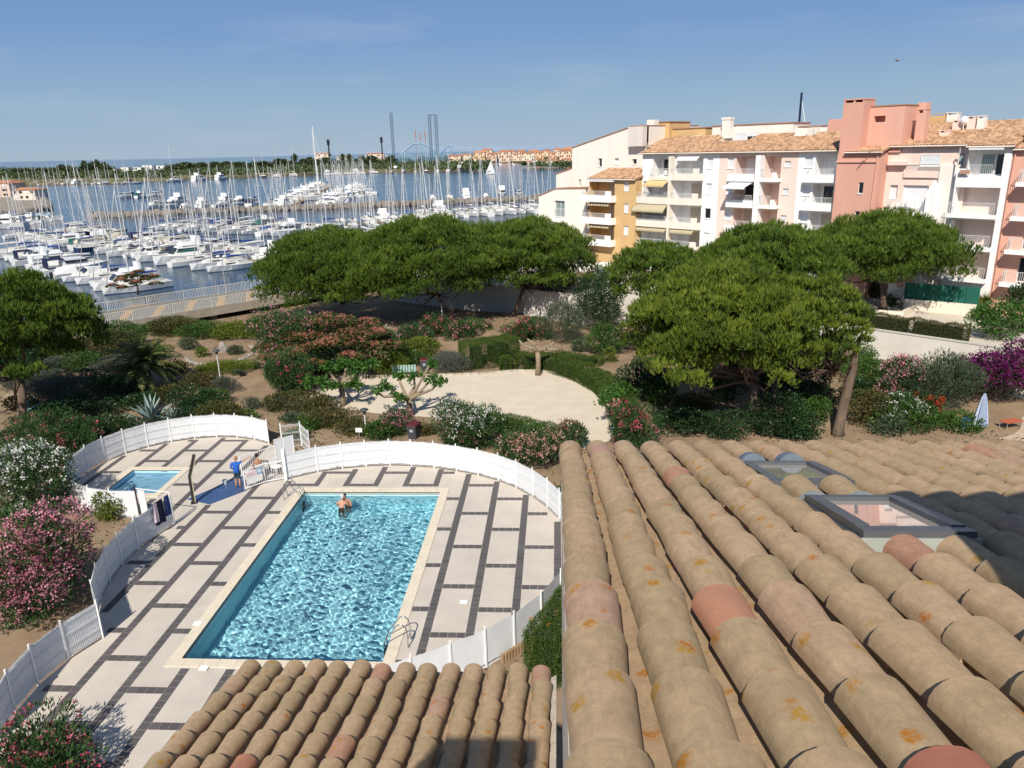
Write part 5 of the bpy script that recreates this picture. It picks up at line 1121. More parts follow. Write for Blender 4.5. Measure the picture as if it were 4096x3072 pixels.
shrub_px('oleander_bush', 3680, 1680, 140, 110, 'oleander', 'red flowering shrub right of the white oleander', nfl=40, flower='red', fsize=0.06, seed=207, **OLE)
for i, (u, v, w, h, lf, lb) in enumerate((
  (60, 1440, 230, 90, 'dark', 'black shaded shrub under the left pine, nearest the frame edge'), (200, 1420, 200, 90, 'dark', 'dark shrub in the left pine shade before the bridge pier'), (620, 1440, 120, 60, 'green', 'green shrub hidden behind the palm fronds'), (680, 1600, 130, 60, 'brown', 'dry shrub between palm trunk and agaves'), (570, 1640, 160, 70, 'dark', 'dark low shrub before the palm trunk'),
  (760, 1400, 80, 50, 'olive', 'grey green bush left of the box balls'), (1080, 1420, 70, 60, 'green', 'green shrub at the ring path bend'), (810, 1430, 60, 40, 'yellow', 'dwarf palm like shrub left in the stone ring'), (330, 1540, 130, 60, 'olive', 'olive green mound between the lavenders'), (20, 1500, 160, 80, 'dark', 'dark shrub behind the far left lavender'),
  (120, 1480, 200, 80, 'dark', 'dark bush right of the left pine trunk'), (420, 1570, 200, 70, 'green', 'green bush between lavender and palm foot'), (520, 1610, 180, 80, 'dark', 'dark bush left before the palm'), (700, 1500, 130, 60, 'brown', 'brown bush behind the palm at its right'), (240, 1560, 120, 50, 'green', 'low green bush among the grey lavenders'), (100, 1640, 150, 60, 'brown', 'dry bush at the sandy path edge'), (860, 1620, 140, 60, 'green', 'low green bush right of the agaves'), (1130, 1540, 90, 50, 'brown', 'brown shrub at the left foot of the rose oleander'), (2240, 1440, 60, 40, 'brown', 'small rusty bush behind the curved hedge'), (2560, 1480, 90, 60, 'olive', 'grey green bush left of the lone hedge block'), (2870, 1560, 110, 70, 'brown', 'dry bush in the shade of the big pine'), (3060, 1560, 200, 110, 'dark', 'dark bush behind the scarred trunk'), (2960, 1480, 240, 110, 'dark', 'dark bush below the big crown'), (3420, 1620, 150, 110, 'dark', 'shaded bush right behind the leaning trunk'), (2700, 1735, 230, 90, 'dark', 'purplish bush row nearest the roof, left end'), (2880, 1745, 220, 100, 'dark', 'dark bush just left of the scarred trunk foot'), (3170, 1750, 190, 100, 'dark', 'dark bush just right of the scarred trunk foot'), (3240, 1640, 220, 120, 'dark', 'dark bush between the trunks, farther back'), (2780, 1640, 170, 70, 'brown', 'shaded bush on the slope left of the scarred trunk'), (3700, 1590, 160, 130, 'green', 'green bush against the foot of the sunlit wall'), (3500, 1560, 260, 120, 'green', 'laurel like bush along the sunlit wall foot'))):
    shrub_px('infill_shrub', u, v, w, h, lf, lb, seed=300+i, ll=0.12, lw=0.055, group='smaller bushes filling the garden')
# bougainvillea on the wall at the right
bg = at(3980, 1640); t = shrub('bougainvillea', (bg[0]+0.9, bg[1]+1.2, 0.5), 4.1, 1.6, 3.6, 'purple', 'magenta bougainvillea mound hanging over the wall at the right edge', 'bougainvillea', ll=0.11, lw=0.06, flower='magenta', nfl=520, fsize=0.075, seed=210, nl=14)
m = MB(); m.path([(-2.2, -0.4, -0.9), (-2.1, -0.3, 0.3), (-1.2, 0, 1.2)], [0.07, 0.06, 0.04], 6); m.build('trunk', BARK, t)
# shrubs on the raised ground, in front of the apartments
def at3(u, v): return at(u, v, 3.0)
for i, (u, v, w, h, lf, lb, fl) in enumerate((
  (2430, 1050, 150, 120, 'green', 'round green shrub under the ochre balconies', None), (2330, 1060, 130, 60, 'oleander', 'pink flowering shrub beside the white globe lamp', 'pink'), (2220, 1170, 230, 110, 'dark', 'dark shrub hanging over the garden wall top', None), (2400, 1150, 170, 90, 'green', 'white dotted shrub below the patio', 'white'), (2110, 1160, 160, 80, 'dark', 'dark shrub behind the white wall', None),
  (3480, 1190, 130, 70, 'green', 'green shrub left of the notice board', None), (3560, 1225, 90, 50, 'green', 'clipped shrub at the foot of the notice board', None), (3640, 1230, 60, 30, 'green', 'small shrub at the yard wall end', None), (3880, 1120, 200, 90, 'oleander', 'pink oleander behind the green fence', 'pink'), (3660, 1120, 190, 80, 'oleander', 'oleander behind the notice board', 'pink'), (3420, 1120, 200, 90, 'dark', 'dark shrub under the leaning pine crown', None),
  (4000, 1360, 260, 180, 'plane', 'broad leaved bright shrub over the wall at the right', None), (3920, 1280, 110, 60, 'green', 'shrub at the end of the green fence', None), (4090, 1330, 200, 210, 'dark', 'tall black green conifer mass at the right frame edge', None))):
    p = at3(u, v); d = depth(p); shrub('yard_shrub', p, w/2*d/FPX, w/2*d/FPX*0.8, h*d/FPX, lf, lb, 'shrub', ll=0.15, lw=0.07, flower=fl, nfl=40 if fl else 0, fsize=0.09, seed=230+i, group='shrubs on the raised yard')
hedge('yard_hedge', [tuple(at(u, v, 3.1)[:2]) for u, v in ((3440, 1300), (3640, 1330), (3860, 1362))], 0.9, 1.1, 'clipped hedge with blue flowers on top of the long white wall', z=3.0, leaf='brown')

# litter, weeds and dry grass on the soil: nobody could count it
g = np.random.default_rng(77); n = 46000; X = g.uniform(-42, 37, n); Y = g.uniform(-8, 60, n)
den = np.sin(X*0.5 + 1.3*np.sin(Y*0.31)) + np.cos(Y*0.43 + X*0.17) + g.normal(0, 0.9, n); ok = np.array([d > 0.2 and not inside(a, b, pool_hole) and not inside(a, b, SANDP) for a, b, d in zip(X, Y, den)]); X = X[ok]; Y = Y[ok]
hz_ = np.full(len(X), -0.02)
for bx, by, sg_, hh in _bumps: hz_ += hh*np.exp(-((X-bx)**2 + (Y-by)**2)/(2*sg_*sg_))*0.9
P = np.stack([X, Y, np.maximum(hz_, 0.0) + 0.01], 1); A = g.normal(0, 1, P.shape); A[:, 2] = np.abs(A[:, 2])*0.5
LIT = leaf_mat('dry litter and weeds', [(0.20, 0.13, 0.07), (0.13, 0.10, 0.05), (0.09, 0.10, 0.035), (0.06, 0.09, 0.025)], 0.1, 0.9)
tag(mesh_obj('ground_litter', leaf_mesh('ground_litter', P, A, rdir(len(P), g), g.uniform(0.10, 0.26, len(P)), g.uniform(0.05, 0.12, len(P)), LIT)), 'dry leaves, weeds and grass tufts scattered on the garden soil', 'litter', kind='stuff')
# ------------------------------------------------------------------ palms, agaves, special trees
PALML = leaf_mat('date palm leaflet', [(0.06, 0.085, 0.018), (0.11, 0.14, 0.03), (0.20, 0.19, 0.065)], 0.25)
def date_palm(p, h, L, label, nf=46, seed=5, droop=1.0, leaf=PALML):
    g = np.random.default_rng(seed); t = empty('palm_tree', p, 0, label, 'palm')
    m = MB(); m.path([(0, 0, -0.1), (0.03, 0, h*0.4), (0, 0.02, h*0.85), (0, 0, h*1.02)], [0.42, 0.36, 0.40, 0.30], 10); m.build('trunk', mat('palm trunk', (0.10, 0.075, 0.05), 0.95, col2=(0.05, 0.038, 0.027), scale=5, bump=1.0, bscale=7), t, smooth=True)
    for f in range(nf):
        a = f*2.39996 + g.normal(0, 0.1); el = R(82 - 95*(f/nf)**0.9) + g.normal(0, 0.07); l = L*g.uniform(0.85, 1.08); pts = []; q = np.array([0, 0, h]); e = el; st = 12
        for k in range(st+1):
            pts.append(q.copy()); q = q + np.array([math.cos(a)*math.cos(e), math.sin(a)*math.cos(e), math.sin(e)])*l/st; e -= droop*0.145*(0.35 + k/st)
        pts = np.array(pts); P = []; A = []; S = []
        m = MB(); m.path(pts[::2], list(np.linspace(0.035, 0.008, len(pts[::2]))), 4)
        o = m.build('frond', mat('palm rachis', (0.16, 0.15, 0.05), 0.7), t)
        side = np.array([-math.sin(a), math.cos(a), 0])
        for k in np.linspace(0.12, 0.99, 34):
            i = min(st-1, int(k*st)); w = k*st - i; c = pts[i]*(1-w) + pts[i+1]*w; d = pts[i+1]-pts[i]; d /= np.linalg.norm(d); up_ = np.cross(side, d)
            for s in (-1, 1):
                P.append(c); A.append(d*0.75 + side*s*0.8 + up_*(0.28) + g.normal(0, 0.06, 3)); S.append(d + up_*0.3)
        ll = 0.44*np.sin(np.clip(np.repeat(np.linspace(0.12, 0.99, 34), 2)*0.9 + 0.22, 0, 1)*math.pi)**0.5*L/2.6
        me = leaf_mesh('leaflets', np.array(P), np.array(A), np.array(S), ll + 0.06, 0.085, leaf, tri=True); mesh_obj('leaflets', me, o)
    return t
pb = at(590, 1570); date_palm((pb[0], pb[1], 0), 2.0, 3.5, 'date palm with arching fronds in the left garden', 58, 5, 1.1)
def fan_palm(p, h, r, label, seed):
    g = np.random.default_rng(seed); t = empty('fan_palm', p, 0, label, 'palm')
    m = MB(); m.path([(0, 0, -0.1), (0.05, 0, h*0.5), (0, 0, h)], [0.16, 0.14, 0.12], 8); m.build('trunk', BARK, t, smooth=True)
    for f in range(26):
        a = f*2.4; el = R(75 - 110*f/26); d = np.array([math.cos(a)*math.cos(el), math.sin(a)*math.cos(el), math.sin(el)]); c = np.array([0, 0, h]) + d*r*0.5; n = 16
        sd = np.array([-math.sin(a), math.cos(a), 0]); an = np.linspace(-1.3, 1.3, n)
        A = np.cos(an)[:, None]*d + np.sin(an)[:, None]*sd + np.array([0, 0, -0.12]); o = leaf_mesh('frond', np.repeat(c[None], n, 0), A, np.cross(A, np.cross(d, sd)), r*0.62, r*0.075, PALML, tri=True)
        mesh_obj('frond', o, t)
    return t
q = at3(4050, 1230); fan_palm((q[0], q[1], 3.0), 4.0, 1.5, 'fan palm before the salmon house at the right edge', 3)
for k, (u, v, hh, lb) in enumerate(((3930, 1255, 1.1, 'leftmost spiky yucca beside the green fence'), (3985, 1240, 1.7, 'taller spiky yucca right of the green fence end'))):
    q = at3(u, v); g = np.random.default_rng(k); t = empty('yucca', q, 0, lb, 'yucca', 'yuccas by the green fence'); m = MB(); m.tube((0, 0, 0), (0, 0, hh), 0.09, n=7); m.build('trunk', BARK, t)
    d = rdir(170, g); d[:, 2] = np.abs(d[:, 2])*1.1 - 0.25; mesh_obj('leaves', leaf_mesh('leaves', np.repeat(np.array([[0, 0, hh]]), 170, 0), d, rdir(170, g), 0.85, 0.07, LEAF['yellow'], tri=True), t)
AGAVE = mat('blue grey agave', (0.22, 0.29, 0.27), 0.6, var=0.15, scale=4)
def agave(p, L, n, label, seed):
    g = np.random.default_rng(seed); t = empty('agave', p, 0, label, 'agave', 'blue grey agaves by the round fence')
    for i in range(n):
        a = i*2.39996; el = R(80 - 62*(i/n)); d = np.array([math.cos(a)*math.cos(el), math.sin(a)*math.cos(el), math.sin(el)]); sd = np.array([-math.sin(a), math.cos(a), 0]); up_ = np.cross(d, sd); l = L*g.uniform(0.75, 1.1); P = []
        for k, w in ((0, 0.07), (0.3, 0.10), (0.65, 0.075), (1.0, 0.004)):
            c = d*l*k - np.array([0, 0, 1])*0.12*l*k*k; w *= L/1.3; P += [c - sd*w + up_*w*0.35, c - up_*w*0.12, c + sd*w + up_*w*0.35]
        m = MB(); m.poly(P, [(3*k, 3*k+1, 3*k+4, 3*k+3) for k in range(3)] + [(3*k+1, 3*k+2, 3*k+5, 3*k+4) for k in range(3)]); m.build('leaf', AGAVE, t)
q = at(605, 1695); agave((q[0], q[1], 0.1), 2.1, 30, 'large agave with spreading blue grey blades behind the round fence', 1)
q = at(700, 1698); agave((q[0], q[1], 0.1), 1.5, 20, 'smaller agave right of the large one', 2)
# silk tree (albizia) in flower: layered fans
def silk_tree(p, Rx, Ry, h, label, seed, npad=36, trunk=1.0):
    g = np.random.default_rng(seed); t = empty('silk_tree', p, 0, label, 'silk tree'); C_ = []; P = []; A = []; FP_ = []; FD = []
    for i in range(npad):
        a = i*2.39996; q = math.sqrt((i+0.5)/npad); c = np.array([Rx*q*math.cos(a), Ry*q*math.sin(a), h*(1 - 0.55*q*q)*g.uniform(0.72, 1.02)]); r = g.uniform(0.75, 1.25)*Rx/5.2; C_.append(c)
        n = 230; dd = g.normal(size=(n, 2)); dd /= np.linalg.norm(dd, axis=1, keepdims=True); rr_ = np.sqrt(g.random(n)); x = dd*rr_[:, None]*r
        z = 0.30*r*(1 - rr_**2) + g.normal(0, 0.05, n); P.append(c + np.stack([x[:, 0], x[:, 1], z], 1)); A.append(np.stack([dd[:, 0], dd[:, 1], g.normal(0.05, 0.25, n)], 1))
        m_ = int(70*g.uniform(0.15, 1.3)); dd = g.normal(size=(m_, 2)); dd /= np.linalg.norm(dd, axis=1, keepdims=True); rr_ = np.sqrt(g.random(m_))*0.95
        FP_.append(c + np.stack([dd[:, 0]*rr_*r, dd[:, 1]*rr_*r, 0.30*r*(1 - rr_**2) + 0.09 + g.normal(0, 0.03, m_)], 1))
    P = np.concatenate(P); A = np.concatenate(A); mesh_obj('foliage', leaf_mesh('foliage', P, A, rdir(len(P), g)*np.array([1, 1, 0.3]), 0.34*g.uniform(0.6, 1.2, len(P)), 0.13, LEAF['albizia'], bend=0.05), t)
    F_ = np.concatenate(FP_); k = 7; Fb = np.repeat(F_, k, 0) + g.normal(0, 0.045, (len(F_)*k, 3)); Ax = rdir(len(Fb), g); Ax[:, 2] = np.abs(Ax[:, 2]) + 0.3
    o = mesh_obj('flowers', leaf_mesh('flowers', Fb, Ax, rdir(len(Fb), g), 0.10, 0.075, FLOW['silk'], np.repeat(g.random(len(F_)), k)), t); tag(o, kind='stuff')
    m = MB(); m.path([(0, 0, -0.1), (0.1, 0, h*0.25), (0.05, 0.05, h*0.4)], [0.26*trunk, 0.22*trunk, 0.18*trunk], 8)
    for c in C_[::2]: m.path([(0.05, 0.05, h*0.38), tuple(c*np.array([0.5, 0.5, 0.75])), tuple(c)], [0.11*trunk, 0.06*trunk, 0.02], 5)
    m.build('trunk', mat('grey smooth bark', (0.16, 0.135, 0.11), 0.9, var=0.2, scale=5), t, smooth=True); return t
q = at(1330, 1490); silk_tree((q[0], q[1], 0), 5.3, 4.6, 4.6, 'broad silk tree covered in reddish pink flowers in the middle garden', 8, 44)
q = at(560, 1205, 0.0); silk_tree((q[0]-3.0, q[1]+5, 0), 3.2, 2.6, 2.9, 'small orange brown silk tree on the quay behind the bridge', 9, 16, 0.6)
# pollarded mulberries on the sand court
MBARK = mat('mulberry bark', (0.30, 0.235, 0.16), 0.9, col2=(0.19, 0.145, 0.10), scale=5, bump=0.7, bscale=10)
def mulberry(p, h, arms, label, seed, leaf_n=260, leafy=1.0, name='pollarded_tree'):
    g = np.random.default_rng(seed); t = empty(name, p, 0, label, 'tree', 'pollarded trees on the sand court')
    m = MB(); m.path([(0, 0, -0.1), (0.04, 0.02, h*0.5), (0, 0, h)], [0.24, 0.19, 0.20], 9); m.build('trunk', MBARK, t, smooth=True); P = []; A = []
    for (ax, ay, az, n) in arms:
        e = np.array([ax, ay, h+az]); k1 = np.array([ax*0.35, ay*0.35, h + az*0.2 + 0.12]) + g.normal(0, 0.08, 3); k2 = np.array([ax*0.7, ay*0.7, h + az*0.55]) + g.normal(0, 0.12, 3)
        m = MB(); m.path([(0, 0, h-0.05), k1, k2, e], [0.15, 0.115, 0.085, 0.075], 7); m.build('limb', MBARK, t, smooth=True)
        for b in range(n):
            d = rdir(1, g)[0]; d[2] = abs(d[2])*0.7 + 0.1; l = g.uniform(0.5, 1.0); nn = int(26*leafy)
            pts = e + d*l*np.linspace(0.1, 1, nn)[:, None] + np.array([0, 0, -0.28])*np.linspace(0, 1, nn)[:, None]**2; P.append(pts + g.normal(0, 0.09, pts.shape)); A.append(g.normal(0, 0.6, pts.shape) + d*0.5 + np.array([0, 0, -0.35]))
    if P:
        P = np.concatenate(P); A = np.concatenate(A); mesh_obj('foliage', leaf_mesh('foliage', P, A, rdir(len(P), g), 0.24*g.uniform(0.7, 1.2, len(P)), 0.15, LEAF['plane'], bend=0.08), t)
    return t
q = at(1372, 1624); mulberry((q[0], q[1], 0), 1.5, [(-1.7, -0.3, 0.35, 11), (-1.0, 0.9, 0.9, 11), (0.2, 1.2, 1.2, 11), (1.2, 0.8, 0.9, 10), (1.0, -0.6, 0.2, 8), (-0.5, -1.0, 0.2, 8), (1.9, 0.9, 1.2, 5)], 'leafy pollarded tree at the left end of the sand court', 1, leafy=1.4)
q = at(1640, 1668); mulberry((q[0], q[1], 0), 1.2, [(-1.5, 0.2, 0.9, 5), (-1.9, -0.4, 0.6, 4), (-0.6, -0.6, 0.45, 6), (0.3, 0.7, 1.4, 5), (1.5, 0.3, 1.3, 4), (1.3, 0.9, 2.0, 4), (1.9, 0.2, 1.0, 5), (-0.8, 1.0, 1.3, 4)], 'gnarled pollarded tree with sparse leaves in the middle of the court front', 2, leafy=1.0)
q = at(2152, 1502); mulberry((q[0], q[1], 0), 1.9, [(-1.4, 0.0, 0.9, 0), (-0.8, 0.4, 0.9, 0), (1.3, 0.2, 0.7, 0), (0.6, -0.6, 0.6, 0), (-1.0, -0.5, 0.3, 0), (1.6, -0.2, 0.2, 0)], 'bare pollarded tree at the far right rim of the sand court', 3)
q = at(2485, 1712); mulberry((q[0], q[1], 0), 1.2, [(-1.0, 0.2, 0.35, 6), (-0.6, 0.5, 0.9, 6), (-0.2, 0.1, 0.7, 1)], 'young pollarded tree beside the lamp at the roof edge', 4, leafy=0.9)
# stakes
for (u, v, hp, lb) in ((1665, 1470, 80, 'thin wooden stake left of the rubbish bin'), (2080, 1470, 60, 'wooden stake left of the bare pollarded tree'), (2496, 1520, 68, 'grey wooden stump post behind the curved hedge')):
    q = at(u, v); d = depth(q); m = MB(); m.tube((0, 0, 0), (0.03, 0, hp*d/FPX), 0.05 if 'stump' in lb else 0.03, n=7); tag(m.build('garden_stake', MBARK, None, (q[0], q[1], 0)), lb, 'stake')
# ------------------------------------------------------------------ garden furniture
LAMPD = mat('blue grey lamp head', (0.07, 0.085, 0.10), 0.35, metal=0.3)
def garden_lamp(u, v, vt, label):
    q = at(u, v); d = depth(q); h = (v-vt)*d/FPX*1.02; t = empty('garden_lamp', (q[0], q[1], 0), 0, label, 'lamp', 'garden lamp posts')
    m = MB(); m.tube((0, 0, 0), (0, 0, h-0.35), 0.05, 0.045, 8); m.build('post', mat('pale grey post', (0.55, 0.55, 0.53), 0.5), t)
    m = MB(); m.lathe([(0.06, h-0.36), (0.09, h-0.28), (0.10, h-0.16), (0.17, h-0.10)], 12); m.build('lantern', LAMPD, t, smooth=True)
    m = MB(); m.lathe([(0.25, h-0.10), (0.27, h-0.06), (0.18, h), (0.05, h+0.02)], 14); m.build('cap', LAMPD, t, smooth=True)
garden_lamp(887, 1554, 1390, 'grey garden lamp casting its shadow beside the stone ring path')
garden_lamp(1466, 1752, 1622, 'garden lamp behind the big pool fence left of the brown lidded bin')
garden_lamp(1772, 1340, 1195, 'slim garden lamp post before the middle pine trunk')
garden_lamp(2452, 1790, 1692, 'garden lamp whose head rises just over the roof eave')
BINR = mat('maroon bin lid', (0.10, 0.02, 0.022), 0.45); BING = mat('dark grey bin', (0.055, 0.06, 0.07), 0.5)
def bin_(u, v, label, s=1.0, rz=0.2):
    q = at(u, v); t = empty('rubbish_bin', (q[0], q[1], 0), rz, label, 'bin', 'wheeled rubbish bins')
    m = MB(); m.poly([(-0.24*s, -0.26*s, 0.06), (0.24*s, -0.26*s, 0.06), (0.24*s, 0.26*s, 0.06), (-0.24*s, 0.26*s, 0.06), (-0.30*s, -0.36*s, 1.0*s), (0.30*s, -0.36*s, 1.0*s), (0.30*s, 0.36*s, 1.0*s), (-0.30*s, 0.36*s, 1.0*s)], [(0,3,2,1),(4,5,6,7),(0,1,5,4),(1,2,6,5),(2,3,7,6),(3,0,4,7)]); m.build('body', BING, t)
    m = MB(); m.poly([(-0.32*s, -0.39*s, 1.0*s), (0.32*s, -0.39*s, 1.0*s), (0.32*s, 0.38*s, 1.0*s), (-0.32*s, 0.38*s, 1.0*s), (-0.30*s, -0.36*s, 1.05*s), (0.30*s, -0.36*s, 1.05*s), (0.28*s, 0.36*s, 1.12*s), (-0.28*s, 0.36*s, 1.12*s)], [(0,3,2,1),(4,5,6,7),(0,1,5,4),(1,2,6,5),(2,3,7,6),(3,0,4,7)]); m.build('lid', BINR, t)
    for sx in (-0.27, 0.27): m = MB(); m.tube((sx*s-0.03, 0.28*s, 0.1), (sx*s+0.03, 0.28*s, 0.1), 0.1, n=10); m.build('wheel', BLACK, t)
    m = MB(); m.box(-0.1*s, 0.1*s, -0.345*s, -0.335*s, 0.62*s, 0.78*s); o = m.build('label_plate', mat('pale bin print', (0.35, 0.4, 0.45), 0.6), t); o.rotation_euler = (0, 0, 0)
bin_(1698, 1488, 'dark wheeled bin with maroon lid at the far side of the sand court', 1.0)
bin_(1658, 1760, 'maroon lidded bin showing just above the big pool fence', 1.0, -0.3)
# slatted green bench seen from behind and above
q = at(1616, 1508); bn = empty('park_bench', (q[0], q[1], 0.03), R(4), 'green translucent slatted bench at the far rim of the sand court', 'bench')
BENG = mat('pale green bench slat', (0.30, 0.44, 0.40), 0.4, var=0.1, scale=5); BEND = mat('dark green bench leg', (0.02, 0.10, 0.07), 0.5)
for k in range(9):
    x = -0.85 + k*0.2125
    m = MB(); m.box(x-0.075, x+0.075, 0.20, 0.225, 0.45, 0.88); m.build('back_slat', BENG, bn); m = MB(); m.box(x-0.075, x+0.075, -0.25, 0.19, 0.43, 0.45); m.build('seat_slat', BENG, bn)
for x in (-0.7, 0.7): m = MB(); m.box(x-0.06, x+0.06, -0.22, -0.12, 0, 0.43); m.box(x-0.06, x+0.06, 0.14, 0.24, 0, 0.45); m.box(x-0.06, x+0.06, -0.12, 0.14, 0.36, 0.43); m.build('leg', BEND, bn)
q = at(135, 1650); b2 = copy_tree(bn); b2.location = (q[0], q[1], 0.02); b2.rotation_euler = (0, 0, R(95)); b2['label'] = 'pale green bench beside the left pine trunk'
# white information sign behind the fence
q = at(1452, 1758); sg = empty('garden_sign', (q[0]-0.15, q[1]-0.2, 0), 0, 'small white blank sign on a short post beside the near garden lamp', 'sign'); m = MB(); m.tube((0, 0, 0), (0, 0, 0.6), 0.02, n=6); m.build('post', ALU, sg); m = MB(); m.box(-0.2, 0.2, -0.015, 0.015, 0.55, 0.82); m.build('board', WHITE, sg)
# stone ring and standing stone
STONE = mat('grey ring stone', (0.30, 0.275, 0.25), 0.9, var=0.25, scale=6, bump=0.6, rnd=0.2)
def rock_mesh(seed, s=(1, 1, 1)):
    bm = bmesh.new(); bmesh.ops.create_icosphere(bm, subdivisions=2, radius=1); g = np.random.default_rng(seed); k = g.normal(size=(5, 3)); ph = g.uniform(0, 6, 5)
    for v in bm.verts: f = 1 + sum(0.09*math.sin(2.2*float(np.dot(k[i], v.co)) + ph[i]) for i in range(5)); v.co = Vector((v.co.x*f*s[0], v.co.y*f*s[1], v.co.z*f*s[2]))
    me = bpy.data.meshes.new('ring_stone'); bm.to_mesh(me); bm.free(); me.materials.append(STONE); return me
RM = [rock_mesh(k) for k in range(4)]
ring = empty('stone_ring', (0, 0, 0), 0, 'ring of small grey stones round the bare planting bed', 'stone ring')
RP = [(745, 1440), (760, 1452), (785, 1460), (815, 1464), (845, 1464), (875, 1462), (905, 1458), (935, 1453), (960, 1446), (980, 1438), (1000, 1428), (1014, 1416), (1018, 1403), (1012, 1394), (1000, 1390)]
for i, p0 in enumerate(resample([at(*p)[:2] for p in RP], 0.42)):
    mesh_obj('ring_stone', RM[i % 4], ring, (*p0, 0.10), (0, 0, i*1.7), (0.20, 0.16, 0.17))
q = at(893, 1412); tag(mesh_obj('standing_stone', rock_mesh(9, (0.42, 0.3, 0.62)), None, (q[0], q[1], 0.35)), 'upright brown boulder inside the stone ring', 'boulder')
# hose line on soil
m = MB(); m.path([(*at(*p)[:2], 0.06) for p in ((985, 1493), (1010, 1500), (1040, 1500), (1070, 1497), (1110, 1490))], 0.02, 5); tag(m.build('garden_hose', BLACK), 'thin black hose lying on the soil near the path', 'hose')
# log edging by the near right fence
le = empty('log_edging', (0, 0, 0), 0, 'row of upright wooden logs edging the bed outside the near fence', 'edging'); LOGM = mat('weathered log', (0.30, 0.20, 0.11), 0.9, var=0.2, scale=8, rnd=0.15)
LOGS = resample([at(2010, 2650)[:2], at(2050, 2625)[:2], at(2120, 2580)[:2], at(2160, 2535)[:2]], 0.14); lm = MB(); lm.tube((0, 0, 0), (0, 0, 0.32), 0.065, n=8); LOGMESH = lm.mesh('log', LOGM)
for p in LOGS: mesh_obj('log', LOGMESH, le, (p[0], p[1], 0.0))
# closed parasol, terrace furniture at the right
q = at(3915, 1722); ps = empty('closed_parasol', (q[0], q[1], 0), R(0), 'closed pale blue striped parasol before the bougainvillea', 'parasol')
m = MB(); m.tube((0, 0, 0), (0, 0, 2.3), 0.03, n=8); m.build('pole', ALU, ps)
m = MB(); V = []; n = 18
for z, r in ((0.35, 0.36), (0.9, 0.30), (1.5, 0.21), (2.0, 0.13), (2.32, 0.04)):
    for k in range(n): rr_ = r*(1.0 + (0.22 if k % 2 else -0.18)); V.append((rr_*math.cos(6.283*k/n), rr_*math.sin(6.283*k/n), z))
for k in range(0, n, 1):
    pass
F = [(i*n+k, i*n+(k+1) % n, (i+1)*n+(k+1) % n, (i+1)*n+k) for i in range(4) for k in range(n)]; m.poly(V, F); m.m = [(k // 2) % 2 for i in range(4) for k in range(n)]
m.build('canopy', [mat('pale blue canvas', (0.42, 0.48, 0.60), 0.85), mat('grey blue canvas', (0.24, 0.30, 0.42), 0.85)], ps)
q = at(3860, 1712); m = MB(); m.lathe([(0.30, 0), (0.34, 0.25), (0.28, 0.55), (0.1, 0.68)], 12); tag(m.build('blue_beach_bag', mat('blue plastic', (0.03, 0.13, 0.42), 0.5), None, (q[0], q[1], 0), None, True), 'round blue bag left of the closed parasol', 'bag')
q = at(4040, 1715); tb = empty('terrace_table', (q[0], q[1], 0), R(20), 'orange topped garden table at the right edge behind the roof', 'table'); tb.scale = (0.7, 0.7, 0.7); m = MB(); m.box(-0.9, 0.9, -0.45, 0.45, 0.70, 0.75); m.build('table_top', mat('orange cloth', (0.42, 0.11, 0.05), 0.8, var=0.1), tb)
for sx in (-0.8, 0.8):
    for sy in (-0.35, 0.35): m = MB(); m.tube((sx, sy, 0), (sx, sy, 0.7), 0.025, n=6); m.build('leg', ALU, tb)
m = MB(); pav = [tuple(at(*p)[:2]) for p in ((3840, 1740), (3870, 1690), (3960, 1670), (4200, 1670), (4200, 1780))]; m.poly([(p[0], p[1], 0.04) for p in pav], [tuple(range(len(pav)))[::-1]]); tag(m.build('terrace_paving', mat('pink terrace paving', (0.48, 0.37, 0.28), 0.9, var=0.1, scale=2)), kind='structure')
# ------------------------------------------------------------------ apartment houses on the raised ground
BO = (11.4, 69.1, 0.0); BRZ = R(-45)          # local x runs along the facades, local y goes back from us
def bmat(name, c, v=0.05): return mat(name, c, 0.9, var=v, scale=1.1, bump=0.12, bscale=25, detail=7, stretch=(1.0, 1.0, 0.22))
M_CREAM = bmat('cream house paint', (0.79, 0.74, 0.67)); M_WHITE = bmat('bright white house paint', (0.83, 0.82, 0.81)); M_PINK = bmat('pale pink house paint', (0.77, 0.61, 0.53))
M_OCHRE = bmat('ochre house paint', (0.60, 0.40, 0.19)); M_SALMON = bmat('salmon house paint', (0.63, 0.34, 0.26)); M_IVORY = bmat('ivory house paint', (0.77, 0.71, 0.62)); M_SALMON2 = bmat('lighter salmon house paint', (0.67, 0.38, 0.29))
M_SHUT = mat('white roller shutter', (0.72, 0.73, 0.75), 0.5, var=0.03, scale=2); M_FRAME = mat('white window frame', (0.74, 0.74, 0.73), 0.5); M_RAIL = mat('pale metal railing', (0.66, 0.67, 0.66), 0.45)
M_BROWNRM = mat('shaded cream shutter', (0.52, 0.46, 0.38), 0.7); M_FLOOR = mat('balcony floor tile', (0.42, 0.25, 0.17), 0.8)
M_CURT = mat('curtained window glass', (0.22, 0.28, 0.28), 0.1, var=0.2, scale=3); M_COPE = mat('brown coping tile', (0.36, 0.20, 0.13), 0.9, var=0.2, scale=6)
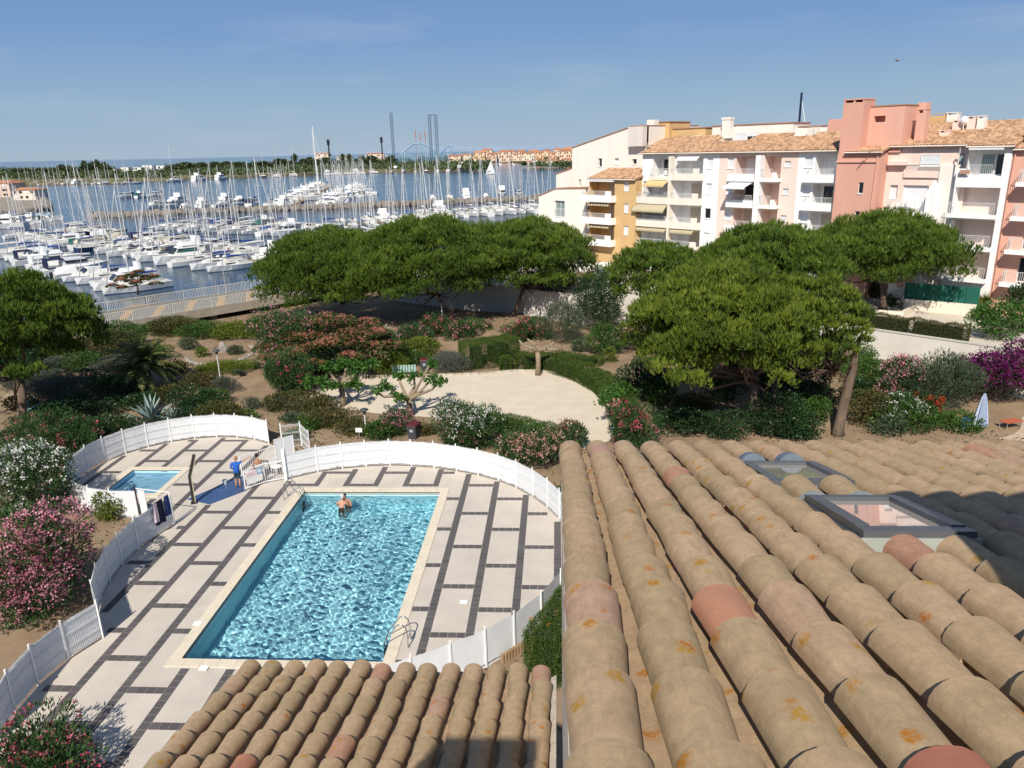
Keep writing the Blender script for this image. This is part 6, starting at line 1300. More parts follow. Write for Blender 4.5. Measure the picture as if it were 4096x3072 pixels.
def far_tile():
    m = mat('far terracotta roof', (0.49, 0.29, 0.17), 0.9, col2=(0.38, 0.21, 0.12), scale=3.2, detail=8, stretch=(1.0, 0.4, 1.0)); nt = m.node_tree; N = nt.nodes; L = nt.links; b = N['Principled BSDF']
    src = b.inputs['Base Color'].links[0].from_socket; tc = N.new('ShaderNodeTexCoord'); mp = N.new('ShaderNodeMapping'); mp.inputs['Scale'].default_value = (4.16, 2.6, 2.6); L.new(tc.outputs['Object'], mp.inputs['Vector'])
    v = N.new('ShaderNodeTexWhiteNoise'); sn = N.new('ShaderNodeVectorMath'); sn.operation = 'FLOOR'; L.new(mp.outputs[0], sn.inputs[0]); L.new(sn.outputs[0], v.inputs['Vector'])
    rp = N.new('ShaderNodeValToRGB'); e = rp.color_ramp.elements; e[0].color = (0.62, 0.62, 0.6, 1); e[1].color = (1.35, 1.45, 1.5, 1); L.new(v.outputs['Value'], rp.inputs['Fac'])
    mx = N.new('ShaderNodeMixRGB'); mx.blend_type = 'MULTIPLY'; mx.inputs['Fac'].default_value = 1.0; L.new(src, mx.inputs['Color1']); L.new(rp.outputs['Color'], mx.inputs['Color2']); L.new(mx.outputs[0], b.inputs['Base Color']); return m
M_TILEF = far_tile()
def bld(name, label, cat='apartment house'):
    return empty(name, BO, BRZ, label, cat, 'apartment houses behind the pines')
def corr_roof(b, s0, s1, t0, z0, t1, z1, name='roof', s1b=None, s0b=None):
    """tiled slope: rows of half round tiles as real corrugation, from eave (t0,z0) to ridge (t1,z1)"""
    n = int((s1-s0)/0.24)*4; P = []; s1b = s1 if s1b is None else s1b; s0b = s0 if s0b is None else s0b
    for j, (t, z) in enumerate(((t0, z0), (t1, z1))):
        for i in range(n+1):
            k = i/n; s = (s0 + (s1-s0)*k) if j == 0 else (s0b + (s1b-s0b)*k); P.append((s, t, z + 0.055*abs(math.sin(math.pi*i/4)) + 0.03))
    m = MB(); m.poly(P, [(i, i+1, n+2+i, n+1+i) for i in range(n)]); o = m.build(name, M_TILEF, b, smooth=True)
    u = MB(); u.poly([(s0, t0, z0-0.14), (s1, t0, z0-0.14), (s1b, t1, z1-0.14), (s0b, t1, z1-0.14), (s0, t0, z0+0.02), (s1, t0, z0+0.02), (s1b, t1, z1+0.02), (s0b, t1, z1+0.02)], [(0,3,2,1),(4,5,6,7),(0,1,5,4),(1,2,6,5),(2,3,7,6),(3,0,4,7)]); u.build('roof_deck', M_COPE, o)
    g = MB(); g.path([(s0, t0-0.07, z0-0.06), (s1, t0-0.07, z0-0.06)], 0.06, 6); g.build('gutter', M_IVORY, o); return o
def wall_holes(b, t, s0, s1, z0, z1, holes, mt, depth_=0.18, name='wall', back=True, thick=None):
    """front wall in the plane t with real openings; returns nothing, reveals included"""
    ss = sorted(set([s0, s1] + [h[0] for h in holes] + [h[1] for h in holes])); zs = sorted(set([z0, z1] + [h[2] for h in holes] + [h[3] for h in holes])); m = MB()
    ss = [q for q in ss if s0 <= q <= s1]; zs = [q for q in zs if z0 <= q <= z1]
    for a, c in zip(ss[:-1], ss[1:]):
        for p, q in zip(zs[:-1], zs[1:]):
            cs, cz = (a+c)/2, (p+q)/2
            if any(h[0] < cs < h[1] and h[2] < cz < h[3] for h in holes): continue
            m.poly([(a, t, p), (c, t, p), (c, t, q), (a, t, q)], [(0, 1, 2, 3)])
    for h in holes:
        a, c, p, q = h[:4]; d = h[4] if len(h) > 4 else depth_
        m.poly([(a, t, p), (c, t, p), (c, t, q), (a, t, q), (a, t+d, p), (c, t+d, p), (c, t+d, q), (a, t+d, q)], [(0, 4, 5, 1), (1, 5, 6, 2), (2, 6, 7, 3), (3, 7, 4, 0)])
        if len(h) > 4: m.poly([(a, t+d, p), (c, t+d, p), (c, t+d, q), (a, t+d, q)], [(0, 1, 2, 3)])
    if thick:
        m.poly([(s0, t, z0), (s0, t+thick, z0), (s0, t+thick, z1), (s0, t, z1)], [(0, 3, 2, 1)]); m.poly([(s1, t, z0), (s1, t+thick, z0), (s1, t+thick, z1), (s1, t, z1)], [(0, 1, 2, 3)])
        m.poly([(s0, t, z1), (s1, t, z1), (s1, t+thick, z1), (s0, t+thick, z1)], [(0, 1, 2, 3)])
    return m.build(name, mt, b)
def window(b, t, s0, s1, z0, z1, kind='shutter', d=0.16):
    """kind: shutter (closed roller), glass, half"""
    mt = {'shutter': M_SHUT, 'glass': DARKGLASS, 'half': DARKGLASS, 'curtain': M_CURT, 'shade': M_BROWNRM}[kind]
    m = MB(); m.poly([(s0, t+d, z0), (s1, t+d, z0), (s1, t+d, z1), (s0, t+d, z1)], [(0, 1, 2, 3)]); w = m.build('window', mt, b)
    f = MB(); k = 0.05
    for (a, c, p, q) in ((s0, s0+k, z0, z1), (s1-k, s1, z0, z1), (s0+k, s1-k, z1-k, z1), (s0+k, s1-k, z0, z0+k)): f.box(a, c, t+d-0.03, t+d-0.004, p, q)
    if s1-s0 > 1.1 and kind in ('glass', 'half', 'curtain'): f.box((s0+s1)/2-0.03, (s0+s1)/2+0.03, t+d-0.03, t+d-0.004, z0+k, z1-k)
    f.build('frame', M_FRAME, w)
    sl = MB(); sl.box(s0-0.05, s1+0.05, t-0.06, t+0.005, z0-0.06, z0-0.005); sl.build('sill', M_FRAME, w)
    if kind == 'half': q = MB(); q.box(s0+k, s1-k, t+d-0.028, t+d-0.010, z0 + (z1-z0)*0.62, z1-k); q.build('shutter', M_SHUT, w)
    if kind in ('shutter', 'shade'):
        q = MB()
        for i in range(1, 8): zz0 = z0 + (z1-z0)*i/8; q.box(s0+k, s1-k, t+d-0.012, t+d-0.006, zz0-0.008, zz0+0.008)
        q.build('slat_line', M_SHUT if kind == 'shutter' else M_BROWNRM, w)
    return w
def rails(parent, s0, s1, t, z0, z1, sides=0.0, mt=None):
    m = MB(); m.box(s0, s1, t-0.02, t+0.02, z1-0.03, z1); m.box(s0, s1, t-0.012, t+0.012, z0, z0+0.025); n = int((s1-s0)/0.13)
    for i in range(n+1): x = s0 + (s1-s0)*i/n; m.box(x-0.011, x+0.011, t-0.011, t+0.011, z0, z1-0.03)
    if sides:
        m.box(s0-0.01, s0+0.02, t, t+sides, z1-0.03, z1); k = int(sides/0.16)
        for i in range(1, k+1): m.box(s0-0.009, s0+0.009, t+sides*i/k-0.009, t+sides*i/k+0.009, z0, z1-0.03)
    return m.build('railing', mt or M_RAIL, parent)
def balcony(b, s0, s1, zf, proj, t=0.0, par=0.5, rail=0.55, mt=None, solid_right=0.0, full_rail=False):
    """slab with low solid parapet and railing above"""
    mt = mt or M_IVORY; m = MB(); m.box(s0, s1, t-proj, t-0.003, zf-0.16, zf); o = m.build('balcony', mt, b)
    h = 0.10 if full_rail else par
    p = MB(); p.box(s0, s1, t-proj-0.10, t-proj-0.002, zf-0.22, zf+h); p.box(s0-0.10, s0-0.002, t-proj-0.10, t-0.003, zf-0.22, zf+h); p.box(s1+0.002, s1+0.10, t-proj-0.10, t-0.003, zf-0.22, zf+h)
    if solid_right: p.box(s1-solid_right, s1, t-proj-0.101, t-proj-0.003, zf+h+0.002, zf+h+rail)
    p.build('parapet', mt, o)
    rails(o, s0+0.05, s1-solid_right-0.03, t-proj-0.05, zf+h+0.04, zf+h+rail + (0.35 if full_rail else 0), proj*0.9)
    return o
def loggia_fill(b, t, s0, s1, z0, z1, d, glass, mt):
    """what stands at the back of a recess"""
    window(b, t+d-0.2, s0 + (s1-s0)*0.30, s1-0.12, z0+0.1, z1-0.35, glass, 0.16)
def awning(b, s0, s1, t, z, out, drop, cols, nst=14):
    m = MB(); P = []; F = []; mi = []
    for i in range(nst):
        a, c = s0 + (s1-s0)*i/nst, s0 + (s1-s0)*(i+1)/nst; k = len(P); P += [(a, t-0.05, z), (c, t-0.05, z), (c, t-out, z-drop), (a, t-out, z-drop), (a, t-out, z-drop-0.16 - 0.03*(i % 2)), (c, t-out, z-drop-0.16 - 0.03*((i+1) % 2))]
        F += [(k, k+3, k+2, k+1), (k+3, k+4, k+5, k+2)]; mi += [i % 2]*2
    m.poly(P, F); m.m = mi; return m.build('awning', cols, b)
AW_STR = [mat('green awning stripe', (0.24, 0.20, 0.10), 0.9), mat('cream awning stripe', (0.66, 0.58, 0.42), 0.9)]; AW_YEL = [mat('yellow awning', (0.62, 0.40, 0.16), 0.9), mat('pale yellow awning', (0.66, 0.50, 0.27), 0.9)]; AW_WH = [mat('white awning', (0.78, 0.78, 0.78), 0.9), mat('white awning b', (0.74, 0.74, 0.74), 0.9)]
def coping_line(b, pts, t, w=0.35, h=0.10):
    m = MB()
    for (a, za), (c, zc_) in zip(pts[:-1], pts[1:]): m.poly([(a, t-0.06, za), (c, t-0.06, zc_), (c, t+w, zc_), (a, t+w, za), (a, t-0.06, za+h), (c, t-0.06, zc_+h), (c, t+w, zc_+h), (a, t+w, za+h)], [(0,3,2,1),(4,5,6,7),(0,1,5,4),(1,2,6,5),(2,3,7,6),(3,0,4,7)])
    return m.build('coping', M_COPE, b)
FZ = [13.25, 10.72, 8.20, 5.68]           # floor levels, top to bottom
# ---- white stepped house at the left end
b = bld('stepped_house', 'cream stepped gable house at the left end of the row, beside the harbour')
pol = [(-9.7, 3), (-9.7, 13.4), (-6.8, 14.1), (-6.8, 16.6), (2.9, 18.8), (5.0, 18.8), (5.0, 3)]
gw = [(-2.4, -1.8, 14.3, 15.3, 'glass'), (0.2, 0.9, 14.6, 15.3, 'shutter'), (2.9, 3.6, 14.6, 15.2, 'glass'), (-5.7, -5.3, 11.9, 12.8, 'curtain'), (2.2, 2.8, 16.5, 17.5, 'shutter')]
m = MB(); n = len(pol); m.poly([(s, 3.0, z) for s, z in pol] + [(s, 13.0, z) for s, z in pol], [tuple(range(n, 2*n))[::-1]] + [(k, (k+1) % n, n+(k+1) % n, n+k) for k in range(n)]); m.build('wall', M_CREAM, b)
def poly_front(b, pol, t, holes, mt):
    bm = bmesh.new(); es = []
    for loop in [pol] + [[(h[0], h[2]), (h[1], h[2]), (h[1], h[3]), (h[0], h[3])] for h in holes]:
        vs = [bm.verts.new((p[0], t, p[1])) for p in loop]; es += [bm.edges.new((vs[i], vs[(i+1) % len(vs)])) for i in range(len(vs))]
    bmesh.ops.triangle_fill(bm, edges=es, use_beauty=True); me = bpy.data.meshes.new('gable_wall'); bm.to_mesh(me); bm.free(); me.materials.append(mt); mesh_obj('gable_wall', me, b)
    r = MB()
    for h in holes: a, c, p, q = h[:4]; r.poly([(a, t, p), (c, t, p), (c, t, q), (a, t, q), (a, t+0.3, p), (c, t+0.3, p), (c, t+0.3, q), (a, t+0.3, q)], [(0, 4, 5, 1), (1, 5, 6, 2), (2, 6, 7, 3), (3, 7, 4, 0)])
    if holes: r.build('reveal', mt, b)
poly_front(b, pol, 2.7, gw, M_CREAM)
for h in gw: window(b, 2.7, *h[:4], kind=h[4], d=0.22)
coping_line(b, [(-9.75, 13.4), (-6.85, 14.1)], 2.66, 10); coping_line(b, [(-6.8, 16.6), (2.9, 18.8)], 2.66, 10); coping_line(b, [(2.9, 18.8), (5.05, 18.8)], 2.66, 10)
m = MB(); m.box(2.9, 5.02, 1.9, 2.68, 16.6, 18.75); m.build('return_wall', bmat('shaded return wall cream', (0.66, 0.60, 0.56)), b)  # darker cream: shade of the turned face put into its colour
m = MB(); m.box(3.5, 4.6, 4.5, 5.3, 18.9, 19.5); m.box(3.7, 4.0, 4.49, 4.499, 19.15, 19.35); m.build('chimney', M_CREAM, b)
# lower wing with the barred french window
pol2 = [(-10.2, 3), (-10.2, 10.75), (-7.0, 11.75), (-3.6, 11.9), (-1.9, 11.9), (-1.9, 3)]; lwh = [(-7.3, -5.5, 8.3, 10.3), (-7.6, -5.3, 5.4, 7.6)]
poly_front(b, pol2, 0.0, lwh, M_CREAM); m = MB(); n = len(pol2); m.poly([(s, 0.3, z) for s, z in pol2] + [(s, 2.65, z) for s, z in pol2], [(k, (k+1) % n, n+(k+1) % n, n+k) for k in range(n)]); m.build('wing_wall', M_CREAM, b)
window(b, 0.0, *lwh[0], kind='curtain', d=0.25); window(b, 0.0, *lwh[1], kind='shade', d=0.28); rails(b, -7.25, -5.55, -0.03, 8.35, 9.35)
coping_line(b, [(-10.25, 10.75), (-7.0, 11.75), (-1.9, 11.9)], -0.05, 2.7); m = MB(); m.box(-12.0, -9.8, 0.6, 2.6, 6.5, 8.05); m.build('terrace_wall', M_CREAM, b); rails(b, -11.9, -10.3, 0.65, 8.1, 8.75)
aw = MB(); aw.box(-7.7, -5.2, -0.5, -0.02, 7.65, 7.72); aw.build('awning', M_SHUT, b)
# ---- ochre house
b = bld('ochre_house', 'ochre apartment house with white balconies and a tiled lean-to roof')
T0 = -1.0
oh = []
for k, zf in enumerate((10.72, 8.20, 5.68)): oh += [(-0.3, 3.5, zf, zf+2.15, 1.4)]
ow = [(4.85, 5.6, 11.8, 12.8), (4.9, 5.62, 9.4, 10.4), (4.92, 5.65, 6.9, 7.9)]
wall_holes(b, T0, -0.42, 6.6, 3.0, 13.05, oh + ow, M_OCHRE, thick=4.0)
for h in ow: window(b, T0, *h, kind='shutter', d=0.12)
for h in oh: window(b, T0+1.15, 1.7, 3.4, h[2]+0.08, h[3]-0.3, 'shade', 0.2); balcony(b, -1.0, 3.65, h[2], 0.75, T0, par=0.55, rail=0.5, mt=M_WHITE, solid_right=0.85)
corr_roof(b, -0.5, 6.65, T0-0.3, 13.1, 2.6, 14.15, s1b=7.2)
aw = MB(); aw.box(-0.35, 3.6, T0-0.45, T0-0.02, 12.78, 12.95); aw.build('awning', M_SHUT, b)
for z in (10.45, 7.92): awning(b, -0.2, 3.3, T0-0.1, z, 0.55, 0.22, AW_STR, 17)
m = MB(); m.box(-1.85, -0.425, -0.1, 2.4, 3.0, 11.5); m.build('side_wall', M_OCHRE, b)
for z, kd in ((9.35, 'glass'), (6.8, 'shutter')): window(b, -0.35, -1.55, -0.85, z, z+0.95, kd, 0.22)
# ochre penthouse on the ridge
m = MB(); m.box(2.6, 5.6, 6, 10, 16.6, 19.2); m.build('penthouse', M_OCHRE, b); m = MB(); m.box(5.61, 10.2, 6.6, 10, 16.6, 18.4); m.build('penthouse_wing', M_OCHRE, b); m = MB(); m.box(2.5, 5.7, 5.9, 10.1, 19.2, 19.3); m.box(5.7, 10.3, 6.5, 10.1, 18.4, 18.5); m.build('coping', M_COPE, b)
m = MB(); m.box(3.5, 4.9, 5.96, 5.998, 17.62, 17.92); m.build('vent_grille', mat('grey louvre', (0.42, 0.40, 0.36), 0.7), b); m = MB(); m.box(9.0, 10.15, 5.9, 6.55, 16.6, 17.6); m.build('shutter', M_SHUT, b)
corr_roof(b, 2.2, 7.0, 3.0, 16.55, 6.0, 17.4, 'upper_roof')
# ---- white and pink house with four floors of loggias
b = bld('white_pink_house', 'long white and pale pink apartment house with loggias and awnings')
segs = [(6.65, 16.6, M_WHITE), (16.6, 25.2, M_PINK), (25.2, 29.6, M_WHITE)]
Hm = {0: [], 1: [], 2: []}; win = []; logs = []
for k, zf in enumerate(FZ):
    z1 = zf + 2.12
    Hm[0] += [(8.15 if k == 0 else 6.85, 10.9, zf, z1, 1.5), (11.15, 14.65, zf, z1, 1.5)]; logs += [(8.15 if k == 0 else 6.85, 10.9, zf, z1), (11.15, 14.65, zf, z1)]
    Hm[0] += [(15.1, 15.85, zf+0.95, zf+2.02)]; win += [(15.1, 15.85, zf+0.95, zf+2.02)]
    Hm[1] += [(18.55, 21.0, zf, z1, 1.5), (21.75, 23.45, zf, z1, 1.4), (17.55, 18.3, zf+0.98, zf+2.03), (23.8, 24.42, zf+1.15, zf+1.68)]; logs += [(18.55, 21.0, zf, z1), (21.75, 23.45, zf, z1)]; win += [(17.55, 18.3, zf+0.98, zf+2.03), (23.8, 24.42, zf+1.15, zf+1.68)]
    Hm[2] += [(26.85, 29.3, zf, z1, 1.5), (25.8, 26.6, zf+1.1, zf+2.05)]; logs += [(26.85, 29.3, zf, z1)]; win += [(25.8, 26.6, zf+1.1, zf+2.05)]
for i, (a, c, mt_) in enumerate(segs): wall_holes(b, 0.0, a, c, 3.0, 15.7, Hm[i], mt_)
m = MB(); m.box(6.66, 29.6, 1.6, 7.0, 3.0, 15.6); m.build('core_wall', M_IVORY, b)
m = MB(); m.poly([(6.65, 0, 3), (6.65, 1.6, 3), (6.65, 1.6, 15.7), (6.65, 0, 15.7)], [(0, 3, 2, 1)]); m.build('end_wall', M_WHITE, b)
for i, h in enumerate(win): window(b, 0.0, *h, kind=('glass' if i in (8,) else 'shutter'), d=0.12)
for i, (s0, s1, z0, z1) in enumerate(logs):
    kd = 'glass' if i in (0, 7, 9) else ('shade' if z1 < 14 and s0 > 11 else 'shutter'); window(b, 1.28, s0 + (0.3 if s1-s0 < 3 else 1.1), s1-0.15, z0+0.06, z1-0.18, kd, 0.2)
for k, zf in enumerate(FZ):
    if k == 0: balcony(b, 8.15, 10.88, zf, 0.55, mt=M_IVORY, full_rail=True)
    else: balcony(b, 6.1, 10.95, zf, 0.75, par=0.5, rail=0.5, mt=M_IVORY)
    balcony(b, 11.1, 14.7, zf, 0.7, par=0.5, rail=0.5, mt=M_IVORY, solid_right=0.75); balcony(b, 18.2, 21.0, zf, 0.7, par=0.5, rail=0.5, mt=M_WHITE); balcony(b, 21.75, 23.5, zf, 0.75, mt=M_WHITE, full_rail=True, solid_right=0.45); balcony(b, 26.3, 29.25, zf, 0.7, par=0.5, rail=0.5, mt=M_WHITE)
for s_ in (11.0, 21.35):
    m = MB(); m.box(s_-0.10, s_+0.10 + (0.3 if s_ > 20 else 0), -0.9, -0.002, 3.0, 15.5); m.build('pier', M_IVORY if s_ < 20 else M_WHITE, b)
awning(b, 8.0, 10.8, -0.55, 12.98, 1.0, 0.45, AW_YEL, 12); awning(b, 6.3, 10.85, -0.7, 10.42, 0.75, 0.62, AW_STR, 29); awning(b, 6.6, 10.8, -0.5, 7.92, 0.5, 0.25, AW_STR, 27); awning(b, 11.3, 14.4, -0.5, 7.92, 0.5, 0.25, AW_STR, 19); awning(b, 18.4, 20.9, -0.5, 12.95, 1.5, 0.42, AW_WH, 12); awning(b, 11.6, 14.3, -0.1, 15.45, 0.5, 0.25, AW_WH, 12); awning(b, 26.9, 29.2, -0.1, 7.92, 0.4, 0.2, AW_STR, 14)
for (a, c, t1) in ((6.35, 13.4, 6.0), (13.4, 17.4, 3.6), (17.4, 21.3, 6.0), (21.3, 23.9, 4.6), (23.9, 29.6, 6.0)): corr_roof(b, a, c, -0.35, 15.85, t1, 15.85 + (t1+0.35)*0.263)
ut = MB(); ut.box(11.4, 21.0, 6.1, 9.5, 15.8, 18.5); ut.box(21.0, 24.2, 7.0, 9.5, 15.8, 18.1); ut.build('roof_storey', M_CREAM, b); cl_ = MB(); cl_.box(11.3, 21.1, 6.0, 9.6, 18.5, 18.6); cl_.box(21.1, 24.2, 6.9, 9.6, 18.1, 18.2); cl_.build('coping', M_COPE, b)
for (a, c, kd) in ((13.9, 15.7, 'shutter'), (15.85, 17.2, 'half')): window(b, 5.85, a, c, 16.75, 17.7, kd, 0.2)
ck = MB(); ck.poly([(13.4, 3.6, 16.7), (13.4, 6.1, 16.7), (13.4, 6.1, 17.6), (17.4, 3.6, 16.7), (17.4, 6.1, 16.7), (17.4, 6.1, 17.6)], [(0, 1, 2), (3, 5, 4)]); ck.build('dormer_cheek', M_CREAM, b)
m = MB(); m.box(13.2, 14.2, 5.2, 5.9, 17.2, 19.1); m.box(13.15, 14.25, 5.15, 5.95, 19.1, 19.35); m.box(13.35, 13.7, 5.13, 5.148, 19.14, 19.3); m.build('chimney', M_CREAM, b); m = MB(); m.box(22.4, 23.0, 6.4, 6.99, 17.2, 17.95); m.box(23.1, 23.5, 6.4, 6.99, 17.2, 17.95); m.build('chimney', M_IVORY, b)
m = MB(); m.box(24.25, 26.0, 7.0, 9.5, 16.5, 18.7); m.build('salmon_lift_housing', M_SALMON, b)
# ---- salmon stair house
b = bld('salmon_house', 'salmon red stair tower with tall chimney between the white and pink houses')
T0 = -1.5; sw = [(31.75, 32.2, 12.2, 13.15), (31.7, 32.15, 9.75, 10.7), (31.7, 32.15, 7.2, 8.15)]
wall_holes(b, T0, 29.65, 33.4, 3.0, 15.6, sw, M_SALMON, thick=4.0)
for h in sw: window(b, T0, *h, kind='glass', d=0.12)
m = MB(); m.box(29.6, 33.2, T0-0.12, T0-0.002, 14.82, 14.95); m.build('ledge', M_SALMON2, b)
m = MB(); m.box(29.7, 31.5, T0+0.02, 0.6, 15.6, 19.75); m.box(29.66, 31.54, T0-0.02, 0.64, 19.95, 20.05)
for s_ in (29.7, 30.55, 31.35): m.box(s_, s_+0.15, T0+0.02, 0.6, 19.75, 19.95)
m.build('chimney', M_SALMON, b)
wall_holes(b, -0.2, 31.5, 34.4, 15.6, 19.35, [(31.9, 32.85, 18.1, 18.6, 0.8)], M_SALMON2, thick=5.0, name='upper_wall'); coping_line(b, [(31.5, 19.35), (34.45, 19.35)], -0.2, 5.0)
corr_roof(b, 30.35, 33.6, T0-0.25, 15.7, -0.25, 16.1)
m = MB(); m.path([(33.2, T0-0.08, 15.5), (33.15, T0-0.08, 14.5), (32.95, T0-0.08, 5)], 0.05, 6); m.build('downpipe', M_SALMON2, b)
m = MB(); m.box(35.0, 35.75, 0.8, 1.6, 16.4, 18.7); m.box(34.96, 35.79, 0.76, 1.64, 18.95, 19.05); m.box(35.0, 35.15, 0.8, 1.6, 18.7, 18.95); m.box(35.6, 35.75, 0.8, 1.6, 18.7, 18.95); m.build('chimney', M_SALMON2, b)
m = MB(); m.box(34.3, 35.0, 2.5, 3.5, 18.5, 19.6); m.build('chimney', M_SALMON2, b)
# ---- pale pink house with the white corner loggias
b = bld('pale_pink_house', 'pale pink apartment house with white corner loggias at the right')
ph = [(36.1, 37.9, 14.45, 15.45), (38.9, 39.4, 14.5, 15.5), (33.85, 34.5, 11.75, 12.9), (34.95, 37.0, 10.75, 12.9), (33.85, 34.5, 9.2, 10.35), (34.95, 37.0, 8.25, 10.35)]
wall_holes(b, 0.0, 33.4, 37.7, 3.0, 16.0, [h for h in ph if h[1] < 37.75], M_PINK); wall_holes(b, 0.0, 37.7, 39.75, 3.0, 16.0, [h for h in ph if h[0] > 38], M_PINK)
for i, h in enumerate(ph):
    if i != 0: window(b, 0.0, *h, kind=('curtain' if i == 1 else 'shutter'), d=0.2)
window(b, -0.2, 36.1, 37.65, 14.45, 15.4, 'shutter', 0.12)
m = MB(); m.box(33.45, 43.0, 0.35, 7, 3.0, 15.9); m.build('core_wall', M_PINK, b)
balcony(b, 35.0, 37.65, 13.75, 0.05, 0.0, par=0.3, rail=0.6, mt=M_PINK); balcony(b, 34.1, 37.3, 10.72, 1.0, 0.0, mt=M_WHITE, full_rail=True); balcony(b, 34.1, 37.3, 8.2, 1.0, 0.0, mt=M_WHITE, full_rail=True)
m = MB(); m.box(33.6, 35.1, -0.5, -0.003, 14.55, 14.85); m.build('canopy_ledge', M_PINK, b)
m = MB(); m.poly([(37.35, -1.3, 3), (37.75, -1.3, 3), (37.75, -0.002, 3), (37.35, -0.002, 3), (37.35, -1.3, 12.4), (37.75, -1.3, 12.6), (37.75, -0.002, 13.2), (37.35, -0.002, 13.2)], [(0,3,2,1),(4,5,6,7),(0,1,5,4),(1,2,6,5),(2,3,7,6),(3,0,4,7)]); m.build('buttress', M_WHITE, b)
m = MB(); m.box(37.75, 39.3, -0.25, -0.003, 3, 14.6); m.build('white_strip', M_CREAM, b)
lh = [(39.4, 42.6, zf, zf+2.15, 1.7) for zf in FZ[1:]] + [(40.0, 42.5, 13.75, 15.6, 1.2)]
wall_holes(b, -1.0, 39.3, 43.0, 3.9, 15.95, lh + [(39.3, 40.0, 14.3, 15.95)], M_WHITE); m = MB(); m.poly([(39.3, -1.0, 3.9), (39.3, 0.3, 3.9), (39.3, 0.3, 14.3), (39.3, -1.0, 14.3), (43.0, -1.0, 3.9), (43.0, 0.3, 3.9), (43.0, 0.3, 15.95), (43.0, -1.0, 15.95)], [(0, 3, 2, 1), (4, 5, 6, 7)]); m.poly([(39.3, -1.0, 3.9), (43, -1.0, 3.9), (43, 0.3, 3.9), (39.3, 0.3, 3.9)], [(0, 3, 2, 1)]); m.build('side_wall', M_WHITE, b)
for i, zf in enumerate(FZ[1:]):
    balcony(b, 39.15, 42.55, zf, 0.35, -1.0, mt=M_WHITE, full_rail=True); window(b, 0.45, 40.3, 42.2, zf+0.1, zf+1.85, 'shade' if i < 2 else 'curtain', 0.22); window(b, 0.45, 39.45, 40.1, zf+0.9, zf+1.95, 'shutter', 0.22)
window(b, -0.1, 40.6, 41.6, 13.8, 15.4, 'curtain', 0.25); window(b, -0.1, 41.65, 42.3, 13.8, 15.4, 'glass', 0.25); rails(b, 40.0, 41.8, -1.05, 13.9, 14.6)
pl_ = MB(); pl_.box(39.6, 40.3, -1.25, -1.06, 13.9, 14.2); o = pl_.build('planter', M_FLOOR, b)
cw_ = MB(); cw_.box(40.1, 42.5, -1.5, -1.02, 15.72, 15.85); cw_.build('rolled_awning', M_SHUT, b)
corr_roof(b, 33.5, 39.85, -0.35, 16.12, 6.0, 17.95, s0b=32.4); corr_roof(b, 39.85, 43.2, -1.3, 16.0, 6.0, 17.95)
for (a, c, t, z0, z1, mt_) in ((36.9, 37.6, 3.6, 17.0, 18.1, M_PINK), (36.5, 37.2, 2.0, 16.4, 17.3, M_PINK), (38.0, 38.6, 3.6, 17.1, 18.35, M_PINK), (38.75, 39.3, 3.6, 17.1, 18.35, M_CREAM), (33.6, 35.3, 6.2, 17.5, 18.75, M_OCHRE), (35.4, 36.3, 6.2, 17.5, 18.8, M_CREAM)):
    m = MB(); m.box(a, c, t, t+0.7, z0, z1-0.2); m.box(a, a+0.1, t, t+0.7, z1-0.2, z1-0.06); m.box(c-0.1, c, t, t+0.7, z1-0.2, z1-0.06); m.box(a-0.03, c+0.03, t-0.03, t+0.73, z1-0.06, z1); m.build('chimney', mt_, b)
m = MB(); V = [(37.85 + 0.32*r*math.cos(a), 3.3 - 0.12*(1-r*r), 18.05 + 0.32*r*math.sin(a)) for r in (0.02, 0.5, 1.0) for a in np.linspace(0, 6.283, 13)[:12]]; m.poly(V, [(i*12+k, i*12+(k+1) % 12, (i+1)*12+(k+1) % 12, (i+1)*12+k) for i in range(2) for k in range(12)]); m.tube((37.85, 3.3, 17.2), (37.85, 3.35, 18.0), 0.03, n=6); m.build('satellite_dish', WHITE, b)
# ---- salmon house at the right edge
b = bld('right_salmon_house', 'salmon house cut by the right frame edge behind the palm')
wall_holes(b, -0.8, 43.02, 50, 3.0, 15.7, [(44.6, 45.6, zf+0.1, zf+2.0) for zf in FZ], M_SALMON2, thick=7.0)
for zf in FZ: window(b, -0.8, 44.6, 45.6, zf+0.1, zf+2.0, 'glass', 0.2); balcony(b, 43.9, 48.5, zf, 1.0, -0.8, mt=M_WHITE, full_rail=True)
corr_roof(b, 43.0, 50.2, -1.1, 15.75, 6.0, 17.6); m = MB(); m.path([(43.2, -0.9, 15.5), (43.15, -0.9, 12.5), (43.2, -0.9, 4)], 0.06, 6); m.build('downpipe', M_SALMON, b); m = MB(); m.box(43.3, 44.6, 0.3, 1.2, 16.0, 17.3); m.build('chimney', M_PINK, b)
# dark mast far behind the roof
q = at_d(3196, 500, 105); ms = empty('dark_mast', (q[0], q[1], 0), 0, 'tall dark blue mast rising behind the white roof', 'mast'); zt_m = at_d(3196, 370, 105)[2]; m = MB(); m.tube((0, 0, -1), (0, 0, zt_m), 0.22, 0.14, 8); m.build('spar', mat('navy spar', (0.012, 0.018, 0.05), 0.4), ms); m = MB(); m.tube((0, 0, zt_m-0.6), (2.6, 0.5, 12), 0.05, n=5); m.build('forestay', WHITE, ms)
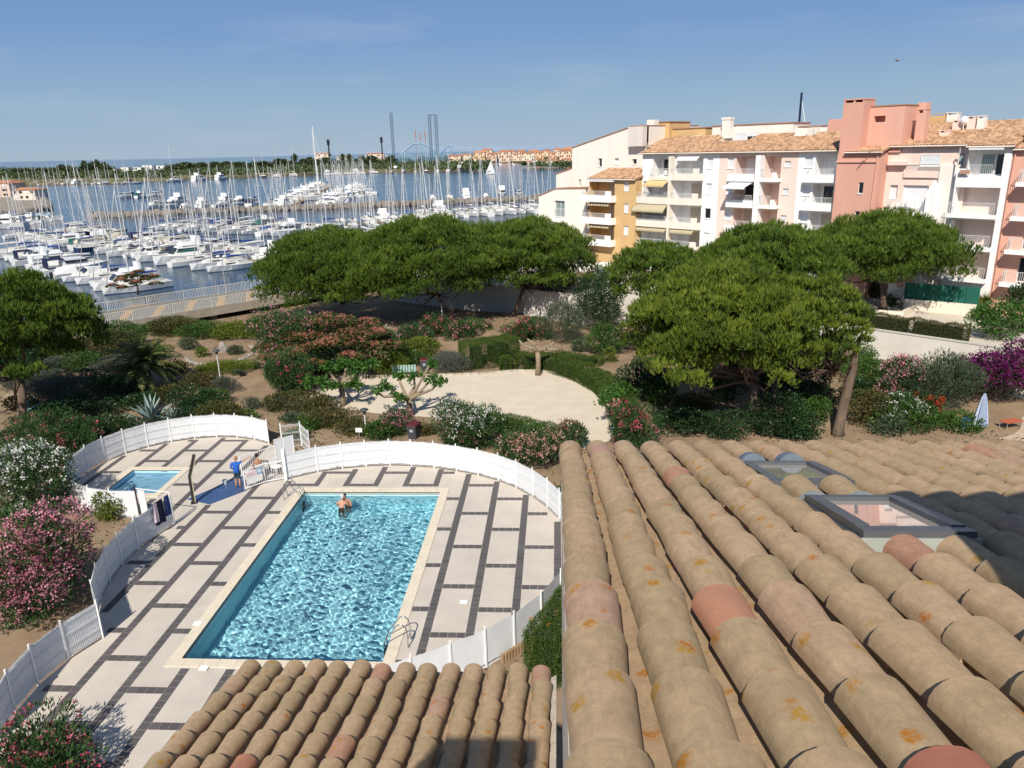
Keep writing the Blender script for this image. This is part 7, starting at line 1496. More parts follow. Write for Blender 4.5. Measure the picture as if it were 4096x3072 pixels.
# ------------------------------------------------------------------ yard before the houses
YW = mat('cream yard wall', (0.70, 0.63, 0.53), 0.9, var=0.05, scale=1)
P3 = lambda u, v, z=3.0: tuple(at(u, v, z)[:2])
def zwall(name, pts, h, label, mt=YW): return wall_run(name, pts, 3.0, 3.0+h, 0.22, mt, label, cap=False)
zwall('yard_wall', [P3(3470, 1262), P3(3600, 1272), P3(3645, 1246)], 0.55, 'low cream wall at the left of the parking yard'); zwall('yard_wall', [P3(3612, 1236), P3(3900, 1262)], 0.9, 'cream wall under the green screen fence'); zwall('patio_wall', [P3(2110, 1112), P3(2230, 1088), P3(2330, 1080), P3(2440, 1070)], 0.7, 'curved white patio wall behind the middle pines', M_WHITE)
m = MB(); pp = [P3(2140, 1140), P3(2330, 1170), P3(2420, 1110), P3(2360, 1085), P3(2230, 1095)]; m.poly([(p[0], p[1], 3.012) for p in pp], [tuple(range(5))]); tag(m.build('patio_paving', mat('reddish patio paving', (0.36, 0.25, 0.17), 0.9, col2=(0.27, 0.18, 0.12), scale=0.8)), kind='structure')
GSC = mat('green windbreak mesh', (0.012, 0.10, 0.075), 0.8, var=0.15, scale=2); gf = empty('green_screen_fence', (0, 0, 0), 0, 'dark green screened fence above the cream yard wall', 'fence'); ga, gb = np.array(P3(3612, 1236)), np.array(P3(3905, 1262)); gd = gb-ga
for k in range(6):
    p0, p1 = ga + gd*k/6, ga + gd*(k+1)/6; m = MB(); m.obox((p0[0], p0[1], 3.9), ((p1-p0)[0], (p1-p0)[1], 0), (0.02, 0.02, 0), (0, 0, 1.35)); m.build('screen_panel', GSC, gf)
    m = MB(); m.tube((p0[0]-0.05, p0[1]-0.05, 3.0), (p0[0]-0.05, p0[1]-0.05, 5.3), 0.035, n=6); m.build('post', BEND, gf)
q = at_d(3808, 1182, depth((ga[0], ga[1], 4))*0.985); m = MB(); m.lathe([(0.02, -0.16), (0.12, -0.10), (0.16, 0), (0.12, 0.10), (0.02, 0.16)], 12); tag(m.build('globe_lamp', mat('lamp globe glass', (0.75, 0.68, 0.6), 0.3), None, q, None, True), 'small white globe in front of the green screen fence', 'lamp')
q = P3(3575, 1225); nb_ = empty('notice_board', (q[0], q[1], 3.0), R(-20), 'tall white notice board with a red prohibition sign beside the green fence', 'sign'); m = MB(); m.box(-0.62, 0.62, -0.05, 0.05, 0.75, 2.6); m.build('board', WHITE, nb_)
m = MB(); m.tube((0.25, -0.051, 1.9), (0.25, -0.058, 1.9), 0.24, n=20); m.build('red_ring', mat('sign red', (0.55, 0.03, 0.03), 0.5), nb_); m = MB(); m.tube((0.25, -0.059, 1.9), (0.25, -0.064, 1.9), 0.16, n=20); m.build('white_disc', WHITE, nb_); m = MB(); m.obox((0.12, -0.068, 2.03), (0.26, 0, -0.26), (0, 0.003, 0), (0.035, 0, 0.035)); m.build('red_bar', mat('sign red', (0.55, 0.03, 0.03), 0.5), nb_)
for k in range(5): m = MB(); m.box(-0.5, 0.1 + 0.12*(k % 3), -0.056, -0.052, 2.42-k*0.1 if k < 1 else 1.5-k*0.13, 2.46-k*0.1 if k < 1 else 1.53-k*0.13); m.build('text_line', mat('blue print', (0.2, 0.3, 0.5), 0.6), nb_)
for s in (-0.5, 0.5): m = MB(); m.tube((s, 0, 0), (s, 0, 0.75), 0.05, n=7); m.build('leg', ALU, nb_)
q = P3(2318, 1075); gl_ = empty('globe_street_lamp', (q[0], q[1], 3.0), 0, 'black post lamp with a white globe before the ochre house', 'street lamp'); m = MB(); m.tube((0, 0, 0), (0, 0, 2.6), 0.05, n=7); m.build('post', BLACK, gl_); m = MB(); m.lathe([(0.05, 2.6), (0.28, 2.72), (0.36, 2.95), (0.28, 3.2), (0.05, 3.3)], 14); m.build('globe', mat('white lamp globe', (0.8, 0.8, 0.8), 0.3), gl_, smooth=True)

# white plastic chairs standing on some balconies
def on_facade(s, t, z): c = math.sqrt(0.5); return (BO[0] + c*s + c*t, BO[1] - c*s + c*t, z)
for (s_, z_, a_, lb) in ((9.0, FZ[0], 30, 'left white chair on the top balcony of the white house'), (10.2, FZ[0], 200, 'right white chair on the top balcony of the white house'), (7.4, FZ[1], 60, 'white chair at the left end of the long third floor balcony'), (10.0, FZ[2], 120, 'white chair under the striped awning balcony'), (34.6, FZ[1], 20, 'left white chair on the pale pink balcony'), (36.2, FZ[1], 210, 'right white chair on the pale pink balcony'), (40.0, FZ[3], 40, 'white chair on the lowest corner loggia')):
    c2 = copy_tree(chs); c2.location = on_facade(s_, -0.28 if s_ < 39 else -0.6, z_ + 0.005); c2.rotation_euler = (0, 0, R(a_)); c2['label'] = lb; c2['group'] = 'white chairs on the balconies'
tb2 = empty('balcony_table', on_facade(35.5, -0.5, FZ[1] + 0.005), 0, 'round white table on the pale pink balcony', 'table'); m = MB(); m.lathe([(0.42, 0.70), (0.43, 0.73), (0.40, 0.74)], 14); m.build('table_top', WHITE, tb2); m = MB(); m.tube((0, 0, 0), (0, 0, 0.70), 0.07, 0.05, 8); m.build('leg', WHITE, tb2)
# ------------------------------------------------------------------ harbour: boats, pontoons, jetty
GEL = mat('white boat gelcoat', (0.78, 0.78, 0.77), 0.25, rnd=0.06, spec=0.5); GELB = mat('navy boat hull', (0.02, 0.035, 0.09), 0.25, spec=0.5); GELT = mat('cream boat hull', (0.62, 0.58, 0.48), 0.3)
DECK = mat('boat deck', (0.66, 0.65, 0.61), 0.6, rnd=0.06); BOOT = mat('boot stripe', (0.03, 0.05, 0.12), 0.5); TEAK = mat('teak', (0.24, 0.15, 0.08), 0.7)
MASTM = mat('mast alloy', (0.70, 0.70, 0.68), 0.4, metal=0.2); WIREM = mat('rigging wire', (0.35, 0.35, 0.36), 0.5)
CANV = {'blue': mat('blue canvas', (0.025, 0.07, 0.26), 0.85), 'white': mat('white canvas', (0.74, 0.74, 0.73), 0.85), 'green': mat('green canvas', (0.02, 0.12, 0.10), 0.85), 'navy': mat('navy canvas', (0.012, 0.02, 0.06), 0.85), 'cream': mat('cream canvas', (0.58, 0.52, 0.40), 0.85), 'red': mat('red canvas', (0.28, 0.03, 0.03), 0.85)}
def hull_mesh(L, B, F, mt, stern=0.72, n=10, name='hull'):
    m = MB(); P = []; top = []
    for i in range(n):
        k = i/(n-1); x = -L/2 + L*k; b = B/2*(stern + (1-stern)*math.sin(min(1, k/0.45)*math.pi/2))*(1 if k < 0.45 else max(0.012, 1 - ((k-0.45)/0.55)**2.2)); z = F*(0.86 + 0.32*k*k)
        bw = b*(0.80 if k < 0.6 else 0.80*(1 - (k-0.6)/0.4*0.75)); xo = 0.05*L*max(0, (k-0.7)/0.3); P += [(x-xo, 0, -0.35), (x-xo*0.7, bw, 0.02), (x-xo*0.55, bw*1.02, 0.12), (x, b, z), (x, -b, z), (x-xo*0.55, -bw*1.02, 0.12), (x-xo*0.7, -bw, 0.02)]; top.append((x, b, z))
    F_ = []; mi = []
    for i in range(n-1):
        a, c = 7*i, 7*(i+1)
        for p, q, s in ((0, 1, 2), (1, 2, 1), (2, 3, 0)): F_.append((a+p, a+q, c+q, c+p)[::-1]); mi.append(s)
        for p, q, s in ((4, 5, 0), (5, 6, 1), (6, 0, 2)): F_.append((a+p, a+q, c+q, c+p)[::-1]); mi.append(s)
        F_.append((a+3, a+4, c+4, c+3)[::-1]); mi.append(3)
    F_.append((0, 1, 2, 3, 4, 5, 6)); mi.append(0)
    m.poly(P, F_); m.m = mi; return m.mesh(name, [mt, BOOT, BOOT, DECK])
def trunk(m, x0, x1, b0, b1, z0, z1, slope=0.35):
    h = z1-z0; m.poly([(x0, -b0, z0), (x1, -b1, z0), (x1, b1, z0), (x0, b0, z0), (x0+0.1*h, -b0*0.82, z1), (x1-slope*h*2, -b1*0.8, z1), (x1-slope*h*2, b1*0.8, z1), (x0+0.1*h, b0*0.82, z1)], [(0,3,2,1),(4,5,6,7),(0,1,5,4),(1,2,6,5),(2,3,7,6),(3,0,4,7)])
def sail_parts(L, hullm, cover, far=False, mastk=1.38):
    B, F = L*0.31, L*0.095+0.15; out = [('hull', hull_mesh(L, B, F, hullm))]
    m = MB(); trunk(m, -L*0.14, L*0.26, B*0.30, B*0.20, F*0.92, F+L*0.045); m.box(-L*0.40, -L*0.15, -B*0.26, B*0.26, F*0.88, F*0.90+0.02)
    for s in (-1, 1): m.box(-L*0.42, -L*0.14, s*B*0.27-0.06, s*B*0.27+0.06, F*0.88, F+0.22)
    out.append(('cabin', m.mesh('cabin', DECK)))
    H = L*mastk; m = MB(); r = 0.085 if not far else 0.12; m.tube((L*0.08, 0, F), (L*0.08, 0, F+H), r, r*0.65, 6)
    for k in (0.38, 0.70): m.box(L*0.08-0.02, L*0.08+0.02, -B*0.30, B*0.30, F+H*k, F+H*k+0.03)
    m.tube((L*0.06, 0, F+1.1), (-L*0.34, 0, F+1.15), 0.06, n=5); out.append(('mast', m.mesh('mast', MASTM)))
    m = MB(); m.path([(L*0.06, 0, F+1.25), (-L*0.05, 0, F+1.36), (-L*0.33, 0, F+1.24)], [0.13, 0.17, 0.08], 7); out.append(('sail_cover', m.mesh('sail_cover', CANV[cover])))
    if not far:
        m = MB(); g = (0.55, 0.85, 0.72, 0.35); m.box(-L*0.06, L*0.14, -B*0.262, -B*0.255, F+L*0.010, F+L*0.030); m.box(-L*0.06, L*0.14, B*0.255, B*0.262, F+L*0.010, F+L*0.030); out.append(('window', m.mesh('window', DARKGLASS)))
        m = MB(); t = (L*0.08, 0, F+H)
        for e in ((L*0.48, 0, F*1.1), (-L*0.48, 0, F*0.9), (L*0.05, B*0.46, F), (L*0.05, -B*0.46, F)): m.tube(t, e, 0.013, n=3, caps=False)
        m.tube((L*0.42, 0, F*1.1), tuple(np.array((L*0.42, 0, F*1.1))*0.12 + np.array(t)*0.88), 0.07, 0.035, 6); out.append(('rigging', m.mesh('rigging', WIREM if cover != 'white' else CANV['white'])))
        m = MB()
        for s in (-1, 1): m.path([(-L*0.46, s*B*0.33, F+0.55), (L*0.1, s*B*0.46, F+0.6), (L*0.47, s*0.1, F+0.75)], 0.012, 3)
        out.append(('lifeline', m.mesh('lifeline', MASTM)))
    return out
def motor_parts(L, cover, fly=True, far=False):
    B, F = L*0.34, L*0.11+0.2; out = [('hull', hull_mesh(L, B, F, GEL, 0.9))]
    m = MB(); trunk(m, -L*0.22, L*0.24, B*0.38, B*0.28, F*0.9, F+L*0.13, 0.5)
    if fly: trunk(m, -L*0.25, L*0.06, B*0.34, B*0.28, F+L*0.135, F+L*0.19, 0.3); m.box(-L*0.24, -L*0.20, -B*0.36, B*0.36, F+L*0.14, F+L*0.27); 
    out.append(('superstructure', m.mesh('superstructure', GEL)))
    m = MB(); z0, z1 = F+L*0.055, F+L*0.10
    for s in (-1, 1): m.obox((-L*0.18, s*B*0.365, z0), (L*0.32, -s*B*0.055, 0), (0, s*0.02, 0), (0, -s*B*0.035, z1-z0))
    m.poly([(L*0.215, -B*0.25, F+L*0.03), (L*0.215, B*0.25, F+L*0.03), (L*0.135, B*0.23, F+L*0.115), (L*0.135, -B*0.23, F+L*0.115)], [(0, 1, 2, 3)]); out.append(('window', m.mesh('window', DARKGLASS)))
    m = MB(); m.box(-L*0.44, -L*0.20, -B*0.40, B*0.40, F+L*0.125, F+L*0.140); m.box(-L*0.44, -L*0.43, -B*0.40, B*0.40, F, F+L*0.125); out.append(('canopy', m.mesh('canopy', CANV[cover])))
    if not far:
        m = MB()
        for s in (-1, 1): m.path([(L*0.02, s*B*0.47, F+0.5), (L*0.3, s*B*0.36, F+0.6), (L*0.48, 0, F+0.72)], 0.014, 4)
        out.append(('bow_rail', m.mesh('bow_rail', STEEL)))
    return out
def open_parts(L, cover):
    B, F = L*0.36, L*0.12; out = [('hull', hull_mesh(L, B, F, GEL, 0.92))]
    m = MB(); trunk(m, -L*0.05, L*0.30, B*0.36, B*0.18, F*0.95, F+L*0.075, 0.5); out.append(('cuddy', m.mesh('cuddy', DECK)))
    m = MB(); m.poly([(L*0.10, -B*0.33, F+L*0.06), (L*0.10, B*0.33, F+L*0.06), (L*0.0, B*0.30, F+L*0.15), (L*0.0, -B*0.30, F+L*0.15)], [(0, 1, 2, 3)]); out.append(('windscreen', m.mesh('windscreen', DARKGLASS)))
    m = MB(); m.poly([(-L*0.46, -B*0.42, F), (-L*0.0, -B*0.42, F), (-L*0.0, B*0.42, F), (-L*0.46, B*0.42, F), (-L*0.38, -B*0.2, F+L*0.14), (-L*0.03, -B*0.28, F+L*0.17), (-L*0.03, B*0.28, F+L*0.17), (-L*0.38, B*0.2, F+L*0.14)], [(4,5,6,7),(0,1,5,4),(1,2,6,5),(2,3,7,6),(3,0,4,7)]); out.append(('canvas_cover', m.mesh('canvas_cover', CANV[cover])))
    m = MB(); m.box(-L*0.56, -L*0.50, -0.14, 0.14, 0.1, F+0.35); out.append(('outboard', m.mesh('outboard', BLACK))); return out
KINDS_ = {
 'sail_blue': ('white sloop, blue sail cover', 'sailing_boat', lambda f: sail_parts(9.0, GEL, 'blue', f)), 'sail_white': ('white sloop, white sail cover', 'sailing_boat', lambda f: sail_parts(10.5, GEL, 'white', f)),
 'sail_green': ('white sloop, green sail cover', 'sailing_boat', lambda f: sail_parts(8.2, GEL, 'green', f)), 'sail_navy': ('navy hulled sloop', 'sailing_boat', lambda f: sail_parts(10.0, GELB, 'cream', f)), 'sail_small': ('small sloop, navy cover', 'sailing_boat', lambda f: sail_parts(7.2, GEL, 'navy', f)),
 'motor': ('cabin cruiser with flybridge', 'motor_boat', lambda f: motor_parts(10.0, 'white', True, f)), 'motor_blue': ('white cruiser, blue canopy', 'motor_boat', lambda f: motor_parts(8.2, 'blue', False, f)), 'motor_navy': ('white cruiser, navy canopy', 'motor_boat', lambda f: motor_parts(9.0, 'navy', False, f)), 'motor_green': ('white cruiser, green canopy', 'motor_boat', lambda f: motor_parts(8.6, 'green', True, f)),
 'open_blue': ('open boat, blue cover', 'motor_boat', lambda f: open_parts(6.2, 'blue')), 'open_white': ('open boat, white cover', 'motor_boat', lambda f: open_parts(6.4, 'white')), 'open_cream': ('open boat, cream cover', 'motor_boat', lambda f: open_parts(5.8, 'cream')),
}
_cache = {}
def boat(kind, p, rz, far=False, scale=1.0):
    desc, nm, fn = KINDS_[kind]; key = (kind, far)
    if key not in _cache: _cache[key] = fn(far)
    t = empty(nm, (p[0], p[1], -1.02), rz); t.scale = (scale,)*3
    for pn, me in _cache[key]: mesh_obj(pn, me, t)
    t['_desc'] = desc; return t
ORD = ['first','second','third','fourth','fifth','sixth','seventh','eighth','ninth','tenth','eleventh','twelfth','thirteenth','fourteenth','fifteenth','sixteenth','seventeenth','eighteenth','nineteenth']
def ordinal(n):
    if n <= 19: return ORD[n-1]
    t, u = divmod(n, 10); T = {2: 'twent', 3: 'thirt', 4: 'fort', 5: 'fift', 6: 'sixt', 7: 'sevent'}[t]
    return T + 'ieth' if u == 0 else T + 'y-' + ORD[u-1]
MIX_NEAR = ['sail_blue', 'motor_blue', 'sail_white', 'sail_small', 'sail_blue', 'open_white', 'sail_white', 'sail_small', 'motor', 'sail_green', 'open_blue', 'sail_blue', 'motor_navy', 'sail_white', 'open_cream', 'motor_green', 'sail_blue', 'sail_navy', 'open_white']
MIX_SAIL = ['sail_blue', 'sail_white', 'sail_small', 'sail_white', 'sail_green', 'sail_navy', 'sail_blue', 'sail_white', 'motor', 'sail_white']
MIX_MOTOR = ['motor', 'motor_blue', 'motor_green', 'motor_navy', 'sail_white', 'motor', 'open_white']
NB_ = [0]
def boat_row(a, b, phrase, step, mix, heading=90, far=False, seed=0, pontoon=True, scale=1.0, off=0.0, maxn=99):
    """boats side by side along the pontoon from pixel a to pixel b; heading is measured from the pontoon"""
    g = random.Random(seed); A = np.array(w_at(*a)); B = np.array(w_at(*b)); d = B-A; L = np.hypot(*d); d /= L; n = np.array([-d[1], d[0]]); rz0 = math.atan2(d[1], d[0]); made = []; s = 0.5*step; i = g.randrange(len(mix))
    while s < L and len(made) < maxn:
        kd = mix[i % len(mix)] if g.random() < 0.7 else g.choice(mix); i += 1; sd = 1 if heading > 0 else -1
        half = {'sail': 4.9, 'motor': 4.7, 'open': 3.4}[kd.split('_')[0]]*scale + 1.2
        q = A + d*(s + g.uniform(-0.25, 0.25)) + n*sd*(half + off); flip = g.random() < 0.45; sc = scale*g.uniform(0.88, 1.12)
        made.append(boat(kd, q, rz0 + R(heading) + (math.pi if flip else 0) + R(g.uniform(-3, 3)), far, sc)); s += step*sc*g.uniform(0.92, 1.1)
    made.sort(key=lambda o: px(o.location)[0])
    for k, o in enumerate(made):
        tag(o, f'{o["_desc"]}, {ordinal(k+1)} from left {phrase}', 'boat', 'boats ' + phrase); del o['_desc']
    NB_[0] += len(made)
    if pontoon:
        t = empty('pontoon', (0, 0, 0), 0, 'narrow pontoon with boats ' + phrase, 'pontoon'); m = MB(); p0 = A - n*0.9; m.obox((p0[0], p0[1], -0.75), (d[0]*L, d[1]*L, 0), (n[0]*1.8, n[1]*1.8, 0), (0, 0, 0.2)); m.build('deck', TEAK, t)
        k = max(2, int(L/12))
        for j in range(k+1): q = A + d*L*j/k; m = MB(); m.tube((q[0], q[1], -2), (q[0], q[1], 1.1), 0.16, n=7); m.build('pile', TEAK if j % 3 else mat('rusty pile', (0.16, 0.06, 0.04), 0.8), t)
    return made
boat_row((190, 938), (1075, 1062), 'on the long pontoon near side', 3.5, MIX_NEAR, -90, seed=1)
boat_row((190, 938), (1075, 1062), 'on the long pontoon far side', 3.5, MIX_NEAR, 90, seed=2, pontoon=False)
boat_row((-80, 1030), (455, 1222), 'in the nearest row by the left pine', 4.3, ['motor', 'sail_white', 'motor_navy', 'sail_blue', 'open_white', 'motor_blue', 'sail_small'], 90, seed=3, pontoon=False, maxn=15)
boat_row((720, 905), (1240, 930), 'in the second row before the rock jetty', 3.8, MIX_NEAR, 90, seed=5)
boat_row((720, 905), (1240, 930), 'second jetty row, near side', 3.8, MIX_NEAR, -90, seed=31, pontoon=False)
boat_row((1360, 905), (1760, 880), 'middle pine row, near side', 4.5, MIX_SAIL, -90, seed=32, pontoon=False, maxn=10)
boat_row((560, 822), (1000, 812), 'beyond the left jetty boats', 9.0, MIX_MOTOR, 85, seed=33, pontoon=False, maxn=14)
boat_row((1180, 958), (1600, 925), 'just above the middle pine crowns', 3.7, MIX_SAIL, -90, seed=6)
boat_row((1360, 905), (1760, 880), 'between the jetty and the middle pines', 3.7, MIX_SAIL, 90, seed=7)
boat_row((1700, 868), (2200, 838), 'near the cream gable house, front line', 3.6, MIX_SAIL, -90, seed=8)
boat_row((1700, 868), (2200, 838), 'near the cream gable house, back line', 3.6, MIX_SAIL, 90, seed=9, pontoon=False)
boat_row((560, 838), (1130, 824), 'behind the rock jetty at the left', 6.0, MIX_MOTOR, 80, seed=10, pontoon=False)
boat_row((1700, 803), (2110, 785), 'behind the rock jetty at the right', 7.5, MIX_MOTOR, 80, seed=11, pontoon=False)
boat_row((1180, 822), (1330, 745), 'on the left of the cross pontoon', 5.5, MIX_MOTOR, 90, seed=12)
boat_row((1240, 828), (1390, 750), 'on the right of the cross pontoon', 5.5, ['sail_white', 'motor', 'sail_blue', 'motor', 'sail_white'], -90, seed=13, pontoon=False)
boat_row((1400, 800), (1530, 778), 'right of the cross pontoon group', 5.5, MIX_MOTOR, 90, seed=14, pontoon=False)
boat_row((450, 795), (650, 790), 'moored alone in mid channel', 6.5, MIX_MOTOR, 70, seed=15, pontoon=False)
boat_row((1050, 712), (1240, 704), 'on far bank left of tall mast', 8.5, MIX_SAIL, 90, True, 16, scale=1.5, maxn=16)
boat_row((1320, 702), (1520, 693), 'on far bank right of tall mast', 6.5, MIX_SAIL, 90, True, 17, scale=1.3, maxn=22)
boat_row((1545, 694), (1960, 684), 'in the far marina, front row', 7.5, MIX_SAIL, 90, True, 18, scale=1.3, maxn=32)
boat_row((1560, 686), (1900, 678), 'in the far marina, back row', 8.0, MIX_SAIL, 90, True, 19, scale=1.3, maxn=26)
boat_row((60, 742), (520, 737), 'in the far left marina, front row', 8.0, MIX_SAIL, 90, True, 20, scale=1.1, maxn=30)
boat_row((40, 733), (480, 728), 'in the far left marina, back row', 9.0, MIX_SAIL, 90, True, 21, scale=1.1, maxn=28)
boat_row((700, 730), (960, 716), 'along the far grassy bank', 12.0, ['motor', 'sail_white', 'motor', 'motor'], 15, True, 22, scale=1.6, pontoon=False, maxn=7)
boat_row((1780, 668), (2080, 660), 'in the far channel before the town', 12.0, MIX_MOTOR, 90, True, 23, scale=1.3, pontoon=False, maxn=16)
boat_row((0, 925), (270, 880), 'at the rocky spit on the left', 5.0, MIX_MOTOR, 90, seed=24, pontoon=False)
# the tall white racing mast and the little sail under way
q = w_at(1262, 800); t = boat('sail_white', q, R(40), False, 1.7); del t['_desc']; tag(t, 'largest white yacht with the tallest mast beside the cross pontoon', 'boat')
H_ = at_d(1250, 505, depth((q[0], q[1], 0)))[2]; m = MB(); m.tube((1.0, 0, 1.0), (1.0, 0, (H_+1)/1.7), 0.16, 0.09, 8); m.build('tall_mast', GEL, t)
q = w_at(1962, 698); t = boat('sail_small', q, R(20), True, 1.1); del t['_desc']; tag(t, 'lone small boat under white sail on the open channel', 'boat'); m = MB(); m.poly([(0.5, 0.05, 1.2), (-3.0, 0.5, 1.3), (0.5, 0.1, 9.0), (0.6, -0.05, 1.1), (3.2, -0.3, 1.0), (0.6, 0, 8.0)], [(0, 1, 2), (3, 4, 5)]); m.build('sail', CANV['white'], t)
# rock jetty: boulders as stones of their own
ROCK = mat('jetty rock', (0.24, 0.21, 0.18), 0.95, col2=(0.15, 0.13, 0.11), scale=1.2, bump=0.8, rnd=0.2)
def rockm(seed):
    me = rock_mesh(seed); me = me.copy(); me.materials.clear(); me.materials.append(ROCK); me.name = 'boulder'; return me
RKM = [rockm(20+k) for k in range(5)]
def jetty(name, pts, label, step, r, cap=True, rows=2):
    t = empty(name, (0, 0, 0), 0, label, 'jetty'); g = random.Random(len(pts)*7 + int(step*10)); P = resample(pts, step); nst = 0
    for p in P:
        for k in range(rows):
            if nst >= 296: break
            nst += 1; mesh_obj('boulder', g.choice(RKM), t, (p[0] + g.uniform(-1, 1)*r*0.5, p[1] - r*0.9 + k*r*0.8 + g.uniform(-0.3, 0.3), -1.0 + 0.25*r + 0.4*k*r), (g.uniform(0, 3), g.uniform(0, 3), g.uniform(0, 3)), (r*g.uniform(0.8, 1.35), r*g.uniform(0.7, 1.1), r*g.uniform(0.6, 0.95)))
    if cap:
        for a, b in zip(pts[:-1], pts[1:]):
            a = np.array(a); b = np.array(b); m = MB(); m.obox((a[0], a[1], -1.5), ((b-a)[0], (b-a)[1], 0), (0, 2.6, 0), (0, 0, 1.8)); m.build('walkway', QUAYC, t)
    return t
JP = [w_at(*p) for p in ((372, 872), (700, 858), (1000, 846), (1300, 836), (1650, 822), (1950, 808), (2230, 797))]
jetty('rock_jetty', JP, 'long low rock jetty with a concrete walk across the harbour', 1.75, 1.15)
SPIT = [w_at(*p) for p in ((-250, 930), (0, 872), (120, 862), (205, 838), (175, 800), (60, 785), (-250, 790))]
land('rocky_spit', SPIT, 0.4, mat('dusty spit ground', (0.28, 0.24, 0.19), 0.95, var=0.15, scale=0.2)); jetty('spit_rocks', [SPIT[0], SPIT[1], SPIT[2], SPIT[3], SPIT[4]], 'boulder bank around the left spit', 1.9, 1.3, cap=False)
# parked cars on the spit
def car(p, rz, colr, label, s=1.0):
    t = empty('parked_car', p, rz, label, 'car', 'cars parked on the left spit'); pm = mat('car paint ' + colr[0], colr[1], 0.3, spec=0.6)
    pr = [(-2.05, 0.35), (-2.1, 0.75), (-1.9, 0.95), (-1.35, 1.0), (-0.95, 1.42), (0.45, 1.46), (1.05, 1.0), (1.85, 0.85), (2.1, 0.6), (2.08, 0.33)]; m = MB(); n = len(pr); m.poly([(x, -0.82, z) for x, z in pr] + [(x, 0.82, z) for x, z in pr], [tuple(range(n)), tuple(range(n, 2*n))[::-1]] + [(k, n+k, n+(k+1) % n, (k+1) % n) for k in range(n)]); m.build('body', pm, t)
    m = MB()
    for s_ in (-0.826, 0.821): m.poly([(-1.2, s_, 1.02), (0.85, s_, 1.02), (0.4, s_, 1.38), (-0.9, s_, 1.36)], [(0, 1, 2, 3)])
    m.poly([(1.04, -0.7, 1.03), (1.04, 0.7, 1.03), (0.48, 0.65, 1.43), (0.48, -0.65, 1.43)], [(0, 1, 2, 3)]); m.build('window', DARKGLASS, t)
    for x in (-1.3, 1.3):
        for y in (-0.75, 0.75): m = MB(); m.tube((x, y-0.1, 0.32), (x, y+0.1, 0.32), 0.32, n=12); m.build('wheel', BLACK, t)
for k, (u, v, c, lb) in enumerate(((40, 872, ('silver', (0.5, 0.5, 0.52)), 'silver car, leftmost on the spit'), (92, 872, ('grey', (0.3, 0.32, 0.35)), 'grey car second from the left on the spit'), (132, 868, ('white', (0.75, 0.75, 0.75)), 'white car third from the left on the spit'), (180, 868, ('pale blue', (0.35, 0.45, 0.55)), 'pale blue car rightmost on the spit'))):
    q = at(u, v, 0.4); car((q[0], q[1], 0.4), R(20), c, lb)
for k, (u, v, lb) in enumerate(((1010, 1300, 'dark blue car under the bridge left of the silk tree'), (1110, 1280, 'dark green car under the bridge behind the silk tree'))):
    q = np.array(bl((26, 34)[k], 3.3)); car((q[0], q[1], 0.0), math.atan2(D_[1], D_[0]), (('navy', (0.02, 0.03, 0.08)), ('green', (0.01, 0.05, 0.05)))[k], lb)
# ------------------------------------------------------------------ far shore
def far_house(u, vb, wpx, hpx, col, roofc, label, rows=2, cols=4, dpt=9.0, z=0.6, name='far_house', rz=0.0, hip=True, cat='house', group='houses on the far shore'):
    p = at(u, vb, z); d = depth(p); W = wpx*d/FPX; H = hpx*d/FPX; t = empty(name, (p[0], p[1], z), rz, label, cat, group)
    wm = mat('far wall %s' % (col,), col, 0.9); m = MB(); m.box(-W/2, W/2, 0, dpt, 0, H*0.82); m.build('wall', wm, t)
    m = MB()
    if hip: m.poly([(-W/2-0.4, -0.4, H*0.82), (W/2+0.4, -0.4, H*0.82), (W/2+0.4, dpt+0.4, H*0.82), (-W/2-0.4, dpt+0.4, H*0.82), (-W/2+W*0.1, dpt/2, H), (W/2-W*0.1, dpt/2, H)], [(0, 1, 5, 4), (1, 2, 5), (2, 3, 4, 5), (3, 0, 4), (0, 3, 2, 1)])
    else: m.box(-W/2-0.2, W/2+0.2, -0.2, dpt+0.2, H*0.82, H*0.86)
    m.build('roof', mat('far roof %s' % (roofc,), roofc, 0.9, var=0.15, scale=0.4), t)
    for r in range(rows):
        for c in range(cols):
            x = -W/2 + W*(c+0.5)/cols; zz_ = H*0.82*(r+0.35)/rows; m = MB(); m.box(x-W/cols*0.24, x+W/cols*0.24, -0.12, -0.02, zz_, zz_ + H*0.82/rows*0.45); m.build('window', DARKGLASS if (r+c) % 3 else M_SHUT, t)
    return t
TC = [(0.62, 0.42, 0.24), (0.66, 0.50, 0.36), (0.58, 0.36, 0.24), (0.68, 0.58, 0.46), (0.64, 0.44, 0.30)]; RC = [(0.40, 0.18, 0.10), (0.36, 0.15, 0.08), (0.44, 0.22, 0.13)]
_g = random.Random(4)
for i in range(22):      # the orange town at the head of the channel
    u = 1800 + i*24 + _g.uniform(-5, 5); far_house(u, 645 - 0.02*(u-1800) + _g.uniform(-4, 4) + (6 if i % 2 else 0), _g.uniform(28, 48), _g.uniform(30, 46) if i > 4 else _g.uniform(20, 30), TC[i % 5], RC[i % 3], f'{ordinal(i+1)} orange roofed house from the left in the far town', 3, 5, 16)
for i in range(12):
    u = 2120 + i*19; far_house(u, 660 - 0.02*i, 26, 16 + 5*(i % 3), TC[(i+2) % 5], RC[(i+1) % 3], f'{ordinal(i+1)} low waterside house from the left on the right far bank', 1, 3, 8)
for i, (u, v, w, h) in enumerate(((440, 690, 46, 14), (500, 686, 30, 18), (540, 683, 52, 14), (590, 680, 40, 20), (630, 678, 60, 16), (670, 676, 40, 14), (560, 694, 40, 10), (745, 668, 34, 14))):
    far_house(u, v, w, h, (0.74, 0.72, 0.68), (0.66, 0.63, 0.58), f'{ordinal(i+1)} low white villa from the left on the far bank', 1, 4, 10, hip=False)
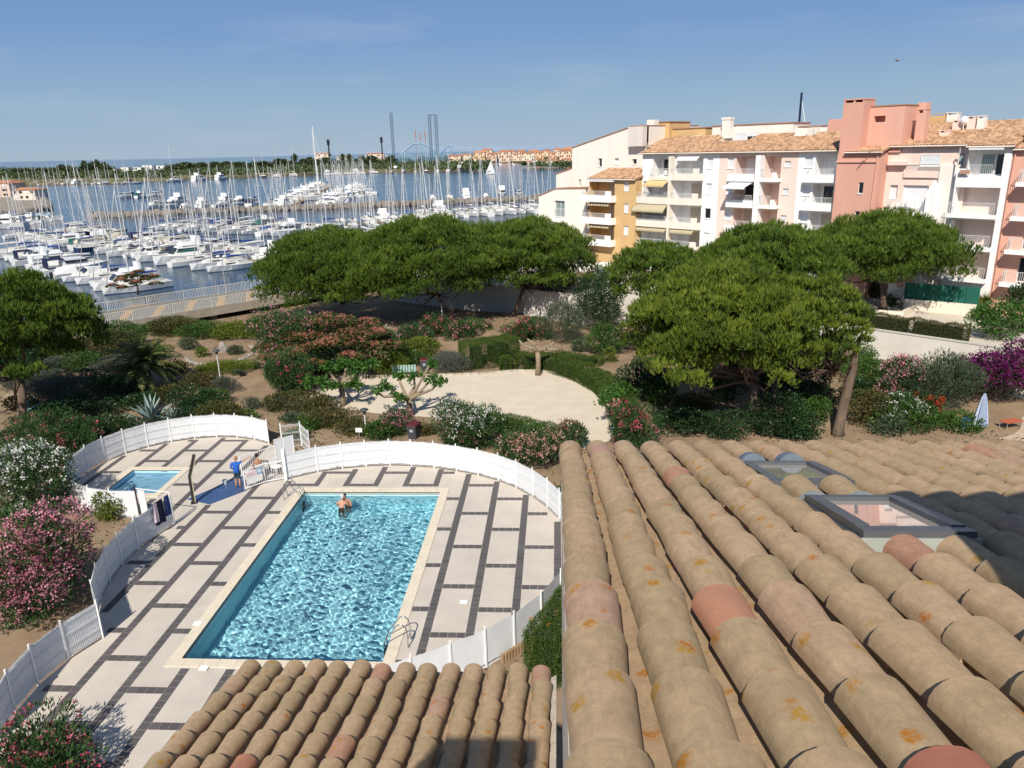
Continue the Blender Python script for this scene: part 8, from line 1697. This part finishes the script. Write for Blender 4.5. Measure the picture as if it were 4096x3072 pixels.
for i, (u, v, w, h, lb) in enumerate(((1290, 640, 60, 26, 'white flat blocks left of the dark mast ride'), (1500, 640, 70, 26, 'orange roofed hall left of the roller coaster'), (1370, 645, 40, 20, 'pale house between the dark trees'))):
    far_house(u, v, w, h, TC[3], RC[i % 3], lb, 2, 5, 14)
far_house(-50, 790, 190, 62, (0.62, 0.46, 0.36), (0.42, 0.19, 0.10), 'salmon house with orange roof on the left spit', 3, 5, 12, z=0.4, name='spit_house', group='houses on the left spit'); far_house(100, 800, 90, 46, (0.68, 0.58, 0.48), (0.44, 0.21, 0.11), 'low orange roofed house at the tip of the left spit', 2, 4, 9, z=0.4, name='spit_house', group='houses on the left spit')
# trees of the far shore: those one can tell apart, and the wood behind as one mass
FARL = leaf_mat('hazy far tree leaf', [(0.045, 0.07, 0.03), (0.07, 0.10, 0.04), (0.105, 0.13, 0.055)], 0.1)  # greens lightened for distance, haze put into the leaf colour
def far_tree_mesh(seed, tall):
    g = np.random.default_rng(seed); bl_ = lumps(g, 1, 1, 2.0 if not tall else 4.0, 8); P, D = shell(g, bl_, 900, 0.6); return leaf_mesh('crown', P, D + g.normal(0, 0.5, P.shape), rdir(len(P), g), 0.30, 0.24, FARL)
FT = [far_tree_mesh(k, k == 3) for k in range(4)]; TRM = MB(); TRM.tube((0, 0, -0.3), (0, 0, 1.0), 0.09, 0.05, 6); TRMESH = TRM.mesh('trunk', BARK)
def far_tree(u, v, wpx, hpx, label, k=0, z=0.5, group='trees on the far shore'):
    p = at(u, v, z); d = depth(p); t = empty('far_tree', (p[0], p[1], z), k*1.3, label, 'tree', group); s = wpx/2*d/FPX; h = hpx*d/FPX*0.72; mesh_obj('crown', FT[k % 4], t, (0, 0, h*0.12), None, (s, s, h*0.88/(4.0 if k % 4 == 3 else 2.0))); mesh_obj('trunk', TRMESH, t, None, None, (s, s, h*0.3))
_n = 0
for (u0, u1, v0, v1, n, w, h, ph) in ((20, 240, 700, 694, 9, 44, 30, 'behind the far left marina'), (260, 420, 696, 690, 7, 44, 44, 'left of the white villas'), (690, 1000, 690, 676, 14, 50, 36, 'on the wooded far bank'), (1010, 1300, 678, 668, 12, 50, 38, 'left of the dark mast ride'), (1300, 1560, 668, 660, 10, 40, 36, 'before the funfair'), (1580, 1900, 650, 640, 12, 30, 22, 'behind the far marina'), (2100, 2360, 662, 662, 9, 30, 22, 'on the right far bank')):
    for i in range(n):
        k = i/(n-1); far_tree(u0 + (u1-u0)*k + _g.uniform(-8, 8), v0 + (v1-v0)*k + _g.uniform(-3, 3), w*_g.uniform(0.7, 1.3), h*_g.uniform(0.7, 1.35), f'{ordinal(i+1)} far tree from the left {ph}', i*3 + _n); _n += 1
for i, (u, lb) in enumerate(((1180, 'dark cypress like tree left of the tall mast'), (1372, 'left tall dark tree before the funfair'), (1400, 'right tall dark tree before the funfair'), (340, 'dark cypress among the far left trees'))): far_tree(u, 655 if u > 1000 else 682, 26, 55, lb, 3)
g = np.random.default_rng(5); WP = []
for (u0, u1, va, vb, n) in ((-150, 260, 718, 676, 4200), (240, 460, 714, 674, 2400), (430, 700, 714, 692, 1500), (660, 1000, 702, 662, 5200), (1000, 1320, 692, 652, 4800), (1300, 1960, 680, 638, 5600), (1900, 2420, 640, 628, 2200), (2120, 2400, 668, 662, 700)):
    for _ in range(n//4):
        p = at(g.uniform(u0, u1), g.uniform(vb, va), 0.5); hh = abs(g.normal(0, 1))*1.8 + 1.0
        for q in range(5): WP.append((p[0] + g.normal(0, 2.2), p[1] + g.normal(0, 2.2), 0.6 + hh*g.random()))
WP = np.array(WP); tag(mesh_obj('far_wood', leaf_mesh('far_wood', WP, rdir(len(WP), g) + [0, 0, 0.6], rdir(len(WP), g), 2.6, 2.0, FARL)), 'low green wood covering the far shore', 'wood', kind='stuff')
# funfair
LAT = mat('blue grey ride lattice', (0.10, 0.16, 0.22), 0.6); RIDEB = mat('pale blue coaster', (0.22, 0.38, 0.52), 0.6); RIDED = mat('black ride mast', (0.02, 0.022, 0.03), 0.6); RIDEO = mat('orange ride pole', (0.45, 0.13, 0.06), 0.6)
def tower(name, u, vt, vb, w, mt, label, lattice=True):
    p = at(u, vb, 0.5); d = depth(p); H = at_d(u, vt, d)[2]; t = empty(name, (p[0], p[1], 0.5), 0, label, 'fairground ride'); m = MB()
    if lattice:
        for sx in (-w, w):
            for sy in (-w, w): m.box(sx-0.22, sx+0.22, sy-0.22, sy+0.22, 0, H)
        for k in range(int(H/3.2)): z = k*3.2; m.box(-w, w, -w-0.15, -w+0.15, z, z+0.4); m.tube((-w, -w, z), (w, -w, z+3.2), 0.16, n=4); m.tube((w, w, z), (-w, w, z+3.2), 0.16, n=4)
    else: m.tube((0, 0, 0), (0, 0, H), w, w*0.7, 8); m.tube((0, 0, H*0.75), (0, 0, H*0.98), w*1.7, n=8)
    m.build('mast', mt, t); return t, H
tower('slingshot_tower', 1577, 450, 655, 1.5, LAT, 'lone lattice tower of the funfair, left of the twin ones'); a_, h1 = tower('slingshot_tower', 1727, 460, 655, 1.5, LAT, 'left of the twin lattice towers with the top beam'); tower('slingshot_tower', 1752, 462, 655, 1.5, LAT, 'right of the twin lattice towers'); m = MB(); w_ = 25*depth(a_.location)/FPX; m.box(-1, w_+1, -0.6, 0.6, h1-1.2, h1); m.build('top_beam', LAT, a_)
tower('ride_mast', 1320, 558, 650, 1.7, RIDED, 'dark ride mast left of the funfair trees', False); tower('ride_mast', 1531, 548, 640, 1.7, RIDED, 'black ride mast left of the roller coaster', False)
for u, vt, lb in ((1668, 520, 'left thin orange pole over the roller coaster'), (1705, 522, 'right thin orange pole over the roller coaster'), (1687, 534, 'middle grey pole over the roller coaster')): tower('ride_pole', u, vt, 640, 0.45, RIDEO, lb, False)
p = at(1690, 652, 0.5); d = depth(p); rc = empty('roller_coaster', (p[0], p[1], 0.5), 0, 'pale blue roller coaster with two humps on the far shore', 'fairground ride'); k_ = d/FPX
tr = [(-130, 4), (-95, 22), (-60, 50), (-30, 70), (0, 72), (25, 62), (50, 45), (70, 30), (88, 50), (105, 62), (120, 58)]; m = MB(); m.path([(x*k_, 0, z*k_) for x, z in tr], 0.9, 5); m.path([(x*k_, 3.0, z*k_) for x, z in tr], 0.9, 5); m.build('track', RIDEB, rc)
for i in range(44):
    x = -125 + i*5.6; z = np.interp(x, [q[0] for q in tr], [q[1] for q in tr]); m = MB(); m.tube((x*k_, 0, 0), (x*k_, 0, z*k_), 0.28, n=4); m.tube((x*k_, 0, 0), ((x+5)*k_, 0, z*k_*0.9), 0.18, n=4); m.build('trestle', RIDEB, rc)
for (cx, r, c, lb) in ((1532, 34, mat('white arch', (0.55, 0.45, 0.42), 0.6), 'white arch of the left small coaster'), (1625, 34, RIDEB, 'blue arch of the right small coaster')):
    p = at(cx, 650, 0.5); t = empty('coaster_arch', (p[0], p[1], 0.5), 0, lb, 'fairground ride'); m = MB(); A_ = [(r*k_*math.cos(a), 0, r*0.95*k_*math.sin(a)) for a in np.linspace(0, math.pi, 15)]; m.path(A_, 0.7, 5); m.build('track', c, t)
    for q in A_[1:-1]: m = MB(); m.tube((q[0], 0, 0), q, 0.22, n=4); m.build('trestle', c, t)
for i, (u, lb) in enumerate(((965, 'left blue water slide on the wooded bank'), (1030, 'right blue water slide on the wooded bank'))):
    p = at(u, 672, 0.5); k_2 = depth(p)/FPX; t = empty('water_slide', (p[0], p[1], 0.5), 0, lb, 'water slide'); m = MB(); m.path([(-30*k_2, 0, 20*k_2), (-15*k_2, 0, 18*k_2), (5*k_2, 2, 12*k_2), (30*k_2, 0, 5*k_2)], 1.0, 6); m.build('chute', mat('bright blue slide', (0.05, 0.22, 0.55), 0.5), t)
    for x, z in ((-28, 19), (-12, 16), (8, 10)): m = MB(); m.tube((x*k_2, 0, 0), (x*k_2, 0, z*k_2), 0.3, n=5); m.build('support', RIDEB, t)
# gull
q = at_d(3590, 242, 60); gu = empty('gull', tuple(q), R(30), 'tiny gull gliding in the sky at the upper right', 'bird'); m = MB(); m.lathe([(0.01, -0.2), (0.06, -0.1), (0.07, 0.05), (0.02, 0.2)], 8); o = m.build('body', mat('gull grey', (0.2, 0.2, 0.2), 0.8), gu, None, (R(90), 0, 0), True); m = MB()
for s in (-1, 1): m.poly([(0, -0.06, 0.03), (s*0.35, 0.02, 0.12), (s*0.7, -0.12, 0.06), (s*0.35, -0.12, 0.10)], [(0, 1, 2, 3)])
m.build('wings', mat('gull grey', (0.2, 0.2, 0.2), 0.8), gu)
